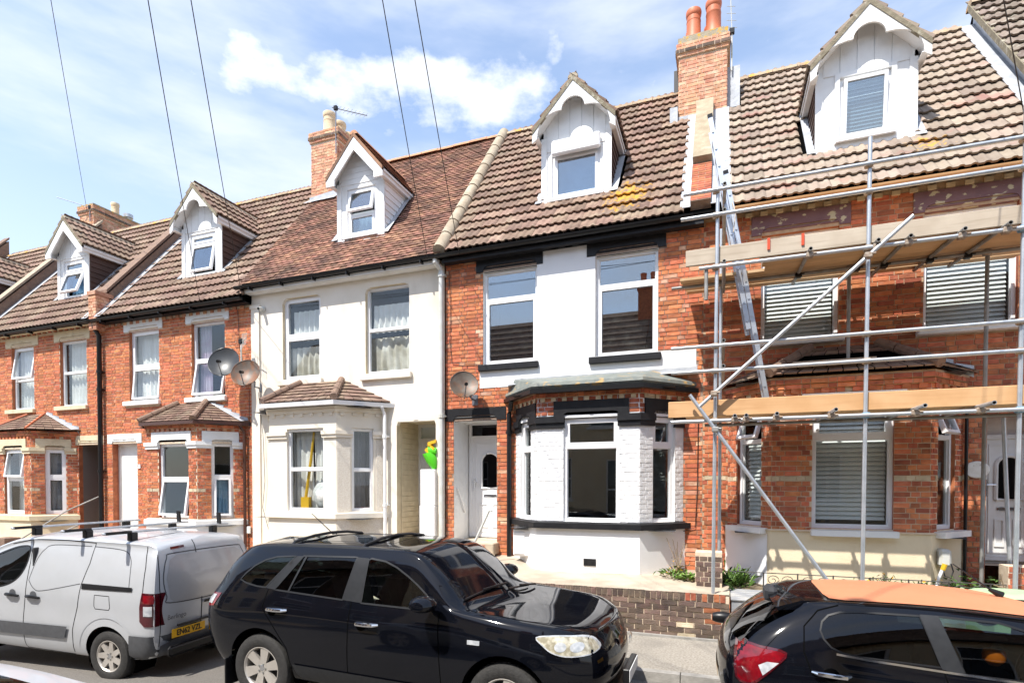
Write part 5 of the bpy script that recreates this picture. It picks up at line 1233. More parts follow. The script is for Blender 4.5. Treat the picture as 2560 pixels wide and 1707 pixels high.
zE = dict(base=.5, sill0=1.40, sill1=1.46, cap0=3.20, cap1=3.28, lin0=3.28, lin1=3.45, cor1=3.70, eav=3.72, top=4.25, w0=1.49, w1=3.28, sillm='render_sand', linm='paint_white', capm=None, corm='brick_orange', dent=('brick_orange', 3.46, .19, .10),
          lw=[(.1, .80), (.40, 1.70), (.1, .80)], split=[2.80, 2.80, 2.80], up=(.35, .0, .35), sash=(1,), ax=(1.36, 2.22), tilem='tile_umber', rows=6, hips='round', steplead=True, sp=.032, bare=(2, 3))
bE, FE, LE = bay(E_, planE, 0, 'brick', zE, rng, spE, [(.22, .72), (.54, 1.56), (.20, .70)], 'tile', 'E')
place_bricks(w_, spE, 300, rng)
for i, (a, b) in enumerate([(.12, .86), (.52, 1.60), (.10, .86)]):
    s = MB(); s.obox(FE[i].p(a, 1.385, -.05), FE[i].U*(b-a), FE[i].N*.20, Vector((0, 0, .085))); s.put('sill', 'paint_white', bE)
wl_ = MB(); wl_.obox(FE[0].p(.0, .55, .031), FE[0].U*.88, FE[0].N*.006, Vector((0, 0, .83))); wl_.put('painted_base', 'render_white', bE)
def hatchE(x, y): return (x < .36 and y > 12.1)
roof(E_, E0, E1, 0, 'roll', 'tile_beige', rng, dormer_hole(2.17, 1.40, 0, hatchE), xt0=.08, xt1=4.28)
gutter(E_, .15, E1, 0, 'wood_new', r=.055)
dentils_eaves(E_, .1, E1, 6.44, 'brick_buff')
dormer(E_, 2.17, 1.40, 0, 'scallop', 'cladding_brown', 'tile_beige', 'ridge_stone', dict(box=(-.36, .36, 7.72, 8.72), surround=True, low=.10, bottomhung=True), wallmat='paint_white', bmat='paint_flaking', rng=rng)
fl = MB(); slab(4.26, 4.50, EY+.02, RIDGE_Y, .05, .012, fl); fl.put('flashing', 'lead_white', E_)
pipe(E_, [(3.36, 9.84, 3.5), (3.36, 9.84, .7)], .022, 'plastic_black', name='cable_conduit')
pl = MB(); pl.lathe([(0, -.012), (.14, -.012), (.15, 0), (.15, .012)], (3.50, 9.875, 2.34), 24, 'y'); po = pl.put('house_plaque', 'paint_flaking', E_, True); po.scale = (1, 1, .82); po.location.z += 2.34*.18

# ---- F: taller neighbour at the right edge, only its roof verge shows; Z: neighbour at the left edge
rng = random.Random(16)
F0, F1 = 4.47, 9.3
Fh = house_empty(F0, F1, 'mossy tiled roof with orange lichen ridge at the top right corner', .6)
def plain_front(h, x0, x1, wins, door, plan, zo, zz, lm):
    ops = [*wins, (*door, .1), (plan[0][0], plan[3][0], .3, zz['cor1'], 0)]; sp = []
    mb = MB(); backing(mb, FRONT, x0, x1, .2, EZ+zo-.02, ops, .12, 0, 1); w = mb.put('wall', ['mortar_tan', 'brick_red'], h)
    bricks(FRONT, x0, x1, .3, EZ+zo-.1, ops + [(a-.14, b+.14, d, d+.26) for a, b, c, d in wins], 'brick_orange', sp, rng, alt='brick_red', altp=.3)
    for a, b, c, d in wins:
        upper(h, a, b, c, d, c+.9, sash=(0,)); lintel(h, a-.14, b+.14, d, d+.26, a, b, lm); sill(h, a-.08, b+.08, c-.11, c, lm)
    panel_door(porch(h, door[0], door[1], .9, door[3], .4, 'brick_red', 'brick_red', 'pvc_old'), door[0]+.07, door[1]-.07, 10.26, .95, door[3]-.08, 'pvc_old', arch=True, glassm='glass_tint')
    bay(h, plan, 0, 'brick', zz, rng, sp, [(.24, .70), (.40, 1.34), (.28, .72)], 'tile', 'B'); place_bricks(w, sp, 0, rng)
zF = dict(zE, sill0=1.36, sill1=1.48, capm=None, sillm='paint_white', linm='paint_white', lw=[(.1, .84), (.25, 1.5), (.1, .84)], split=[2.7, 2.7, 2.7], up=(0, 0, 0), sash=(1,), ax=(6.7, 7.6), bare=(), sp=.08)
plain_front(Fh, F0+.01, F1, [(5.25, 6.33, 4.45, 6.2), (7.4, 8.48, 4.45, 6.2)], (4.66, 5.5, .6, 3.2), [(5.75, 9.9), (6.4, 9.2), (8.1, 9.2), (8.75, 9.9)], .4, zF, 'paint_white'); rear_shell(Fh, F0+.01, F1, -.2, .4)
gutter(Fh, F0+.02, F1, .42, 'plastic_black')
roof(Fh, F0+.02, F1, .42, 'roll', 'tile_mossy', rng, xt0=F0-.06, solo=110, ridge='ridge_lichen', ridge_r=.12)
vg = MB(); q = lambda y, d: Vector((F0-.075, y, roof_z(y, .42)+d)); vg.prism([q(EY, -.10), q(RIDGE_Y, -.10), q(RIDGE_Y, .05), q(EY, .05)], (.06, 0, 0)); vg.put('verge', 'verge_mortar', Fh)
sd = MB(); q = lambda y, d: Vector((F0+.01, y, roof_z(y, .42)+d)); sd.prism([q(EY, -.7), q(RIDGE_Y, -.7), q(RIDGE_Y, -.06), q(EY, -.06)], (.04, 0, 0)); sd.put('gable_upstand', 'lead', Fh)
rng = random.Random(17)
Zh = house_empty(-24.9, -19.98, 'neighbouring house cut off by the left picture edge, tiled dormer showing', .3)
zZ = dict(zB, low=(0, 0, 0), ax=(-22.05, -21.2))
plain_front(Zh, -24.9, -19.98, [(-23.95, -22.9, 4.2, 5.95), (-21.85, -20.8, 4.2, 5.95)], (-24.6, -23.75, .5, 3.16), [(-23.1, 9.9), (-22.43, 9.2), (-20.87, 9.2), (-20.22, 9.9)], ZA, zZ, 'paint_cream'); rear_shell(Zh, -24.9, -19.98, -.3, ZA)
gutter(Zh, -24.9, -19.98, ZA, 'plastic_black')
roof(Zh, -24.9, -19.98, ZA, 'roll', 'tile_umber', rng, dormer_hole(-22.05, 1.32, ZA), solo=150)
dormer(Zh, -22.05, 1.32, ZA, 'plain', 'cladding_brown', 'tile_umber', 'ridge_stone', dict(box=(-.40, .40, 7.60, 8.62), split=8.3), rng=rng)
parapet(Zh, -25.1, -24.8, ZA, 'coping_brown', 'coping_brown', .6, pillar=False)

# ---------------------------------------------------------------- front yards and walls
rng = random.Random(21)
y_ = MB()
def slabgrid(mb, x0, x1, y0, y1, zf, n=14, m=8, skirt=.7):
    pts = [[(x0+(x1-x0)*i/n, y0+(y1-y0)*j/m, zf(x0+(x1-x0)*i/n, y0+(y1-y0)*j/m)) for i in range(n+1)] for j in range(m+1)]; mb.grid(pts)
    a = pts[0]; mb.grid([[(p[0], p[1], p[2]-skirt) for p in a], a])
yd = MB(); slabgrid(yd, -3.95, .16, 8.06, 9.95, lambda x, y: .625 + .03*(y-8.1) + .012*math.sin(3*x+2*y) + (.05 if x < -3.2 else 0)*(y-8.1)); slabgrid(yd, -5.2, -3.95, 7.6, 9.95, lambda x, y: .30+.1*(y-7.6)+.01*math.sin(4*x)); struct('front_yard', yd, 'concrete')
yc = MB(); slabgrid(yc, -10.0, -5.2, 8.3, 9.95, lambda x, y: .50+.01*math.sin(3*x)); struct('front_yard', yc, 'concrete')
ya = MB(); slabgrid(ya, -24.5, -10.0, 8.3, 9.95, lambda x, y: .12+.01*math.sin(3*x)); struct('front_yard', ya, 'concrete')
ye = MB(); slabgrid(ye, .16, 6.5, 8.75, 9.95, lambda x, y: .60+.02*math.sin(5*x)*math.sin(7*y)); struct('garden_bed', ye, 'soil')
# grey slatted deck in front of the scaffolded house: boards across, real gaps
dk = thing('slate_deck', (1.2, 8.4, .3), 'weathered grey slatted deck behind the orange-roofed car, beside the pier', 'deck')
db = MB(); db.box(.18, 4.4, 8.06, 8.72, .02, .56); db.put('deck_base', 'slate_deck', dk)
for k in range(6):
    b = MB(); y0 = 8.04+k*.115; b.cbox(.17, 4.4, y0, y0+.108, .565+.004*k, .592+.004*k, .006); b.put('plank', 'slate_deck', dk)
# low brick retaining wall
fw = thing('garden_wall', (-1.6, 8.1, 0), 'low dark brick garden wall with soldier-course top in front of the white bay', 'wall')
mb = MB(); mb.box(-3.42, .15, 8.012, 8.24, -.05, .62); mb.put('wall_core', 'mortar_pale', fw)
sp = []; PW = Panel((-3.42, 8.012, 0), (1, 0, 0))
bricks(PW, 0, 3.57, .03, .53, [], 'brick_dark', sp, rng, bond='stretcher', course=.0745, zref=.005, dep=.012, alt='brick_red', altp=.03)
sp2 = []
for p, a, L, h, m, d in sp:
    mm = m
    if p.x > -.28 and rng.random() < .4: mm = 'brick_red'
    if p.x > -.75 and p.z < .3 and rng.random() < .15: mm = 'brick_buff'
    sp2.append((p, a, L, h, mm, d))
x = 0.0
while x < 3.52:
    w = .066*rng.uniform(.92, 1.1); sp2.append((PW.p(x, .535+rng.uniform(-.004, .004), .0), 0, w, .105*rng.uniform(.92, 1.03), 'brick_dark' if x < 2.9 or rng.random() < .3 else 'brick_red', .014)); x += w+.0095
PE_ = Panel((.15, 8.012, 0), (0, 1, 0)); bricks(PE_, 0, .22, .03, .62, [], 'brick_red', sp2, rng, course=.0745, zref=.005)
place_bricks(fw, sp2, 300, rng)
cp = MB(); slabgrid(cp, -3.42, .15, 8.006, 8.25, lambda x, y: .642+.004*math.sin(9*x), skirt=.004); cp.put('mortar_cap', 'concrete', fw)
pl = MB(); pl.box(-5.2, .5, 7.955, 8.012, .0, .035); pl.put('plinth', 'kerb_stone', fw)
def pier(x0, x1, y0, y1, z0, z1, mat, label, capz=None, capm='coping_brown', seed=3, lim=120, rough=False):
    r = random.Random(seed); t = thing('gate_pier', ((x0+x1)/2, (y0+y1)/2, z0), label, 'pier'); m = MB(); m.box(x0, x1, y0, y1, z0, z1); m.put('pier_core', 'mortar_pale', t); sp = []
    bricks(Panel((x0, y0, 0), (1, 0, 0)), 0, x1-x0, z0, z1, [], mat, sp, r, course=.075, zref=z0); bricks(Panel((x1, y0, 0), (0, 1, 0)), 0, y1-y0, z0, z1, [], mat, sp, r, course=.075, zref=z0); place_bricks(t, sp, lim, r)
    if capz:
        c = MB(); c.cbox(x0-.05, x1+.05, y0-.05, y1+.05, z1, z1+.05, .01); c.cbox(x0+.02, x1-.02, y0+.02, y1-.02, z1+.05, capz, .01); c.put('pier_cap', capm, t)
    return t
pier(-.31, .06, 8.62, 8.95, .55, 1.13, 'brick_dark', 'short dark brick pier behind the scaffold, left of the garden bed', seed=5)
pier(3.42, 4.3, 8.70, 8.95, .5, 1.10, 'brick_red', 'low red brick pier at the right edge, in front of the cream door', seed=6)
# broken stub at the left end of the low wall
bs = thing('broken_pier', (-3.58, 8.15, 0), 'broken concrete and brick stub beside the doorstep handrail', 'pier')
bm = bmesh.new(); bmesh.ops.create_cube(bm, size=1); bmesh.ops.subdivide_edges(bm, edges=bm.edges[:], cuts=4, use_grid_fill=True)
for v in bm.verts:
    n_ = Vector((math.sin(v.co.x*9+v.co.z*7), math.sin(v.co.y*8+v.co.x*5), math.sin(v.co.z*9+v.co.y*6)))*.035
    v.co = Vector((-3.62+v.co.x*.42, 8.16+v.co.y*.30, .42+v.co.z*.86)) + n_*(1 if v.co.z > -.2 else .3)
me = bpy.data.meshes.new('stub'); bm.to_mesh(me); bm.free(); put('stub', me, 'concrete_step', bs)
# walls in front of the left houses, mostly behind the van
lw = thing('garden_wall', (-18.5, 8.2, 0), 'low brick garden wall at the far left behind the van', 'wall')
m = MB(); m.box(-24, -16.05, 8.12, 8.32, -.6, .36); m.put('wall_core', 'mortar_pale', lw)
sp = []; bricks(Panel((-24, 8.12, 0), (1, 0, 0)), 0, 7.95, -.4, .36, [], 'brick_buff', sp, rng); place_bricks(lw, sp, 60, rng)
pier(-16.05, -15.60, 8.05, 8.42, -.5, .62, 'brick_red', 'red brick gate pier with dark stepped cap, behind the van bonnet', capz=.86, seed=8)
lw = thing('garden_wall', (-12.0, 8.2, 0), 'low brick wall between the van roof and the brick house', 'wall')
m = MB(); m.box(-14.4, -5.3, 8.12, 8.32, -.6, .18); m.put('wall_core', 'mortar_pale', lw)
sp = []; bricks(Panel((-14.4, 8.12, 0), (1, 0, 0)), 0, 9.1, -.3, .18, [], 'brick_red', sp, rng); place_bricks(lw, sp, 40, rng)

# ---------------------------------------------------------------- handrails
def rail(path, r, label, mat='galv', n=10, extra=()):
    m = MB(); m.tube(path, r, n)
    for e in extra: m.tube(e, r, n)
    return top('handrail', m, mat, label, 'handrail', smooth=True)
rail([(-3.72, 9.05, 1.66), (-3.78, 9.05, 1.66), (-4.17, 9.03, .84), (-4.20, 9.03, .74), (-4.20, 9.03, .40)], .022, 'grey bent handrail at the white front door step', mat='pvc_grey')
rail([(-16.60, 8.0, .05), (-16.1, 8.3, .55), (-15.30, 9.2, 1.45), (-14.98, 9.9, 1.85)], .017, 'upper galvanised handrail sloping up to the dark porch', mat='galv_dull')
rail([(-15.9, 8.0, .10), (-15.2, 8.8, .85), (-14.98, 9.4, 1.15)], .015, 'lower galvanised handrail below the other one at the dark porch', mat='galv_dull')

# ---------------------------------------------------------------- scaffold
sc = thing('scaffold', (1.6, 8.6, 0), 'galvanised tube scaffold in front of the right-hand brick house', 'scaffold')
TR = .0245
def tube(a, b, name, mat='galv'):
    m = MB(); m.hollow(a, b, TR, 12); return m.put(name, mat, sc, True)
OY, IY = 8.05, 9.12
for x, zb, zt in ((-.06, .02, 6.10), (1.70, .56, 6.40), (3.23, .56, 6.44)): tube((x-.012*(zt-3)/3*0, OY, zb), (x+.03, OY, zt), 'standard')
bp = MB(); bp.box(-.14, .03, OY-.08, OY+.08, .004, .018); bp.put('base_plate', 'galv_dull', sc)
tube((.02, IY, .66), (.02, IY, 6.0), 'standard', 'galv'); tube((1.72, IY, 3.90), (1.72, IY, 5.2), 'standard', 'galv_dull'); tube((3.30, IY, .66), (3.31, IY, 5.3), 'standard', 'galv_dull')
tube((3.50, 9.1, 3.0), (3.60, 9.1, .9), 'prop_tube', 'galv')
LED = [(6.06, -.47, 3.7), (5.73, -.50, 3.7), (5.04, -.26, 3.7), (3.99, -.62, 3.7), (3.655, -.62, 3.7), (2.985, -.62, 3.7)]
for z, a, b in LED: tube((a, OY-.05, z), (b, OY-.05, z), 'ledger')
ILZ = 5.17
tube((-.7, IY-.05, ILZ), (3.9, IY-.05, ILZ), 'ledger', 'galv_dull'); tube((-.2, IY-.05, 3.03), (3.9, IY-.05, 3.03), 'ledger', 'galv_dull')
def dz_t(y): return 5.085 + (ILZ+.075-5.115)*(y-OY)/(IY-OY)*.8
def coupler(p, mat='coupler'):
    m = MB(); x, y, z = p; m.cbox(x-.045, x+.045, y-.055, y+.03, z-.035, z+.035, .012); m.tube([(x+.04, y-.05, z+.01), (x+.075, y-.05, z+.01)], .011, 6); return m.put('coupler', mat, sc)
for x in (-.05, 1.715, 3.24):
    for z, a, b in LED: coupler((x, OY-.005, z), 'coupler_blue' if (x > 1 and z < 3) or (x > 3 and 5 < z < 5.2) else 'coupler')
for x in (.02, 1.72, 3.3): coupler((x, IY-.01, ILZ), 'coupler')
for x in (1.07, 1.80, 2.13, 2.66, 3.08):
    tube((x, OY-.14, 5.085), (x, 9.72, dz_t(9.72)), 'transom', 'galv_dull'); coupler((x, OY-.03, 5.035)); coupler((x, IY-.03, ILZ-.02), 'plastic_black')
for x, e in ((.20, .12), (.34, .12), (.70, .18), (1.33, .36), (2.22, .40), (2.86, .40)):
    tube((x, OY-e, 3.035), (x, IY+.05, 3.06), 'transom', 'galv'); coupler((x, OY-.03, 2.99))
for z in (6.12, 5.78, 5.10, 4.05, 3.71):
    tube((.055, OY-.06, z), (.055, IY+.15, z), 'return_tube', 'galv_dull')
tube((2.16, OY-.10, 5.33), (-.25, OY-.10, 3.17), 'brace', 'galv'); tube((-.37, OY-.10, 3.34), (1.38, OY-.10, .80), 'brace', 'galv')
coupler((1.70, OY-.09, 4.92)); coupler((-.06, OY-.09, 3.34)); coupler((-.04, OY-.09, 2.86), 'galv_dull')
tube((-.17, OY-.02, 5.07), (-.17, OY-.02, 4.62), 'spigot', 'galv_dull')
def board(x0, x1, y0, y1, z0, z1, mat, label, tilt=0):
    m = MB(); m.cbox(x0, x1, y0, y1, z0, z1, .006); o = top('scaffold_board', m, mat, label, 'board', 'boards on the scaffold')
    return o
board(-.44, 3.75, OY+.03, OY+.068, 5.12, 5.335, 'wood_grey', 'weathered grey toe board on edge along the upper scaffold lift')
board(-.66, 3.75, OY+.03, OY+.07, 3.055, 3.275, 'wood_new', 'fresh orange timber board on edge along the lower scaffold lift')
nb = ('outermost', 'second', 'third', 'fourth', 'fifth', 'sixth', 'innermost')
def dz(y): return 5.115 + (ILZ+.075-5.115)*(y-OY)/(IY-OY)*.8
for k in range(7):
    y0 = OY+.09+k*.231+(.035 if k == 6 else 0); x0 = -.62+.02*k if k > 2 else .50+.05*k
    m = MB(); m.add([(x0,y0,dz(y0)),(3.85,y0,dz(y0)),(3.85,y0+.225,dz(y0+.225)),(x0,y0+.225,dz(y0+.225)),(x0,y0,dz(y0)+.038),(3.85,y0,dz(y0)+.038),(3.85,y0+.225,dz(y0+.225)+.038),(x0,y0+.225,dz(y0+.225)+.038)], [(0,3,2,1),(4,5,6,7),(0,1,5,4),(1,2,6,5),(2,3,7,6),(3,0,4,7)])
    top('scaffold_board', m, 'wood_deck', '%s flat deck board of the upper scaffold platform, seen from below' % nb[k], 'board', 'boards on the scaffold')
for k in range(4):
    y0 = OY+.10+k*.24; m = MB(); m.cbox(-.5+.05*k, 3.8, y0, y0+.225, 3.085, 3.123, .006)
    top('scaffold_board', m, 'wood_deck', '%s flat deck board of the lower scaffold platform' % ('outermost', 'second', 'third', 'innermost')[k], 'board', 'boards on the scaffold')
m = MB(); m.cbox(1.0, 2.05, 9.02, 9.30, 3.865, 3.90, .006); top('scaffold_board', m, 'wood_grey', 'short plank lying on the bay roof under the scaffold upright', 'board')
for x, w in ((.60, 'left'), (1.00, 'right')):
    m = MB(); m.box(x-.016, x+.016, OY+.018, OY+.085, 5.30, 5.345); m.box(x-.016, x+.016, OY+.012, OY+.028, 5.20, 5.35); top('board_clip', m, 'strap_red', '%s of the two red clips gripping the grey toe board' % w, 'clip', 'red clips on the toe board')
# ladder leaning to the left, seen almost edge on
ld = thing('ladder', (.60, 8.7, 3.15), 'aluminium extension ladder leaning up through the scaffold to the roof', 'ladder')
la, lb = Vector((.66, 0, 3.13)), Vector((-.07, 0, 7.35)); ldir = (lb-la).normalized(); lnn = Vector((ldir.z, 0, -ldir.x))
for sec, (s0, s1, off) in enumerate(((0, .80, .0), (.28, 1.0, .07))):
    for y in (8.50, 8.86):
        m = MB(); a, b = la.lerp(lb, s0)+lnn*(-off), la.lerp(lb, s1)+lnn*(-off); m.obox(a+Vector((0, y, 0))-lnn*.03, lnn*.06, Vector((0, .028, 0)), b-a); m.put('stile', 'alu', ld)
    L = (lb-la).length; n = int((s1-s0)*L/.25)
    for k in range(n):
        p = la.lerp(lb, s0) + ldir*(.12+k*.25) - lnn*off; m = MB(); m.tube([p+Vector((0, 8.488, 0)), p+Vector((0, 8.90, 0))], .016, 8); m.put('rung', 'alu', ld, True)
for s in (1.0, .80):
    p = la.lerp(lb, s)+lnn*(-.07 if s == 1 else 0); m = MB(); m.obox(p+Vector((0, 8.495, 0))-lnn*.034, lnn*.068, Vector((0, .038, 0)), ldir*.05); m.put('end_cap', 'plastic_black', ld)
rp = MB(); rp.tube([(.16, 9.3, 6.9), (.14, 8.6, 6.2), (.20, 8.3, 5.85), (.17, 8.2, 5.55)], .006, 5); top('rope', rp, 'wood_grey', 'thin pale rope hanging beside the ladder at the eaves', 'rope')

# ---------------------------------------------------------------- dishes, aerials, wires
def dish(c, rx, yaw, tilt, mat, label, wall_pt, face=-1):
    """offset satellite dish on a wall arm"""
    t = thing('satellite_dish', wall_pt, label, 'satellite dish', 'satellite dishes'); m = MB(); rows = []
    for i in range(7):
        r = i/6; rows.append([Vector((rx*r*math.cos(a), -.13*rx*2*(1-r*r)*0 + .30*rx*(r*r-1)*-1*-1, rx*1.1*r*math.sin(a))) for a in [2*math.pi*k/28 for k in range(29)]])
    Rm = Matrix.Translation(Vector(c)) @ Matrix.Rotation(yaw, 4, 'Z') @ Matrix.Rotation(tilt, 4, 'X')
    f = lambda p: Rm @ Vector((p.x, -p.y*1.0 - .30*rx, p.z))
    m.grid([[f(p) for p in r] for r in rows]); m.grid([[f(p)+Vector((0, .008, 0)) for p in r] for r in rows], flip=True); m.tube([f(p) for p in rows[-1]], .007, 5, cap=False)
    m.put('reflector', mat, t, True)
    lnb = Rm @ Vector((.02, -rx*1.15, -rx*.55)); base = Rm @ Vector((0, -.01, -rx*1.05))
    a = MB(); a.tube([base, lnb], .012, 6); a.put('feed_arm', 'aerial_metal', t); b = MB(); d = (Rm.to_3x3() @ Vector((0, .8, .5))).normalized(); b.tube([lnb-d*.01, lnb+d*.11], .032, 10); b.put('feed_horn', 'plastic_black', t)
    k = MB(); hub = Rm @ Vector((0, .02, -.05)); k.tube([hub, Vector((hub.x, wall_pt[1]-.16, hub.z-.06)), Vector((wall_pt[0], wall_pt[1]-.14, wall_pt[2])), Vector(wall_pt)], .018, 8); k.cbox(wall_pt[0]-.06, wall_pt[0]+.06, wall_pt[1]-.012, wall_pt[1]-.0015, wall_pt[2]-.1, wall_pt[2]+.1, .004); k.put('wall_bracket', 'aerial_metal', t)
    return t
dish((-4.50, 9.55, 3.96), .26, R(30), R(-24), 'dish_rust', 'rust-brown satellite dish above the white front door', (-4.42, 9.89, 3.75))
dish((-9.72, 9.50, 4.52), .30, R(24), R(-24), 'dish_rust', 'rusty satellite dish on the corner of the cream house', (-9.75, 9.89, 4.30))
dish((-10.34, 9.50, 4.80), .33, R(24), R(-22), 'dish_grey', 'dark grey mesh satellite dish on the brick house', (-10.28, 9.89, 4.55))
def yagi(base, mast_top, tip, n, el, label, mat='aerial_metal', r=.008, h=None):
    t = thing('tv_aerial', base, label, 'aerial', 'rooftop television aerials'); m = MB(); m.tube([base, mast_top], .016, 7); m.put('mast', mat, t)
    a, b = Vector(mast_top), Vector(tip); m = MB(); m.tube([a-(b-a)*.12, b], .010, 6); m.put('boom', mat, t); e = Vector(el)
    for k in range(n):
        p = a.lerp(b, (k+.6)/n); m = MB(); s = 1-.35*k/n; m.tube([p-e*s, p+e*s], .005, 5); m.put('element', mat, t)
    q = MB(); q.cbox(a.x-.05, a.x+.05, a.y-.04, a.y+.04, a.z-.05, a.z+.06, .01); q.put('junction_box', 'plastic_black', t)
    return t
yagi((-9.37, 12.15, 10.7), (-9.37, 12.15, 11.86), (-8.72, 12.6, 11.80), 8, (.05, .07, .10), 'horizontal toothed television aerial on the cream house chimney')
yagi((.20, 12.3, 10.5), (.20, 12.3, 11.28), (.17, 12.25, 11.95), 5, (.10, .05, .01), 'upright television aerial on the right side of the tall chimney with terracotta pots', 'pvc_grey')
yagi((-20.0, 12.9, 11.0), (-20.0, 12.9, 11.47), (-20.85, 12.4, 11.72), 3, (.02, .05, .02), 'thin slanting aerial on the far left chimney')
yagi((-10.0, 9.62, 4.72), (-10.0, 9.62, 5.30), (-9.72, 9.5, 5.32), 5, (.0, .02, .18), 'small wall aerial above the two satellite dishes', 'pvc_grey')
pole = MB(); pole.tube([(-1.3, -.3, .0), (-1.3, -.3, 10.2)], [.13, .10], 12); top('telegraph_pole', pole, 'twig', 'wooden telegraph pole on the opposite pavement', 'pole', smooth=True)
def wire(end, label, sag=.12):
    a = Vector((-1.3, -.3, 10.0)); b = Vector(end); n = 14; m = MB()
    m.tube([a.lerp(b, k/n) - Vector((0, 0, sag*4*(k/n)*(1-k/n))) for k in range(n+1)], .0062, 5); top('overhead_wire', m, 'cable', label, 'wire', 'overhead telephone wires', base=tuple(b))
wire((-20.15, 12.9, 11.40), 'leftmost overhead wire, ending at the far left chimney'); wire((-11.25, 9.66, 6.25), 'second overhead wire from the left, crossing the scalloped dormer'); wire((-10.0, 9.66, 6.30), 'third overhead wire from the left, ending at the corner of the cream house')
wire((-5.3, 9.62, 6.48), 'overhead wire ending at the right end of the cream house gutter'); wire((-4.62, 9.62, 6.46), 'overhead wire ending beside the stone verge roll'); wire((3.98, 9.66, 6.56), 'overhead wire crossing the top right roofs', .1); wire((4.25, 9.66, 6.75), 'outermost overhead wire in the top right corner', .1)
def cable(path, label, r=.006, mat='cable'):
    m = MB(); m.tube(path, r, 5); top('wall_cable', m, mat, label, 'cable', 'cables on the house fronts')
cable([(-4.97, 9.87, 6.3), (-4.93, 9.87, 5.6), (-4.95, 9.87, 4.9), (-4.90, 9.87, 4.5), (-4.3, 9.87, 4.42)], 'thin black cable down the brick left of the black-silled window')
cable([(-.32, 9.87, 3.2), (-.33, 9.87, 2.0), (-.36, 9.87, 1.4), (-.55, 9.87, 1.33)], 'black cable down the brick between white bay and scaffold')
cable([(-10.35, 9.87, 6.1), (-10.3, 9.87, 5.2), (-10.1, 9.87, 4.5)], 'black cables hanging above the satellite dishes on the brick house')
cable([(-9.75, 9.85, 4.2), (-9.62, 9.85, 3.2), (-9.58, 9.85, 2.2), (-9.65, 9.85, 1.6), (-9.45, 9.85, 1.0)], 'loose grey cable down the left corner of the cream house')
cable([(-10.02, 9.86, 4.3), (-10.05, 9.86, 2.4), (-10.08, 9.86, .9)], 'black cable beside the brown downpipe')
cable([(-9.72, 9.86, 6.05), (-9.72, 9.86, 4.9)], 'thin cable below the security camera', .004)
cm = thing('security_camera', (-9.62, 9.88, 6.02), 'small white security camera at the top left of the cream house', 'camera')
m = MB(); m.lathe([(0, -.02), (.06, -.02), (.06, .02)], (-9.62, 9.87, 6.05), 12, 'y'); m.put('base', 'pvc_grey', cm, True); m = MB(); m.tube([(-9.62, 9.85, 6.05), (-9.60, 9.72, 6.02)], .04, 10); m.put('body', 'pvc_grey', cm, True); m = MB(); m.tube([(-9.60, 9.722, 6.02), (-9.599, 9.714, 6.018)], .03, 10); m.put('lens', 'plastic_black', cm, True)
m = MB(); m.cbox(-9.42, -9.32, 9.83, 9.885, .78, 1.12, .03); top('vent_cowl', m, 'plastic_brown', 'small brown wall vent at the foot of the cream house', 'vent')
m = MB(); m.cbox(-10.12, -10.02, 9.83, 9.885, 1.0, 1.16, .01); top('junction_box', m, 'pvc_old', 'small white cable box low on the brick beside the brown downpipe', 'box')

# ---------------------------------------------------------------- curtains, blinds and things in the windows
def cu(w, mat, label, a=0.0, b=1.0, lo=0.0, hi=1.0, P=FRONT, **k):
    u0, u1, z0, z1 = w[:4]; return curtain(P, u0+(u1-u0)*a, u0+(u1-u0)*b, z0+(z1-z0)*lo, z0+(z1-z0)*hi, mat, label, **k)
cu(wA[0], 'curtain_white', 'white curtain in the leftmost upstairs window', seed=1); cu(wA[1], 'curtain_white', 'white net curtain tied aside in the second upstairs window from the left', .1, 1, seed=2)
cu(wB[0], 'curtain_white', 'white and mauve curtain in the third upstairs window from the left', seed=3); cu(wB[1], 'curtain_mauve', 'pale mauve curtain at the left of the open window behind the dishes', .05, .38, seed=4)
cu(wC[0], 'curtain_grubby', 'grubby net curtain in the left upstairs window of the cream house', .0, 1, .0, .42, seed=5, hem=.03); cu(wC[0], 'curtain_white', 'upper net curtain in the left upstairs window of the cream house', .12, 1, .5, .86, seed=6, n=-.21)
cu(wC[1], 'curtain_grubby', 'grubby sagging net curtain in the right upstairs window of the cream house', .0, 1, .0, .44, seed=7, hem=.03); cu(wC[1], 'curtain_white', 'upper net curtain in the right upstairs window of the cream house', .08, 1, .5, .82, seed=8, n=-.21)
bw = (.46, 1.38, 1.58, 3.26); cu(bw, 'curtain_white', 'left white curtain in the cream bay window', -.05, .50, P=FC[1], n=-.26, seed=9, folds=4); cu(bw, 'curtain_white', 'right white curtain in the cream bay window', .52, 1.15, P=FC[1], n=-.27, seed=10, folds=5)
cu((.30, .74, 1.58, 3.26), 'net_grey', 'dim net curtain in the right side of the cream bay', P=FC[2], n=-.3, seed=11, folds=4)
m = MB(); m.tube([FC[1].p(.78, 1.75, -.16), FC[1].p(.92, 2.6, -.17), FC[1].p(1.0, 3.2, -.18)], [.032, .028, .024], 8); m.obox(FC[1].p(.70, 1.6, -.2), FC[1].U*.2, FC[1].N*.08, Vector((0, 0, .26))); top('wooden_pole', m, 'toy_yellow', 'long yellow wooden pole leaning inside the cream bay window', 'pole')
m = MB(); c = FC[1].p(1.22, 1.92, -.42); m.lathe([(.02, -.34), (.22, -.30), (.34, -.12), (.36, .05), (.28, .22), (.12, .31), (.02, .33)], c, 18); top('sack', m, 'bag_plastic', 'big white plastic sack behind the cream bay window', 'sack', smooth=True)
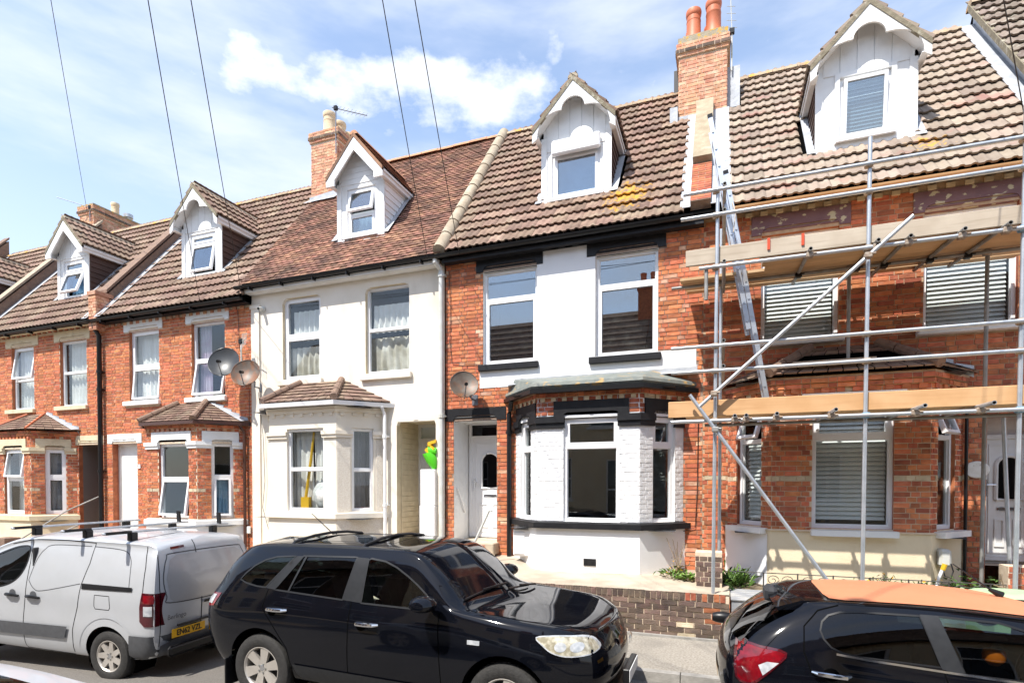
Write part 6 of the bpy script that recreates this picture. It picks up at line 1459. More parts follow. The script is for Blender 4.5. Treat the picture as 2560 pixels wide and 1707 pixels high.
cu((.47, 1.30, 1.34, 3.04), 'curtain_white', 'white curtain in the far left bay window', .1, 1, P=Panel((-18.23, 9.2, 0), (1, 0, 0)), seed=12, n=-.3); cu((.28, .72, 1.34, 3.04), 'net_grey', 'dark net curtain in the side light of the far left bay', P=Panel((-16.65, 9.2, 0), (.65, .7, 0)), n=-.2, seed=13, folds=4)
cu((.28, .72, 1.36, 2.25), 'curtain_blue', 'blue-grey curtain in the open side light of the white-trimmed brick bay', .1, .9, P=FB[2], n=-.2, seed=14, folds=4)
cu((-.36, .38, 7.60, 8.15), 'curtain_white', 'white curtain in the cream house dormer', .2, .85, P=Panel((-7.43, DY, 0), (1, 0, 0)), n=-.2, seed=15, folds=4); cu((-.42, .42, 7.36, 8.38), 'curtain_blue', 'blue curtain in the far left open dormer', .1, 1, P=Panel((-16.95, DY, 0), (1, 0, 0)), n=-.2, seed=16, folds=5)
cu((-.47, .47, 7.60, 8.47), 'curtain_blue', 'slate blue blind drawn in the dormer of the black and white house', .05, .95, P=Panel((-2.58, DY, 0), (1, 0, 0)), n=-.22, seed=17, folds=2, amp=.006)
blind(FRONT, .70, 1.66, 4.48, 6.06, 'slatted white blind in the left upstairs window behind the scaffold'); blind(FRONT, 2.90, 3.88, 4.48, 6.06, 'slatted white blind in the right upstairs window behind the scaffold')
blind(FE[1], .60, 1.50, 1.56, 3.22, 'slatted white blind in the ground floor bay behind the scaffold', w=.066); blind(Panel((2.17, DY, 0), (1, 0, 0)), -.30, .30, 7.78, 8.66, 'slatted white blind in the flaking white dormer', n=-.14, pitch=.06)
blind(FE[0], .27, .67, 1.56, 2.75, 'narrow slatted blind in the left side light of the scaffolded bay')

# ---------------------------------------------------------------- odds and ends by the doors
t = thing('storage_box', (-5.44, 9.98, .98), 'tall white two-piece cabinet standing in the cream house doorway', 'cabinet'); m = MB(); m.cbox(-5.60, -5.26, 9.80, 10.15, .98, 1.70, .01); m.put('lower_box', 'pvc_white', t); m = MB(); m.cbox(-5.585, -5.26, 9.81, 10.14, 1.705, 2.42, .01); m.put('upper_box', 'pvc_white', t)
t = thing('toy_digger', (-5.36, 9.95, 2.42), 'yellow and green plastic toy on top of the white cabinet', 'toy'); m = MB(); m.tube([(-5.30, 9.9, 2.43), (-5.36, 9.9, 2.60), (-5.44, 9.9, 2.74), (-5.40, 9.9, 2.80), (-5.26, 9.9, 2.78)], [.05, .12, .13, .11, .06], 10); m.put('body', 'toy_green', t, True); m = MB(); m.obox((-5.50, 9.83, 2.80), (.12, 0, -.10), (0, .14, 0), (.10, 0, .13)); m.obox((-5.44, 9.85, 2.90), (.18, 0, .05), (0, .1, 0), (.0, 0, .06)); m.put('arm', 'toy_yellow', t)
for k in range(3): m = MB(); m.box(-5.462+.03*k, -5.442+.03*k, 9.824, 9.829, 2.86-.0*k, 2.885); m.put('marking', 'ink', t)
t = thing('leaning_pole', (2.74, 9.0, .58), 'white plastic pole with yellow grip leaning on the sand-coloured bay', 'pole')
m = MB(); m.tube([(2.86, 9.02, 1.05), (2.80, 9.02, .88), (2.74, 9.0, .58)], [.022, .02, .02], 8); m.put('shaft', 'pvc_white', t, True)
m = MB(); m.tube([(2.865, 9.02, 1.06), (2.84, 9.02, .98)], [.032, .03], 8); m.put('grip', 'toy_yellow', t, True)
t = thing('hose_box', (2.92, 9.15, 1.0), 'grey outdoor cable box with looped lead on the sand-coloured bay', 'box'); m = MB(); m.cbox(2.85, 2.99, 9.16, 9.36, 1.0, 1.24, .03); m.put('housing', 'pvc_grey', t); m = MB(); m.tube([(2.88, 9.16, 1.0), (2.90, 9.13, .88), (2.97, 9.13, .86), (3.0, 9.15, .95), (2.98, 9.17, 1.05)], .008, 6); m.put('lead', 'cable', t)
# low scrolled metal edging
fe = thing('garden_edging', (2.0, 8.74, .58), 'low scrolled wrought iron edging fence along the garden bed', 'fence')
for z in (.60, .86): m = MB(); m.tube([(.10, 8.74, z), (3.75, 8.74, z)], .007, 5); m.put('rail', 'iron', fe)
for k in range(8): m = MB(); x = .62+k*.44; m.tube([(x, 8.74, .56), (x, 8.74, .87)], .010, 5); m.put('upright', 'iron', fe)
for k in range(8):
    x = .62+k*.44
    for sg in (-1, 1):
        m = MB(); cx = x+.22+sg*.10; pts = [(cx - sg*.085*(1-t/22)*math.cos(t*.5), 8.74, .76+.075*(1-t/22)*math.sin(t*.5)) for t in range(0, 18)]; pts = [(x+.22+sg*.19, 8.74, .61)] + pts; m.tube(pts, .005, 4); m.put('scroll', 'iron', fe)
# wheelie bin
t = thing('wheelie_bin', (2.95, 7.35, 0), 'pale green wheelie bin behind the orange-roofed car', 'bin')
m = MB(); b0, b1 = [(2.68, 7.02), (3.24, 7.02), (3.24, 7.66), (2.68, 7.66)], [(2.62, 6.95), (3.30, 6.95), (3.30, 7.72), (2.62, 7.72)]
m.add([(*p, .06) for p in b0]+[(*p, .90) for p in b1], [(0,3,2,1),(0,1,5,4),(1,2,6,5),(2,3,7,6),(3,0,4,7)]); m.put('body', 'bin_green', t)
m = MB(); m.cbox(2.59, 3.33, 6.90, 7.76, .905, .955, .02); rows = [[(2.62+.68*i/6, 6.95+.78*j/6, .955+.05*math.sin(math.pi*i/6)**.5*math.sin(math.pi*j/6)**.5) for i in range(7)] for j in range(7)]; m.grid(rows); lo = m.put('lid', 'bin_green', t, True)
m = MB(); m.cbox(2.74, 3.18, 6.955, 7.0, .962, .975, .004); m.put('lid_slot', 'plastic_black', lo); m = MB(); m.tube([(2.66, 7.78, .93), (3.26, 7.78, .93)], .018, 8); m.put('handle', 'bin_green', t)
for x in (2.66, 3.26): m = MB(); m.lathe([(.0, -.03), (.1, -.03), (.1, .03), (0, .03)], (x, 7.66, .10), 14); me = m.mesh('wheel', True); me.transform(Matrix.Translation((x, 7.66, .10)) @ Matrix.Rotation(R(90), 4, 'Y') @ Matrix.Translation((-x, -7.66, -.10))); put('wheel', me, 'rubber', t)

# ---------------------------------------------------------------- plants
def leaves(mb, c, spread, n, L, w, r, up=.6, stemz=0.0, curl=.4):
    for k in range(n):
        a = r.uniform(0, 2*math.pi); d = Vector((math.cos(a), math.sin(a), up*r.uniform(.3, 1.6))).normalized(); s = d.cross(Vector((0, 0, 1))).normalized()
        p = Vector(c)+Vector((r.gauss(0, spread[0]), r.gauss(0, spread[1]), abs(r.gauss(0, spread[2])))); l = L*r.uniform(.6, 1.3); ww = w*r.uniform(.7, 1.2)
        m = p+d*l*.55; e = p+d*l-Vector((0, 0, l*curl*r.uniform(.3, 1)))
        mb.add([p, m-s*ww, e, m+s*ww], [(0, 1, 2), (0, 2, 3)])
def weed(name, c, label, mats, spec, seed, cat='plant'):
    r = random.Random(seed); t = thing(name, c, label, cat)
    for nm, mt, spread, n, L, w, up, cu_ in spec:
        m = MB(); leaves(m, (c[0], c[1], c[2]+(.0)), spread, n, L, w, r, up, 0, cu_); m.put(nm, mt, t)
    return t
weed('weed_clump', (-.62, 9.15, .66), 'green and yellowing weeds at the right foot of the white bay', None, [('foliage', 'leaf_a', (.10, .10, .05), 60, .16, .022, .7, .3), ('dry_leaves', 'leaf_dry', (.08, .08, .10), 45, .14, .012, 1.2, .2), ('flowers', 'petal', (.10, .10, .10), 10, .05, .014, .6, .1)], 3)
weed('weed_clump', (-.42, 8.95, .66), 'bright green rosette weed beside the dark brick pier', None, [('foliage', 'leaf_a', (.03, .03, .02), 34, .15, .024, .8, .5), ('dry_leaves', 'leaf_dry', (.10, .06, .01), 30, .08, .02, .2, .1)], 4)
t = weed('dry_stalks', (-.56, 9.35, .7), 'thin dry stalks against the white bay corner', None, [('seed_heads', 'leaf_dry', (.06, .05, .30), 30, .05, .01, .6, .1)], 5)
r5 = random.Random(2)
for k in range(7):
    m = MB(); x = -.56; e = (x+r5.uniform(-.25, .05), 9.35+r5.uniform(-.15, .1), .7+r5.uniform(.35, .62)); m.tube([(x, 9.35, .66), ((x+e[0])/2-.02, 9.35, .7+(e[2]-.7)*.6), e], .004, 4); m.put('stalk', 'twig', t)
weed('grass_tuft', (.24, 9.05, .58), 'bright green grassy tuft between dark pier and white bay side', None, [('foliage', 'leaf_a', (.10, .12, .08), 170, .22, .012, 1.4, .35), ('dark_foliage', 'leaf_b', (.10, .14, .08), 70, .2, .02, 1.0, .4)], 6)
weed('flowering_plant', (2.15, 9.0, .60), 'orange flowered plant in the garden bed before the sand bay', None, [('foliage', 'leaf_b', (.16, .06, .10), 150, .12, .010, 1.2, .3), ('flowers', 'petal', (.13, .06, .12), 46, .05, .02, .7, .1)], 7)
weed('flowering_plant', (2.62, 9.0, .60), 'smaller orange flowered plant beside the leaning white pole', None, [('foliage', 'leaf_b', (.10, .06, .10), 80, .12, .010, 1.3, .3), ('flowers', 'petal', (.10, .05, .14), 14, .05, .02, .7, .1)], 8)
weed('shrub', (3.25, 9.2, .58), 'dark leafy shrub at the foot of the right end of the bay', None, [('foliage', 'leaf_b', (.20, .12, .13), 420, .09, .026, .6, .3), ('pale_leaves', 'leaf_a', (.25, .12, .04), 120, .10, .02, .5, .3)], 9)
t = weed('dead_brush', (3.55, 8.75, .62), 'tangle of dead brown stems in front of the red pier', None, [('dry_leaves', 'leaf_dry', (.12, .06, .12), 60, .10, .012, .7, .3)], 10)
for k in range(16):
    m = MB(); x, y = 3.55+r5.uniform(-.15, .15), 8.75; m.tube([(x, y, .58), (x+r5.uniform(-.12, .12), y-.03, .58+r5.uniform(.15, .3)), (x+r5.uniform(-.3, .3), y-.06, .58+r5.uniform(.2, .45))], .006, 4); m.put('stem', 'twig', t)
weed('hedge_shrub', (-16.6, 8.0, .0), 'low green shrub at the far left behind the van windscreen', None, [('foliage', 'leaf_b', (.55, .18, .20), 700, .10, .03, .6, .3), ('pale_leaves', 'leaf_a', (.55, .18, .22), 260, .09, .022, .8, .3)], 12, 'shrub')
weed('weed_clump', (-10.0, 8.6, .50), 'small dry weeds at the foot of the brown downpipe', None, [('foliage', 'leaf_dry', (.18, .08, .05), 70, .10, .014, .8, .3), ('green_leaves', 'leaf_a', (.16, .08, .05), 40, .09, .014, .8, .3)], 13)

# ---------------------------------------------------------------- vehicles
def catmull(P, sub):
    """dense curve through the rows of P (n, ...), uniform Catmull-Rom with slack ends"""
    P = np.asarray(P, float); n = len(P); out = []
    for i in range(n-1):
        p0, p1, p2, p3 = P[max(i-1, 0)], P[i], P[i+1], P[min(i+2, n-1)]
        for s in range(sub):
            t = s/sub; out.append(.5*((2*p1)+(-p0+p2)*t+(2*p0-5*p1+4*p2-p3)*t*t+(-p0+3*p1-3*p2+p3)*t**3))
    out.append(P[-1]); return np.array(out)
def car_shell(st, bulge_r, bulge_f, si=5, sk=4, capn=10):
    """body surface from station rings (half rings, bottom centre to roof centre)"""
    A = np.array([[[s['x'][k], s['y'][k], s['z'][k]] for k in range(len(s['x']))] for s in st])   # i,k,3
    A = catmull(A, si); A = np.swapaxes(catmull(np.swapaxes(A, 0, 1), sk), 0, 1)
    A[:, 0, 1] = 0; A[:, -1, 1] = 0
    ni, nk = A.shape[:2]; full = np.concatenate([A, (A*np.array([1, -1, 1]))[:, -2:0:-1]], 1); nr = full.shape[1]
    vs = [tuple(p) for r in full for p in r]; fs = []
    for i in range(ni-1):
        for k in range(nr):
            fs.append((i*nr+k, i*nr+(k+1) % nr, (i+1)*nr+(k+1) % nr, (i+1)*nr+k))
    for end, bul in ((0, bulge_r), (ni-1, bulge_f)):     # end caps: rows from one side to the other
        ids = []
        for k in range(nk):
            a = full[end, k]; row = [end*nr+k]; h = (a[2]-full[end, 0, 2])/(full[end, nk-1, 2]-full[end, 0, 2]+1e-6)
            if 0 < k < nk-1:
                for c in range(1, capn):
                    t = 1-2*c/capn; b = bul*(1-abs(t)**2.6)*(.35+.65*math.sin(math.pi*min(1, max(0, .12+.8*h))))
                    vs.append((a[0]+b, a[1]*t, a[2]+ (.02*(1-t*t) if h > .9 else 0))); row.append(len(vs)-1)
                row.append(end*nr+nr-k)
            else: row = [end*nr+k]*(capn+1)
            ids.append(row)
        for k in range(nk-1):
            for c in range(capn):
                q = [ids[k][c], ids[k][c+1], ids[k+1][c+1], ids[k+1][c]]; q = [v for j, v in enumerate(q) if v not in q[:j]]
                if len(q) > 2: fs.append(q if end == 0 else q[::-1])
    bm = bmesh.new(); bv = [bm.verts.new(v) for v in vs]
    for f in fs:
        try: bm.faces.new([bv[i] for i in f])
        except ValueError: pass
    bmesh.ops.recalc_face_normals(bm, faces=bm.faces[:])
    return bm
AX = {'side': (0, 2, 1), 'rear': (1, 2, 0), 'top': (0, 1, 2)}
def inside(p, poly):
    x, y = p; c = False; n = len(poly)
    for i in range(n):
        (x1, y1), (x2, y2) = poly[i], poly[i-1]
        if (y1 > y) != (y2 > y) and x < (x2-x1)*(y-y1)/(y2-y1)+x1: c = not c
    return c
def cut_hole(bm, poly, view, sign):
    """cut the outline (in the view plane) out of the faces that look along sign*axis"""
    a, b, d = AX[view]; xs = [p[0] for p in poly]; ys = [p[1] for p in poly]; e = .02
    def cand():
        out = []
        for f in bm.faces:
            if f.normal[d]*sign < .12: continue
            c = [v.co for v in f.verts]
            if max(q[a] for q in c) < min(xs)-e or min(q[a] for q in c) > max(xs)+e or max(q[b] for q in c) < min(ys)-e or min(q[b] for q in c) > max(ys)+e: continue
            out.append(f)
        return out
    n = len(poly)
    for i in range(n):
        p, q = poly[i], poly[(i+1) % n]; co = Vector((0, 0, 0)); co[a], co[b] = p; nn = Vector((0, 0, 0)); nn[a], nn[b] = q[1]-p[1], -(q[0]-p[0])
        if nn.length < 1e-6: continue
        fs = []; l0, l1 = (min(p[0], q[0])-.03, max(p[0], q[0])+.03), (min(p[1], q[1])-.03, max(p[1], q[1])+.03)
        for f in cand():
            c = [v.co for v in f.verts]
            if max(r[a] for r in c) < l0[0] or min(r[a] for r in c) > l0[1] or max(r[b] for r in c) < l1[0] or min(r[b] for r in c) > l1[1]: continue
            fs.append(f)
        if not fs: continue
        geom = list({v for f in fs for v in f.verts}) + list({ed for f in fs for ed in f.edges}) + fs
        bmesh.ops.bisect_plane(bm, geom=geom, plane_co=co, plane_no=nn.normalized(), dist=1e-5)
        bm.normal_update()
    dead = [f for f in cand() if inside(((c := f.calc_center_median())[a], c[b]), poly)]
    bmesh.ops.delete(bm, geom=dead, context='FACES')
def patch(bvh, poly, view, sign, off, step=.05, span=3.0):
    """mesh over the outline, laid on the body surface from one side; returns MB in car space"""
    a, b, d = AX[view]; pts = []
    n = len(poly)
    for i in range(n):
        p, q = Vector(poly[i]), Vector(poly[(i+1) % n]); k = max(1, int((q-p).length/step))
        for s in range(k): pts.append(p.lerp(q, s/k))
    edges = [(i, (i+1) % len(pts)) for i in range(len(pts))]; nb = len(pts)
    xs = [p.x for p in pts]; ys = [p.y for p in pts]; x = min(xs)+step/2
    while x < max(xs):
        y = min(ys)+step/2
        while y < max(ys):
            if inside((x, y), [(p.x, p.y) for p in pts[:nb]]) and min((p-Vector((x, y))).length for p in pts[:nb]) > step*.45: pts.append(Vector((x, y)))
            y += step
        x += step
    v2, e2, f2, *_ = geometry.delaunay_2d_cdt(pts, edges, [], 1, 1e-5)
    mb = MB(); vs = []; last = None
    for p in v2:
        o = Vector((0, 0, 0)); o[a], o[b], o[d] = p.x, p.y, sign*span; dr = Vector((0, 0, 0)); dr[d] = -sign
        hit = bvh.ray_cast(o, dr, 2*span)
        if hit[0] is None:
            near = bvh.find_nearest(Vector([o[j] if j != d else sign*.5 for j in range(3)])); h = near[0]; h = Vector([o[j] if j != d else h[j] for j in range(3)])
        else: h = hit[0]
        h = h.copy(); h[d] += sign*off; vs.append(h)
    fl = []
    for f in f2:
        q = [vs[i] for i in f]; nn = (q[1]-q[0]).cross(q[2]-q[0]); fl.append(f if nn[d]*sign > 0 else f[::-1])
    return mb.add(vs, fl)
class Ribbon(list): pass
def strip_patch(bvh, pts, w, view, sign, off, step):
    """thin strip along a polyline, laid on the body"""
    a, b, d = AX[view]; P = [Vector(p) for p in pts]; closed = (P[0]-P[-1]).length < 1e-6; Q = []
    for p, q in zip(P, P[1:]):
        k = max(1, int((q-p).length/step)); Q += [p.lerp(q, s/k) for s in range(k)]
    Q.append(P[-1]); rows = []; n = len(Q)
    def proj(p):
        o = Vector((0, 0, 0)); o[a], o[b], o[d] = p.x, p.y, sign*3; dr = Vector((0, 0, 0)); dr[d] = -sign; hit = bvh.ray_cast(o, dr, 6)[0]
        if hit is None:
            h = bvh.find_nearest(Vector([o[j] if j != d else sign*.5 for j in range(3)]))[0]; hit = Vector([o[j] if j != d else h[j] for j in range(3)])
        h = hit.copy(); h[d] += sign*off; return h
    for i in range(n):
        pa = Q[(i-1) % (n-1)] if closed else Q[max(i-1, 0)]; pb = Q[(i+1) % (n-1)] if closed else Q[min(i+1, n-1)]; t = (pb-pa).normalized(); nn = Vector((-t.y, t.x))*w/2
        rows.append([proj(Q[i]+nn), proj(Q[i]-nn)])
    mb = MB(); mb.grid(rows); v = mb.v; f = mb.f[0]; nn = (Vector(v[f[1]])-Vector(v[f[0]])).cross(Vector(v[f[2]])-Vector(v[f[0]]))
    if nn[d]*sign < 0: mb.f = [q[::-1] for q in mb.f]
    return mb
def ribbon(pts, w, smooth=0):
    if smooth: pts = [tuple(q) for q in catmull(pts, smooth)]
    r = Ribbon(pts); r.w = w; return r
def ribbon_old(pts, w):
    """outline of a thin strip along a 2D polyline"""
    L, Rr = [], []
    for i, p in enumerate(pts):
        a, b = Vector(pts[max(i-1, 0)]), Vector(pts[min(i+1, len(pts)-1)]); t = (b-a).normalized(); nn = Vector((-t.y, t.x))*w/2; L.append(tuple(Vector(p)+nn)); Rr.append(tuple(Vector(p)-nn))
    return L + Rr[::-1]
def arch(cx, cz, r, zb, n=20):
    return [(cx+r*math.cos(t), cz+r*math.sin(t)) for t in [math.pi*k/n for k in range(n+1)]] + [(cx-r, zb), (cx+r, zb)]
class Car:
    def __init__(s, name, loc, rz, label, st, br, bf, paint, group='cars parked along the kerb', cat='car', pitch=0.0, si=5, sk=4):
        s.t = thing(name, loc, label, cat, group); s.t.rotation_euler = (0, pitch, rz)
        s.bm = car_shell(st, br, bf, si, sk); s.bvh = BVHTree.FromBMesh(s.bm); s.paint = paint
    def local(s, nm, me, mat, parent=None):
        o = bpy.data.objects.new(nm, me); COL.objects.link(o)
        for m in (mat if isinstance(mat, (list, tuple)) else [mat]): me.materials.append(MATS[m])
        o.parent = parent or s.t; return o
    def mb(s, nm, mb, mat, parent=None, smooth=True, angle=35): return s.local(nm, mb.mesh(nm, smooth, angle), mat, parent)
    def hole(s, poly, view='side', sign=1): cut_hole(s.bm, poly, view, sign)
    def patch(s, nm, poly, mat, view='side', sign=1, off=.003, step=.05, parent=None): return s.mb(nm, strip_patch(s.bvh, poly, poly.w, view, sign, off, step) if isinstance(poly, Ribbon) else patch(s.bvh, poly, view, sign, off, step), mat, parent, True, 60)
    def surf(s, x, z, sign):
        h = s.bvh.ray_cast(Vector((x, sign*3, z)), Vector((0, -sign, 0)), 6); return h[0].y if h[0] else sign*.8
    def body(s):
        me = bpy.data.meshes.new('body'); bmesh.ops.remove_doubles(s.bm, verts=s.bm.verts[:], dist=1e-5); s.bm.to_mesh(me); s.bm.free()
        me.polygons.foreach_set('use_smooth', [True]*len(me.polygons)); me.set_sharp_from_angle(angle=R(48)); s.b = s.local('body', me, s.paint); return s.b
    def wheel(s, x, z, r, rim, sign, y, spokes, mat='alloy', wid=.21, style='bar'):
        yy = sign*y; m = MB(); o = wid/2
        prof = [(rim-.01, -o*.86), (rim+.01, -o*.98), (r-.045, -o*1.02), (r-.012, -o*.86), (r, -o*.6), (r, o*.6), (r-.012, o*.86), (rim, o*.9)]
        m.lathe(prof, (0, 0, 0), 36, 'y'); w = s.mb('wheel', m, 'rubber'); w.location = (x, yy, z)
        if sign > 0: w.rotation_euler = (0, 0, math.pi)
        tr = MB()
        for k in range(44):
            a = 2*math.pi*k/44
            for q in (-.55, .1): tr.obox(Vector((r*math.cos(a)-.003*math.cos(a), q*o, r*math.sin(a)-.003*math.sin(a))), Vector((math.cos(a), 0, math.sin(a)))*.006, Vector((0, o*.42, 0)), Vector((-math.sin(a), 0, math.cos(a)))*.022)
        s.mb('tread', tr, 'rubber', w, False)
        rm = MB(); rm.lathe([(rim, -o*.86), (rim-.014, -o*.9), (rim-.028, -o*.72), (rim-.035, o*.4)], (0, 0, 0), 36, 'y'); rm.lathe([(.0, -o*.72), (rim*.17, -o*.72), (rim*.22, -o*.62), (rim*.24, -o*.3)], (0, 0, 0), 24, 'y')
        for k in range(spokes):
            a = 2*math.pi*k/spokes+.3; c, sn = math.cos(a), math.sin(a); rad = Vector((c, 0, sn)); tn = Vector((-sn, 0, c)); w0, w1 = (.032, .052) if style == 'bar' else (.045, .03)
            w0, w1 = w0*rim/.22, w1*rim/.22; p0, p1 = rad*rim*.16, rad*(rim-.02); sk = .035 if style == 'swirl' else 0; d0, d1 = Vector((0, -o*.70, 0)), Vector((0, -o*.82, 0)); th = Vector((0, .03, 0))
            v = [p0-tn*w0+d0, p0+tn*w0+d0, p1+tn*(w1+sk)+d1, p1-tn*(w1-sk)+d1]; rm.add(v+[q+th for q in v], [(0,1,2,3),(7,6,5,4),(0,4,5,1),(1,5,6,2),(2,6,7,3),(3,7,4,0)])
        s.mb('rim', rm, mat, w, True, 30)
        hb = MB(); hb.lathe([(0, -o*.76), (rim*.13, -o*.74), (rim*.15, -o*.70)], (0, 0, 0), 16, 'y'); s.mb('hub_cap', hb, 'chrome' if mat == 'alloy' else mat, w)
        bk = MB(); bk.lathe([(0, o*.1), (rim-.03, o*.1)], (0, 0, 0), 24, 'y'); s.mb('brake_disc', bk, 'plastic_grey', w)
        for k in range(5):
            a = 2*math.pi*k/5; nb = MB(); nb.lathe([(0, -o*.80), (.011, -o*.80), (.011, -o*.6)], (rim*.19*math.cos(a)*1.0, 0, rim*.19*math.sin(a)), 6, 'y'); s.mb('wheel_nut', nb, 'galv_dull', w)
        return w
    def liner(s, x, z, r, depth=.34, y=.9):
        for sg in (-1, 1):
            m = MB(); pr = [(x+r*math.cos(t), z+r*math.sin(t)) for t in [math.pi*k/14-.35+.7*k/14*0 for k in range(15)]]
            pr = [(x+r*math.cos(t), z+r*math.sin(t)) for t in [-.5+(math.pi+1)*k/18 for k in range(19)]]
            m.grid([[(a, sg*q, b) for a, b in pr] for q in (y-.03, y-depth)], flip=sg > 0); m.add([(a, sg*(y-depth), b) for a, b in pr], [list(range(19))]); s.mb('wheel_arch', m, 'gap', None, False)
    def box(s, nm, x0, x1, y0, y1, z0, z1, mat, c=.02, parent=None):
        m = MB(); m.cbox(x0, x1, y0, y1, z0, z1, c); return s.mb(nm, m, mat, parent)
    def seat(s, x, y, z, mat, w=.46):
        m = MB(); m.cbox(x-.25, x+.25, y-w/2, y+w/2, z, z+.2, .06)
        m.obox((x-.30, y-w/2, z+.15), (.13, 0, 0), (0, w, 0), (-.16, 0, .56)); m.cbox(x-.52, x-.42, y-.13, y+.13, z+.74, z+.92, .03); s.mb('seat', m, mat)
def text_mesh(body, size, font_bold=False, ext=.001):
    cu_ = bpy.data.curves.new('text', 'FONT'); cu_.body = body; cu_.size = size; cu_.extrude = ext; cu_.align_x = 'CENTER'; cu_.align_y = 'CENTER'
    if font_bold: cu_.offset = size*.022
    ob = bpy.data.objects.new('text', cu_); COL.objects.link(ob); dg = bpy.context.evaluated_depsgraph_get(); me = bpy.data.meshes.new_from_object(ob.evaluated_get(dg)); bpy.data.objects.remove(ob, do_unlink=True); bpy.data.curves.remove(cu_); me.materials.clear(); return me

def smooth(poly, n=4):
    """rounded closed outline through the given points"""
    P = np.array(poly, float); m = len(P); out = []
    for i in range(m):
        p0, p1, p2, p3 = P[i-1], P[i], P[(i+1) % m], P[(i+2) % m]
        for s in range(n):
            t = s/n; out.append(tuple(.5*((2*p1)+(-p0+p2)*t+(2*p0-5*p1+4*p2-p3)*t*t+(-p0+3*p1-3*p2+p3)*t**3)))
    return out
# ---- black estate SUV in the middle
K = ('x', 'y', 'z')
def ST(x, y, z): return dict(x=x if isinstance(x, list) else [x]*len(y), y=y, z=z)
yS = [0, .74, .90, .945, .945, .93, .885, .80, .71, .59, 0]
suv = [ST([.34, .26, .20, .14, .13, .15, .24, .36, .48, .54, .56], [0, .66, .78, .835, .845, .83, .785, .73, .65, .54, 0], [.36, .36, .44, .62, .85, 1.02, 1.18, 1.38, 1.54, 1.60, 1.63]),
       ST([.45, .42, .40, .36, .35, .37, .44, .55, .66, .71, .75], [0, .72, .86, .92, .93, .91, .865, .785, .695, .58, 0], [.30, .30, .38, .62, .85, 1.03, 1.19, 1.40, 1.565, 1.625, 1.655]),
       ST(.98, yS, [.26, .26, .34, .60, .85, 1.03, 1.185, 1.40, 1.575, 1.64, 1.68]),
       ST(1.80, yS, [.25, .25, .33, .60, .85, 1.02, 1.155, 1.39, 1.585, 1.65, 1.695]),
       ST([2.3]*9+[2.32, 2.35], yS, [.25, .25, .33, .60, .84, 1.00, 1.135, 1.38, 1.58, 1.645, 1.69]),
       ST([2.7, 2.7, 2.7, 2.7, 2.7, 2.7, 2.68, 2.66, 2.66, 2.68, 2.78], [0, .74, .90, .945, .945, .93, .885, .805, .72, .61, 0], [.25, .25, .33, .60, .84, .99, 1.12, 1.35, 1.555, 1.61, 1.65]),
       ST([2.95]*5+[2.95, 2.93, 2.92, 2.93, 2.98, 3.12], [0, .74, .90, .945, .945, .93, .885, .835, .775, .66, 0], [.25, .25, .33, .60, .84, .98, 1.115, 1.25, 1.365, 1.40, 1.42]),
       ST([3.2]*5+[3.2, 3.17, 3.17, 3.18, 3.27, 3.46], [0, .74, .90, .945, .945, .93, .885, .86, .83, .68, 0], [.25, .25, .34, .60, .84, .98, 1.10, 1.13, 1.15, 1.15, 1.13]),
       ST([3.7]*10+[3.78], [0, .74, .90, .95, .95, .92, .87, .81, .72, .52, 0], [.26, .26, .36, .60, .82, .96, 1.055, 1.08, 1.085, 1.087, 1.087]),
       ST([4.12, 4.15, 4.16, 4.18, 4.18, 4.17, 4.16, 4.16, 4.18, 4.22, 4.3], [0, .70, .86, .90, .90, .87, .82, .76, .67, .48, 0], [.28, .28, .38, .56, .76, .915, 1.005, 1.03, 1.033, 1.03, 1.018]),
       ST([4.2, 4.30, 4.36, 4.42, 4.43, 4.41, 4.37, 4.37, 4.39, 4.42, 4.46], [0, .60, .70, .75, .755, .735, .70, .65, .56, .40, 0], [.30, .30, .40, .54, .70, .84, .93, .955, .965, .965, .955])]
zsv = zr(-3.2)
S = Car('parked_suv', (-5.42, 5.445, zsv-.005), 0, 'glossy black SUV with roof bars parked in the middle', suv, -.12, .15, 'car_black')
NEAR = -1
wins_s = [('quarter_window', [(.61, 1.265), (.66, 1.33), (.76, 1.415), (.88, 1.475), (1.02, 1.512), (1.26, 1.53), (.98, 1.205), (.86, 1.21), (.70, 1.235)], 'glass_tint'), ('rear_door_window', [(1.10, 1.19), (1.36, 1.535), (2.02, 1.55), (1.95, 1.145)], 'glass_tint'), ('front_door_window', [(2.17, 1.13), (2.16, 1.53), (2.19, 1.545), (2.36, 1.525), (2.50, 1.475), (2.64, 1.40), (2.76, 1.325), (2.87, 1.245), (2.86, 1.115)], 'glass_car')]
ws = [(-.80, 1.175), (.80, 1.175), (.735, 1.38), (.62, 1.575), (.3, 1.61), (-.3, 1.61), (-.62, 1.575), (-.735, 1.38)]
pend = []
for sg in (-1, 1):
    for nm, poly, gl in wins_s: S.hole(poly, 'side', sg); pend.append((nm, poly, 'side', sg, gl))
    for cx in (.94, 3.67): S.hole(arch(cx, .37, .42, .1), 'side', sg)
S.hole(ws, 'rear', 1); pend.append(('windscreen', ws, 'rear', 1, 'glass_car'))
S.body()
for nm, poly, v, sg, gl in pend: S.patch(nm, poly, gl, v, sg, -.004)
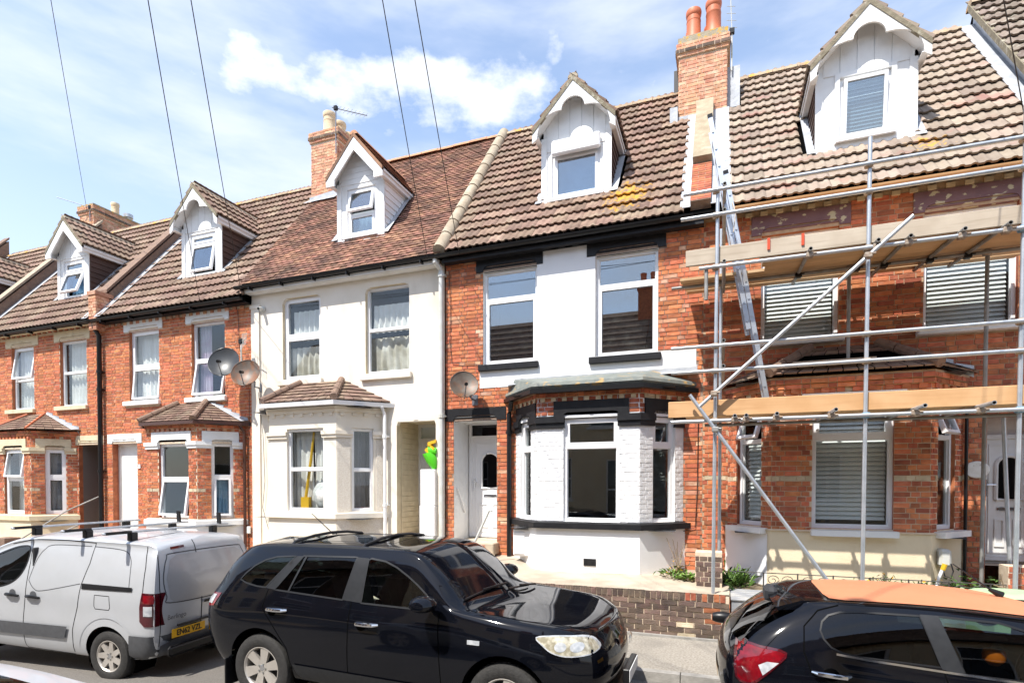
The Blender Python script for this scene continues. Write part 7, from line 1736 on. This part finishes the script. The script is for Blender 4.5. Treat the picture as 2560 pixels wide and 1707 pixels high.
for sg in (-1, 1):
    for nm, poly in (('pillar_trim', [(1.95, 1.145), (2.02, 1.55), (2.16, 1.545), (2.17, 1.13)]), ('pillar_trim', [(.99, 1.20), (1.27, 1.53), (1.36, 1.535), (1.10, 1.19)])): S.patch(nm, poly, 'trim_satin', 'side', sg, .003)
    for nm, poly, gl in wins_s: S.patch('window_trim', ribbon(poly+[poly[0]], .016), 'trim_satin', 'side', sg, .004)
    S.patch('window_divider', ribbon([(1.28, 1.18), (1.40, 1.535)], .022), 'trim_satin', 'side', sg, .006)
    for pl in ([(2.06, 1.13), (2.05, .9), (2.04, .5), (2.04, .36)], [(1.02, 1.19), (.98, 1.0), (1.12, .84), (1.30, .62), (1.36, .40)], [(3.02, 1.10), (3.04, .8), (3.06, .42)]): S.patch('panel_gap', ribbon(pl, .009), 'gap', 'side', sg, .0015, .03)
    S.patch('rocker_trim', [(1.42, .36), (1.38, .46), (3.10, .42), (3.22, .32), (1.5, .30)], 'trim_satin', 'side', sg, .016)
    S.patch('tail_light', [(.17, 1.10), (.38, 1.11), (.28, .97), (.15, .95)], 'lamp_red', 'side', sg, .006, .03)
    S.patch('reverse_lamp', [(.165, 1.085), (.31, 1.09), (.25, .99), (.155, .985)], 'lamp_clear', 'side', sg, .010, .03)
    hl = smooth([(3.96, .968), (4.08, .985), (4.22, .985), (4.36, .96), (4.43, .90), (4.45, .845), (4.36, .825), (4.22, .825), (4.10, .855), (4.02, .91)], 3)
    S.patch('headlight', hl, 'lamp_hazed', 'side', sg, .012, .03); S.patch('headlight_rim', ribbon(hl+[hl[0]], .010), 'lamp_clear', 'side', sg, .013, .03); S.patch('headlamp_bulb', [(4.30+.055*math.cos(t), .895+.04*math.sin(t)) for t in [2*math.pi*k/14 for k in range(14)]], 'lamp_clear', 'side', sg, .014, .03); S.patch('headlamp_bulb', [(4.17+.05*math.cos(t), .90+.04*math.sin(t)) for t in [2*math.pi*k/14 for k in range(14)]], 'lamp_clear', 'side', sg, .014, .03)
    S.patch('side_repeater', [(3.33, .86), (3.45, .86), (3.45, .90), (3.33, .90)], 'lamp_clear', 'side', sg, .008, .02)
    S.patch('fog_lamp', [(4.20, .50), (4.36, .50), (4.36, .60), (4.24, .60)], 'plastic_black', 'side', sg, .004, .03)
    for hx, hz in ((1.05, 1.0), (2.14, .945)):
        y = S.surf(hx+.12, hz, sg); m = MB(); m.tube([(hx, y+sg*.0, hz), (hx+.03, y+sg*.035, hz), (hx+.12, y+sg*.045, hz), (hx+.21, y+sg*.035, hz), (hx+.25, y, hz)], [.014, .02, .02, .02, .014], 8); S.mb('door_handle', m, 'chrome')
        S.patch('handle_cup', [(hx+.06+.05*math.cos(t), hz-.04+.03*math.sin(t)) for t in [2*math.pi*k/10 for k in range(10)]], 'gap', 'side', sg, .002, .03)
    m = MB(); rows = []
    for i in range(9):
        t = i/8; w = math.sin(math.pi*(.08+.84*t))**.45; rows.append([(2.96+.125*w*math.cos(a)*(1 if abs(math.cos(a)) < 1 else 1), sg*(.96+.24*t), 1.215+.075*w*math.sin(a)) for a in [2*math.pi*k/16 for k in range(17)]])
    m.grid(rows, flip=sg > 0); m.add([(2.96, sg*.95, 1.215)]+rows[0], [(0, j+1, j+2) for j in range(16)]); m.add([(2.96, sg*1.21, 1.215)]+rows[-1], [(0, j+2, j+1) for j in range(16)]); mo = S.mb('wing_mirror', m, 'car_black', None, True, 60)
    m = MB(); m.tube([(2.92, sg*.86, 1.14), (2.95, sg*1.0, 1.17)], .035, 8); S.mb('mirror_arm', m, 'plastic_black', mo)
    m = MB(); m.tube([(.60, sg*.63, 1.56), (.72, sg*.65, 1.60), (1.2, sg*.655, 1.622), (2.0, sg*.655, 1.625), (2.45, sg*.65, 1.605), (2.72, sg*.64, 1.56)], [.022, .026, .028, .028, .026, .016], 8); S.mb('roof_rail', m, 'trim_satin')
for x in (1.12, 2.02):
    m = MB(); m.tube([(x, -.665, 1.61), (x, -.60, 1.66), (x, -.3, 1.70), (x, 0, 1.712), (x, .3, 1.70), (x, .60, 1.66), (x, .665, 1.61)], .017, 8); S.mb('roof_bar', m, 'trim_satin')
m = MB(); m.tube([(.95, .25, 1.67), (.62, .25, 1.92)], [.007, .004], 5); m.tube([(1.0, .25, 1.66), (.93, .25, 1.69)], .018, 6); S.mb('radio_aerial', m, 'plastic_black')
# bonnet lines, grille, plate holder, wipers
for sg in (-1, 1): S.patch('bonnet_gap', ribbon([(3.30, sg*.80), (3.8, sg*.79), (4.2, sg*.68), (4.38, sg*.52)], .008), 'gap', 'top', 1, .0015, .04)
S.patch('sunroof', [(1.1, -.42), (2.25, -.42), (2.25, .42), (1.1, .42)], 'glass_tint', 'top', 1, .002, .1)
S.patch('grille', [(-.36, .66), (.36, .66), (.44, .90), (-.44, .90)], 'plastic_black', 'rear', 1, .006, .04)
for z in (.70, .76, .82): S.patch('grille_bar', [(-.37, z), (.37, z), (.39, z+.035), (-.39, z+.035)], 'trim_satin', 'rear', 1, .022, .04)
S.patch('grille_surround', ribbon([(-.44, .90), (-.36, .66), (.36, .66), (.44, .90), (-.44, .90)], .018), 'chrome', 'rear', 1, .012, .04)
m = MB(); m.lathe([(0, -.01), (.055, -.008), (.07, 0)], (0, 0, 0), 20, 'y'); me = m.mesh('badge', True); me.transform(Matrix.Translation((4.63, 0, .80)) @ Matrix.Rotation(R(90), 4, 'Z') @ Matrix.Diagonal((1.3, 1, .8, 1))); S.local('badge', me, 'chrome')
S.box('plate_holder', 4.60, 4.66, -.27, .27, .44, .57, 'plastic_black', .008); S.box('lower_bumper', 4.30, 4.585, -.62, .62, .30, .42, 'plastic_black', .04)
S.box('number_plate', 4.655, 4.667, -.26, .26, .45, .56, 'paint_white', .003)
for x0, y0, x1, y1 in ((3.30, -.10, 3.20, -.72), (3.40, .55, 3.38, -.02)):
    h0 = S.bvh.ray_cast(Vector((x0, y0, 3)), Vector((0, 0, -1)))[0]; h1 = S.bvh.ray_cast(Vector((x1, y1, 3)), Vector((0, 0, -1)))[0]
    m = MB(); m.tube([h0+Vector((0, 0, .02)), h1+Vector((0, 0, .02))], .010, 6); m.tube([h0+Vector((.05, .1, .02)), (h0+h1)/2+Vector((.01, 0, .04))], .012, 6); S.mb('wiper', m, 'plastic_black')
# cabin
S.box('cabin_floor', .5, 3.35, -.80, .80, .40, .45, 'seat_dark', .01)
S.box('dashboard', 2.85, 3.32, -.76, .76, .85, 1.08, 'seat_dark', .05)
for y in (-.38, .38): S.seat(2.05, y, .62, 'seat_fabric')
S.seat(1.25, 0, .62, 'seat_dark', 1.3)
m = MB(); m.tube([(2.62+.03*math.sin(t)*0+.06*math.sin(t), -.38+.18*math.cos(t), 1.08+.17*math.sin(t)) for t in [2*math.pi*k/20 for k in range(21)]], .014, 6, cap=False); S.mb('steering_wheel', m, 'plastic_black')
S.box('soft_toy', .78, .92, -.74, -.62, 1.22, 1.36, 'curtain_mauve', .05)
for cx in (.94, 3.67):
    S.liner(cx, .37, .425)
    for sg in (-1, 1): S.wheel(cx, .355, .36, .235, sg, .825, 6)
for sg in (-1, 1): S.box('mud_flap', .46, .48, sg*.84-.10, sg*.84+.10, .12, .42, 'plastic_black', .004)

# ---- silver panel van on the left
yV = [0, .72, .85, .90, .905, .905, .89, .84, .765, .69, 0]
van = [ST([.12, .10, .08, .06, .05, .05, .06, .09, .14, .18, .22], [0, .70, .80, .845, .855, .855, .845, .80, .725, .63, 0], [.36, .36, .44, .60, .85, 1.0, 1.15, 1.40, 1.63, 1.71, 1.765]),
       ST([.26, .25, .24, .22, .20, .20, .21, .24, .28, .31, .34], [0, .72, .84, .89, .90, .90, .885, .835, .755, .675, 0], [.30, .30, .36, .58, .85, 1.0, 1.15, 1.41, 1.655, 1.735, 1.785]),
       ST(.85, yV, [.26, .26, .32, .58, .85, 1.0, 1.15, 1.41, 1.665, 1.745, 1.80]),
       ST(1.7, yV, [.25, .25, .31, .58, .85, 1.0, 1.15, 1.41, 1.665, 1.75, 1.805]),
       ST([2.2]*11, yV, [.25, .25, .31, .58, .85, 1.0, 1.14, 1.40, 1.645, 1.73, 1.79]),
       ST([2.62]*9+[2.66, 2.75], yV, [.25, .25, .31, .58, .85, 1.0, 1.12, 1.36, 1.58, 1.66, 1.72]),
       ST([3.05]*9+[3.12, 3.25], [0, .72, .85, .90, .905, .90, .885, .85, .79, .70, 0], [.25, .25, .31, .58, .84, .98, 1.09, 1.26, 1.42, 1.48, 1.52]),
       ST([3.5]*9+[3.58, 3.7], [0, .72, .85, .90, .905, .895, .87, .85, .81, .68, 0], [.25, .25, .32, .58, .82, .95, 1.06, 1.13, 1.19, 1.23, 1.25]),
       ST([3.95]*9+[4.0, 4.08], [0, .70, .82, .86, .865, .85, .80, .75, .69, .5, 0], [.27, .27, .36, .56, .76, .90, .98, 1.02, 1.04, 1.06, 1.07]),
       ST([4.1, 4.15, 4.2, 4.24, 4.25, 4.24, 4.22, 4.21, 4.2, 4.22, 4.25], [0, .58, .68, .72, .72, .70, .66, .62, .56, .4, 0], [.3, .3, .38, .52, .66, .78, .86, .89, .91, .92, .92])]
zvn = -.275
V = Car('panel_van', (-6.33, 5.60, zvn-.035), math.pi + R(3.5), 'silver panel van with grey side strip and roof bars parked at the left', van, -.07, .12, 'paint_silver', cat='van', pitch=R(-.9))
fwv = smooth([(2.235, 1.585), (2.215, 1.42), (2.28, 1.26), (2.42, 1.14), (2.62, 1.07), (2.90, 1.03), (3.22, 1.01), (3.40, 1.05), (3.34, 1.16), (3.05, 1.37), (2.80, 1.485), (2.55, 1.57), (2.36, 1.605)], 3)
pend = []
for sg in (-1, 1):
    V.hole(fwv, 'side', sg); pend.append((fwv, sg))
    for cx in (.76, 3.49): V.hole(arch(cx, .31, .385, .05), 'side', sg)
V.body()
for poly, sg in pend:
    V.patch('door_window', poly, 'glass_car', 'side', sg, -.005); V.patch('window_seal', ribbon(poly+[poly[0]], .022), 'plastic_black', 'side', sg, .003, .04); V.patch('window_divider', ribbon([(3.10, 1.05), (2.98, 1.40)], .03), 'plastic_black', 'side', sg, .004, .05)
    # pressed panels, gaps, rail, strip, fuel flap
    for pl in ([(2.13, 1.18), (2.05, 1.45), (1.96, 1.58), (1.80, 1.645), (1.16, 1.655)], [(1.22, 1.19), (1.86, 1.06), (2.02, 1.08), (2.13, 1.18)], [(1.10, 1.655), (.62, 1.63), (.48, 1.54), (.44, 1.40), (.42, 1.20)]): V.patch('pressed_line', ribbon(pl, .011, 5), 'plastic_grey', 'side', sg, .0012, .05)
    for pl in ([(2.22, 1.72), (2.16, 1.40), (2.16, 1.0), (2.21, .60), (2.23, .30), (2.20, .27)], [(1.10, 1.735), (1.12, 1.45), (1.20, 1.18), (1.24, .9), (1.33, .60), (1.36, .30)], [(2.22, .275), (1.36, .27)], [(1.10, 1.70), (1.6, 1.715), (2.2, 1.70), (2.6, 1.62)], [(.28, 1.72), (.22, 1.45), (.20, 1.15)]): V.patch('panel_gap', ribbon(pl, .010), 'gap', 'side', sg, .0016, .03)
    V.patch('door_rail', [(1.18, 1.20), (.36, 1.20), (.36, 1.15), (1.18, 1.13)], 'plastic_black', 'side', sg, .010, .04)
    V.patch('side_strip', [(1.40, .64), (3.3, .60), (3.3, .44), (1.47, .47)], 'plastic_grey', 'side', sg, .020, .04)
    V.patch('fuel_flap', ribbon([(.96, 1.07), (.72, 1.07), (.70, .93), (.72, .90), (.94, .90), (.96, .93), (.96, 1.07)], .008), 'gap', 'side', sg, .0015, .03)
    V.patch('wheel_arch_lip', ribbon([(.76+.50*math.cos(t), .31+.50*math.sin(t)) for t in [R(12)+R(150)*k/16 for k in range(17)]], .012), 'paint_silver', 'side', sg, .012, .03)
    V.patch('tail_light', [(.03, 1.14), (.20, 1.15), (.22, .98), (.22, .80), (.16, .74), (.03, .74)], 'lamp_dark', 'side', sg, .012, .03)
    V.patch('indicator', [(.06, .99), (.16, .99), (.16, .87), (.06, .87)], 'lamp_clear', 'side', sg, .018, .03); V.patch('brake_lamp', [(.05, 1.12), (.17, 1.12), (.17, 1.02), (.05, 1.02)], 'lamp_red', 'side', sg, .017, .03)
    V.patch('bumper_corner', [(.02, .62), (.38, .62), (.42, .36), (.30, .30), (.04, .32)], 'plastic_grey', 'side', sg, .022, .04)
    for hx in (2.40, 2.02):
        y = V.surf(hx, .98, sg); m = MB(); m.tube([(hx-.12, y+sg*.012, .965), (hx-.06, y+sg*.04, .98), (hx+.06, y+sg*.04, .98), (hx+.12, y+sg*.012, .97)], [.016, .022, .022, .014], 8); V.mb('door_handle', m, 'plastic_black')
        V.patch('handle_cup', [(hx+.06*math.cos(t), 1.0+.045*math.sin(t)) for t in [2*math.pi*k/12 for k in range(12)]], 'plastic_grey', 'side', sg, .003, .03)
    V.box('wing_mirror', 3.16, 3.34, sg*1.0-.11, sg*1.0+.11, 1.04, 1.24, 'plastic_black', .04)
V.t.scale = (1, .95, .99); V.t.location.y -= .045
# tailgate: two doors
V.patch('rear_panel', [(-.66, 1.05), (-.60, 1.0), (.60, 1.0), (.66, 1.05), (.68, 1.30), (.60, 1.52), (.50, 1.575), (-.50, 1.575), (-.60, 1.52), (-.68, 1.30)], 'paint_silver_shaded', 'rear', -1, .004, .06)  # shading of the rear doors comes from this darker silver
for pl, w in (([(.20, 1.74), (.20, .42)], .012), ([(-.74, 1.60), (-.78, 1.2), (-.78, .48)], .010), ([(.74, 1.60), (.78, 1.2), (.78, .48)], .010), ([(-.70, 1.08), (-.66, 1.0), (0, .985), (.66, 1.0), (.70, 1.08), (.72, 1.3), (.64, 1.54), (.5, 1.60), (-.5, 1.60), (-.64, 1.54), (-.72, 1.3), (-.70, 1.08)], .014)): V.patch('door_gap', ribbon(pl, w, 4 if w == .014 else 0), 'plastic_grey' if w == .014 else 'gap', 'rear', -1, .003, .05)
for sg in (-1, 1):
    V.patch('tail_light', [(sg*.80, .74), (sg*.855, .74), (sg*.85, 1.14), (sg*.80, 1.14)], 'lamp_dark', 'rear', -1, .010, .03)
V.patch('brake_light', [(.36, 1.66), (.56, 1.645), (.56, 1.675), (.36, 1.69)], 'lamp_dark', 'rear', -1, .006, .04)
V.patch('rear_bumper', [(-.80, .36), (.80, .36), (.80, .50), (.55, .56), (-.55, .56), (-.80, .50)], 'plastic_grey', 'rear', -1, .05, .05)
m = MB(); m.cbox(-.10, -.06, -.78, .78, .36, .49, .03); V.mb('bumper_step', m, 'plastic_black')
V.patch('door_handle_rear', [(.02, .955), (.18, .955), (.18, .92), (.02, .92)], 'plastic_black', 'rear', -1, .02, .03)
pz, pyc = .62, .42
m = MB(); m.cbox(-.038, -.026, pyc-.26, pyc+.26, pz-.055, pz+.055, .004); po = V.mb('number_plate', m, 'plate_yellow')
me = text_mesh('EN62 VZL', .098, True); me.transform(Matrix.Translation((-.041, pyc, pz)) @ Matrix.Rotation(R(-90), 4, 'Z') @ Matrix.Rotation(R(90), 4, 'X') @ Matrix.Diagonal((.93, 1, 1, 1))); V.local('plate_lettering', me, 'ink', po)
me = text_mesh('Berlingo', .085); me.transform(Matrix.Translation((-.030, .60, .83)) @ Matrix.Rotation(R(-90), 4, 'Z') @ Matrix.Rotation(R(90), 4, 'X')); V.local('rear_lettering', me, 'plastic_grey')
V.box('plate_lamp', -.05, -.02, -.1, .6, .70, .725, 'plastic_black', .006)
for x, e0, e1 in ((.62, 1.06, .95), (1.38, 1.0, .95), (2.30, .98, .9)):
    m = MB(); m.cbox(x-.025, x+.025, -e1, e0, 1.842, 1.868, .008); bo_ = V.mb('roof_bar', m, 'galv')
    m = MB(); m.cbox(x-.028, x+.028, e0-.38, e0-.02, 1.838, 1.872, .008); V.mb('bar_clamp', m, 'plastic_black', bo_)
    for y in (-.66, .66): m = MB(); m.cbox(x-.04, x+.04, y-.05, y+.05, 1.74, 1.845, .01); V.mb('bar_foot', m, 'plastic_black', bo_)
for x in (.62, 1.38): m = MB(); m.obox((x-.025, -.80, 1.86), (.05, 0, 0), (0, .035, 0), (0, .015, .17)); V.mb('load_stop', m, 'plastic_black')
V.box('cabin_floor', 2.1, 3.6, -.82, .82, .45, .50, 'seat_dark', .01); V.box('dashboard', 3.0, 3.5, -.78, .78, .85, 1.02, 'seat_dark', .05); V.box('bulkhead', 2.08, 2.12, -.85, .85, .4, 1.6, 'seat_dark', .01)
for y in (-.4, .4): V.seat(2.55, y, .55, 'seat_dark')
for cx in (.76, 3.49):
    V.liner(cx, .31, .39, y=.86)
    for sg in (-1, 1): V.wheel(cx, .312, .318, .205, sg, .79, 7, wid=.19, style='swirl')

# ---- small black hatchback with orange roof on the right; the same shell again in silver at the lower left corner
hatch = [ST([.26, .20, .14, .08, .06, .08, .15, .31, .48, .54, .58], [0, .55, .66, .715, .73, .72, .675, .60, .52, .44, 0], [.30, .30, .38, .55, .75, .93, 1.05, 1.21, 1.33, 1.368, 1.378]),
         ST([.36, .33, .30, .26, .24, .25, .32, .48, .64, .69, .73], [0, .62, .73, .785, .795, .775, .73, .645, .555, .475, 0], [.24, .24, .32, .52, .74, .93, 1.05, 1.22, 1.35, 1.388, 1.402]),
         ST([.70]*6+[.72, .80, .88, .92, .95], [0, .64, .75, .80, .81, .795, .75, .665, .58, .50, 0], [.22, .22, .30, .50, .73, .92, 1.04, 1.22, 1.36, 1.40, 1.418]),
         ST(1.35, [0, .64, .76, .80, .81, .795, .755, .675, .59, .51, 0], [.20, .20, .28, .50, .72, .90, 1.00, 1.20, 1.365, 1.405, 1.422]),
         ST([1.75]*9+[1.78, 1.82], [0, .64, .76, .80, .81, .795, .755, .68, .60, .52, 0], [.20, .20, .28, .50, .72, .89, .985, 1.18, 1.345, 1.388, 1.405]),
         ST([2.08]*9+[2.12, 2.22], [0, .64, .76, .80, .81, .795, .755, .69, .615, .53, 0], [.20, .20, .28, .50, .72, .88, .965, 1.13, 1.29, 1.335, 1.36]),
         ST([2.45]*9+[2.52, 2.66], [0, .64, .76, .80, .81, .79, .75, .73, .70, .58, 0], [.20, .20, .28, .50, .71, .86, .93, 1.0, 1.06, 1.085, 1.09]),
         ST([2.85]*9+[2.9, 2.96], [0, .62, .74, .79, .80, .77, .72, .67, .60, .42, 0], [.21, .21, .30, .50, .68, .82, .89, .92, .94, .955, .96]),
         ST([3.2]*9+[3.24, 3.3], [0, .55, .66, .70, .705, .68, .62, .57, .5, .35, 0], [.24, .24, .32, .46, .60, .72, .78, .80, .82, .835, .84])]
def hatchback(name, loc, label, paint, orange, rz=0, kx=1.0):
    st = [dict(x=[a*kx for a in s['x']], y=s['y'], z=s['z']) for s in hatch]
    H = Car(name, loc, rz, label, st, -.11, .12, paint)
    k = lambda poly: [(a*kx, b) for a, b in poly]
    rw = k([(.665, 1.20), (.68, 1.26), (.725, 1.305), (.80, 1.33), (.92, 1.342), (1.30, 1.345), (1.39, 1.03), (.90, 1.05), (.80, 1.065), (.73, 1.095), (.685, 1.145)]); fw_ = k([(1.40, 1.35), (1.75, 1.335), (2.05, 1.25), (2.36, 1.05), (2.36, .97), (1.52, 1.0)])
    ws_ = [(-.66, 1.08), (.66, 1.08), (.57, 1.30), (.50, 1.385), (-.50, 1.385), (-.57, 1.30)]; bw_ = [(-.60, 1.05), (.60, 1.05), (.50, 1.33), (-.50, 1.33)]
    for sg in (-1, 1):
        H.hole(rw, 'side', sg); H.hole(fw_, 'side', sg)
        for cx in (.55, 2.85): H.hole(arch(cx*kx, .29, .335, .05), 'side', sg)
    H.hole(ws_, 'rear', 1)
    H.body()
    for sg in (-1, 1):
        H.patch('rear_window', rw, 'glass_tint', 'side', sg, -.004); H.patch('front_window', fw_, 'glass_car', 'side', sg, -.004)
        H.patch('window_seal', ribbon(rw+[rw[0]], .012), 'plastic_black', 'side', sg, .003, .03); H.patch('window_seal', ribbon(fw_+[fw_[0]], .014), 'plastic_black', 'side', sg, .003, .03)
        H.patch('pillar_trim', k([(1.30, 1.355), (1.39, 1.02), (1.52, .99), (1.41, 1.355)]), 'trim_satin', 'side', sg, .004); H.patch('waist_trim', ribbon(k([(.76, 1.055), (.95, 1.035), (1.4, 1.005), (1.9, .975), (2.36, .955)]), .014), 'chrome', 'side', sg, .006, .04)
        for pl in ([(1.40, 1.02), (1.44, .8), (1.44, .35)], [(.80, 1.375), (.66, 1.33), (.56, 1.22), (.55, 1.05), (.60, .90)], [(.80, 1.385), (1.4, 1.395), (1.9, 1.36), (2.3, 1.14)], [(2.42, .95), (2.45, .6), (2.42, .3)]): H.patch('panel_gap', ribbon(k(pl), .009), 'gap', 'side', sg, .0015, .03)
        tl = k(smooth([(.10, 1.05), (.26, 1.055), (.43, 1.03), (.36, .94), (.27, .85), (.19, .79), (.09, .82)], 3)); H.patch('tail_light', tl, 'lamp_red', 'side', sg, .008, .025)
        H.patch('reverse_lamp', k([(.24, .93), (.30, .96), (.38, .96), (.27, .86)]), 'lamp_clear', 'side', sg, .012, .02); H.patch('tail_light_edge', ribbon(tl+[tl[0]], .016), 'lamp_dark', 'side', sg, .010, .02)
        y = H.surf(.72*kx, .92, sg); m = MB(); hx = .60*kx; m.tube([(hx, y+sg*.005, .925), (hx+.03, y+sg*.04, .925), (hx+.12, y+sg*.045, .92), (hx+.21, y+sg*.04, .915), (hx+.24, y, .915)], [.012, .016, .017, .016, .012], 8); H.mb('door_handle', m, 'chrome')
        H.patch('handle_cup', [(hx+.12+.055*math.cos(t), .915+.045*math.sin(t)) for t in [2*math.pi*j/12 for j in range(12)]], 'gap', 'side', sg, .002, .03)
        m = MB(); rows = []
        for i in range(8):
            t = i/7; w = math.sin(math.pi*(.1+.8*t))**.5; rows.append([(2.25*kx+.09*w*math.cos(a), sg*(.84+.19*t), 1.05+.062*w*math.sin(a)) for a in [2*math.pi*j/14 for j in range(15)]])
        m.grid(rows, flip=sg > 0); m.add(rows[-1][:-1], [list(range(14)) if sg < 0 else list(range(13, -1, -1))]); H.mb('wing_mirror', m, paint, None, True, 60)
    H.patch('windscreen', ws_, 'glass_car', 'rear', 1, -.004); H.patch('tailgate_glass', bw_, 'glass_tint', 'rear', -1, .004, .05)
    H.patch('number_plate', [(-.26, .62), (.26, .62), (.26, .73), (-.26, .73)], 'plate_yellow', 'rear', -1, .01, .06)
    # tailgate spoiler
    m = MB(); rows = []
    for j in range(9):
        t = -1+j/4; y = .50*t; xo = .03*(1-t*t); rows.append([(.74*kx-xo*.2, y, 1.412-.02*abs(t)**3), (.56*kx-xo, y, 1.400-.02*abs(t)**3), (.38*kx-xo, y, 1.345-.03*abs(t)**3), (.40*kx-xo, y, 1.320-.03*abs(t)**3), (.60*kx-xo, y, 1.35-.03*abs(t)**3)])
    m.grid(rows, flip=True); m.add(rows[0], [(0, 1, 2, 3, 4)]); m.add(rows[-1], [(4, 3, 2, 1, 0)]); H.mb('spoiler', m, paint, None, True, 40)
    if orange:
        H.patch('roof_skin', [(.76*kx, -.43), (.70*kx, 0), (.76*kx, .43), (.86*kx, .495), (1.35*kx, .52), (1.9*kx, .53), (2.10*kx, .50), (2.20*kx, .2), (2.22*kx, 0), (2.20*kx, -.2), (2.10*kx, -.50), (1.9*kx, -.53), (1.35*kx, -.52), (.86*kx, -.495)], 'car_orange', 'top', 1, .005, .08)
        m = MB(); m.tube([(1.98, .10, 1.44), (1.72, .10, 1.64)], [.008, .004], 6); m.tube([(2.04, .10, 1.41), (1.96, .10, 1.452)], [.03, .014], 8); H.mb('radio_aerial', m, 'plastic_black')
    H.box('cabin_floor', .5*kx, 2.5*kx, -.68, .68, .36, .40, 'seat_dark', .01); H.box('dashboard', 2.15*kx, 2.55*kx, -.66, .66, .74, .92, 'seat_dark', .05)
    for y in (-.33, .33): H.seat(1.55*kx, y, .48, 'seat_dark', .42)
    H.seat(.85*kx, 0, .48, 'seat_dark', 1.05)
    m = MB(); m.tube([(2.05*kx+.05*math.sin(t), -.33+.17*math.cos(t), .98+.16*math.sin(t)) for t in [2*math.pi*j/20 for j in range(21)]], .013, 6, cap=False); H.mb('steering_wheel', m, 'plastic_black')
    for cx in (.55, 2.85):
        H.liner(cx*kx, .29, .34, y=.78)
        for sg in (-1, 1): H.wheel(cx*kx, .285, .29, .19, sg, .70, 6, wid=.17)
    return H
hb_ = hatchback('parked_hatchback', (.05, 5.31, zr(1)-.035), 'small black hatchback with matt orange roof parked at the lower right', 'car_black', True)
m = MB(); m.lathe([(0, -.06), (.03, -.055), (.065, -.02), (.07, .02), (.06, .05), (0, .055)], (1.80, -.42, 1.05), 14); hb_.mb('vent_ring', m, 'orange_trim')
# an odd wing mirror shows beyond the tailgate
m = MB(); rows = []
for i in range(8):
    t = i/7; w = math.sin(math.pi*(.14+.72*t))**.5; rows.append([(-.10+.20*t, 1.02+.06*w*math.cos(a), .86+.062*w*math.sin(a)) for a in [2*math.pi*j/14 for j in range(15)]])
m.grid(rows); m.add(rows[0][:-1], [list(range(13, -1, -1))]); m.add(rows[-1][:-1], [list(range(14))]); m.tube([(.08, 1.0, .83), (.16, .80, .80)], .03, 8); hb_.mb('mirror_housing', m, 'plastic_black')
sh = hatchback('parked_hatchback', (-4.95, 1.20, zr(-4)-.02), 'silver car cut off at the lower left corner', 'paint_silver', False, kx=1.12)
sh.patch('glass_roof', [(.95, -.44), (2.15, -.44), (2.15, .44), (.95, .44)], 'glass_tint', 'top', 1, .003, .1)

# ---------------------------------------------------------------- the other side of the street (seen in the panes and in the car paint)
def opposite(x0, label, flip):
    t = thing('opposite_house', (x0+2.4, -3.6, 0), label, 'house', 'terrace across the street'); yF = -3.6
    m = MB(); W = Panel((x0+4.8, yF, 0), (-1, 0, 0)); ops = []
    wl2 = [(.8, 1.9, 4.4, 6.1), (2.9, 4.0, 4.4, 6.1), (2.6, 4.2, 1.5, 3.2), (.3, 1.2, .7, 3.1)]
    backing(m, W, 0, 4.8, 0, 6.5, [(a, b, c, d, .12) for a, b, c, d in wl2], .12, 0, 0); m.put('wall', 'brick_dark' if not flip else 'render_sand', t)
    for a, b, c, d in wl2:
        f = MB(); bars(f, W, a, b, c, d, .06, -.12, -.05); f.obox(W.p(a, (c+d)/2-.03, -.12), W.U*(b-a), W.N*.06, Vector((0, 0, .06))); fo = f.put('window', 'pvc_white', t)
        g = MB(); g.quad(W.p(a, c, -.1), W.p(b, c, -.1), W.p(b, d, -.1), W.p(a, d, -.1)); g.put('pane', 'glass_tint', fo)
        s = MB(); s.obox(W.p(a-.08, c-.1, -.02), W.U*(b-a+.16), W.N*.1, Vector((0, 0, .1))); s.put('sill', 'paint_white', fo)
    r = MB(); r.add([(x0, yF+.2, 6.45), (x0+4.8, yF+.2, 6.45), (x0+4.8, yF-3.0, 10.2), (x0, yF-3.0, 10.2), (x0+4.8, yF-6.2, 6.45), (x0, yF-6.2, 6.45)], [(1, 0, 3, 2), (2, 3, 5, 4)]); ro = r.put('roof', 'tile_umber', t)
    for k in range(11):
        z0 = 6.47+k*.345; c = MB(); y0 = yF+.21-k*.294; c.box(x0, x0+4.8, y0-.05, y0, z0, z0+.03); c.put('tile_course', 'tile_umber', ro)
    if flip:
        c = MB(); c.box(x0+4.3, x0+5.2, yF-3.3, yF-2.5, 9.2, 11.3); c.box(x0+4.25, x0+5.25, yF-3.35, yF-2.45, 11.0, 11.12); co = c.put('chimney', 'brick_red', t)
        for px in (4.5, 4.95): pot(co, x0+px, yF-2.9, 11.3, .55, .14, 'terracotta')
    for a, b in ((0, 4.8),): g = MB(); g.tube([(x0, yF+.24, 6.44), (x0+4.8, yF+.24, 6.44)], .055, 8); g.put('gutter', 'plastic_black', t)
    sd = MB(); sd.quad((x0, yF, 0), (x0, yF-6, 0), (x0, yF-6, 6.4), (x0, yF, 6.4)); sd.quad((x0+4.8, yF, 0), (x0+4.8, yF, 6.4), (x0+4.8, yF-6, 6.4), (x0+4.8, yF-6, 0)); sd.put('side_wall', 'brick_red', t)
    return t
for i in range(7): opposite(-22.26+i*4.82, ('sand rendered' if i % 2 else 'dark brick')+' house across the street, %s from the left' % ('first', 'second', 'third', 'fourth', 'fifth', 'sixth', 'seventh')[i], i % 2)
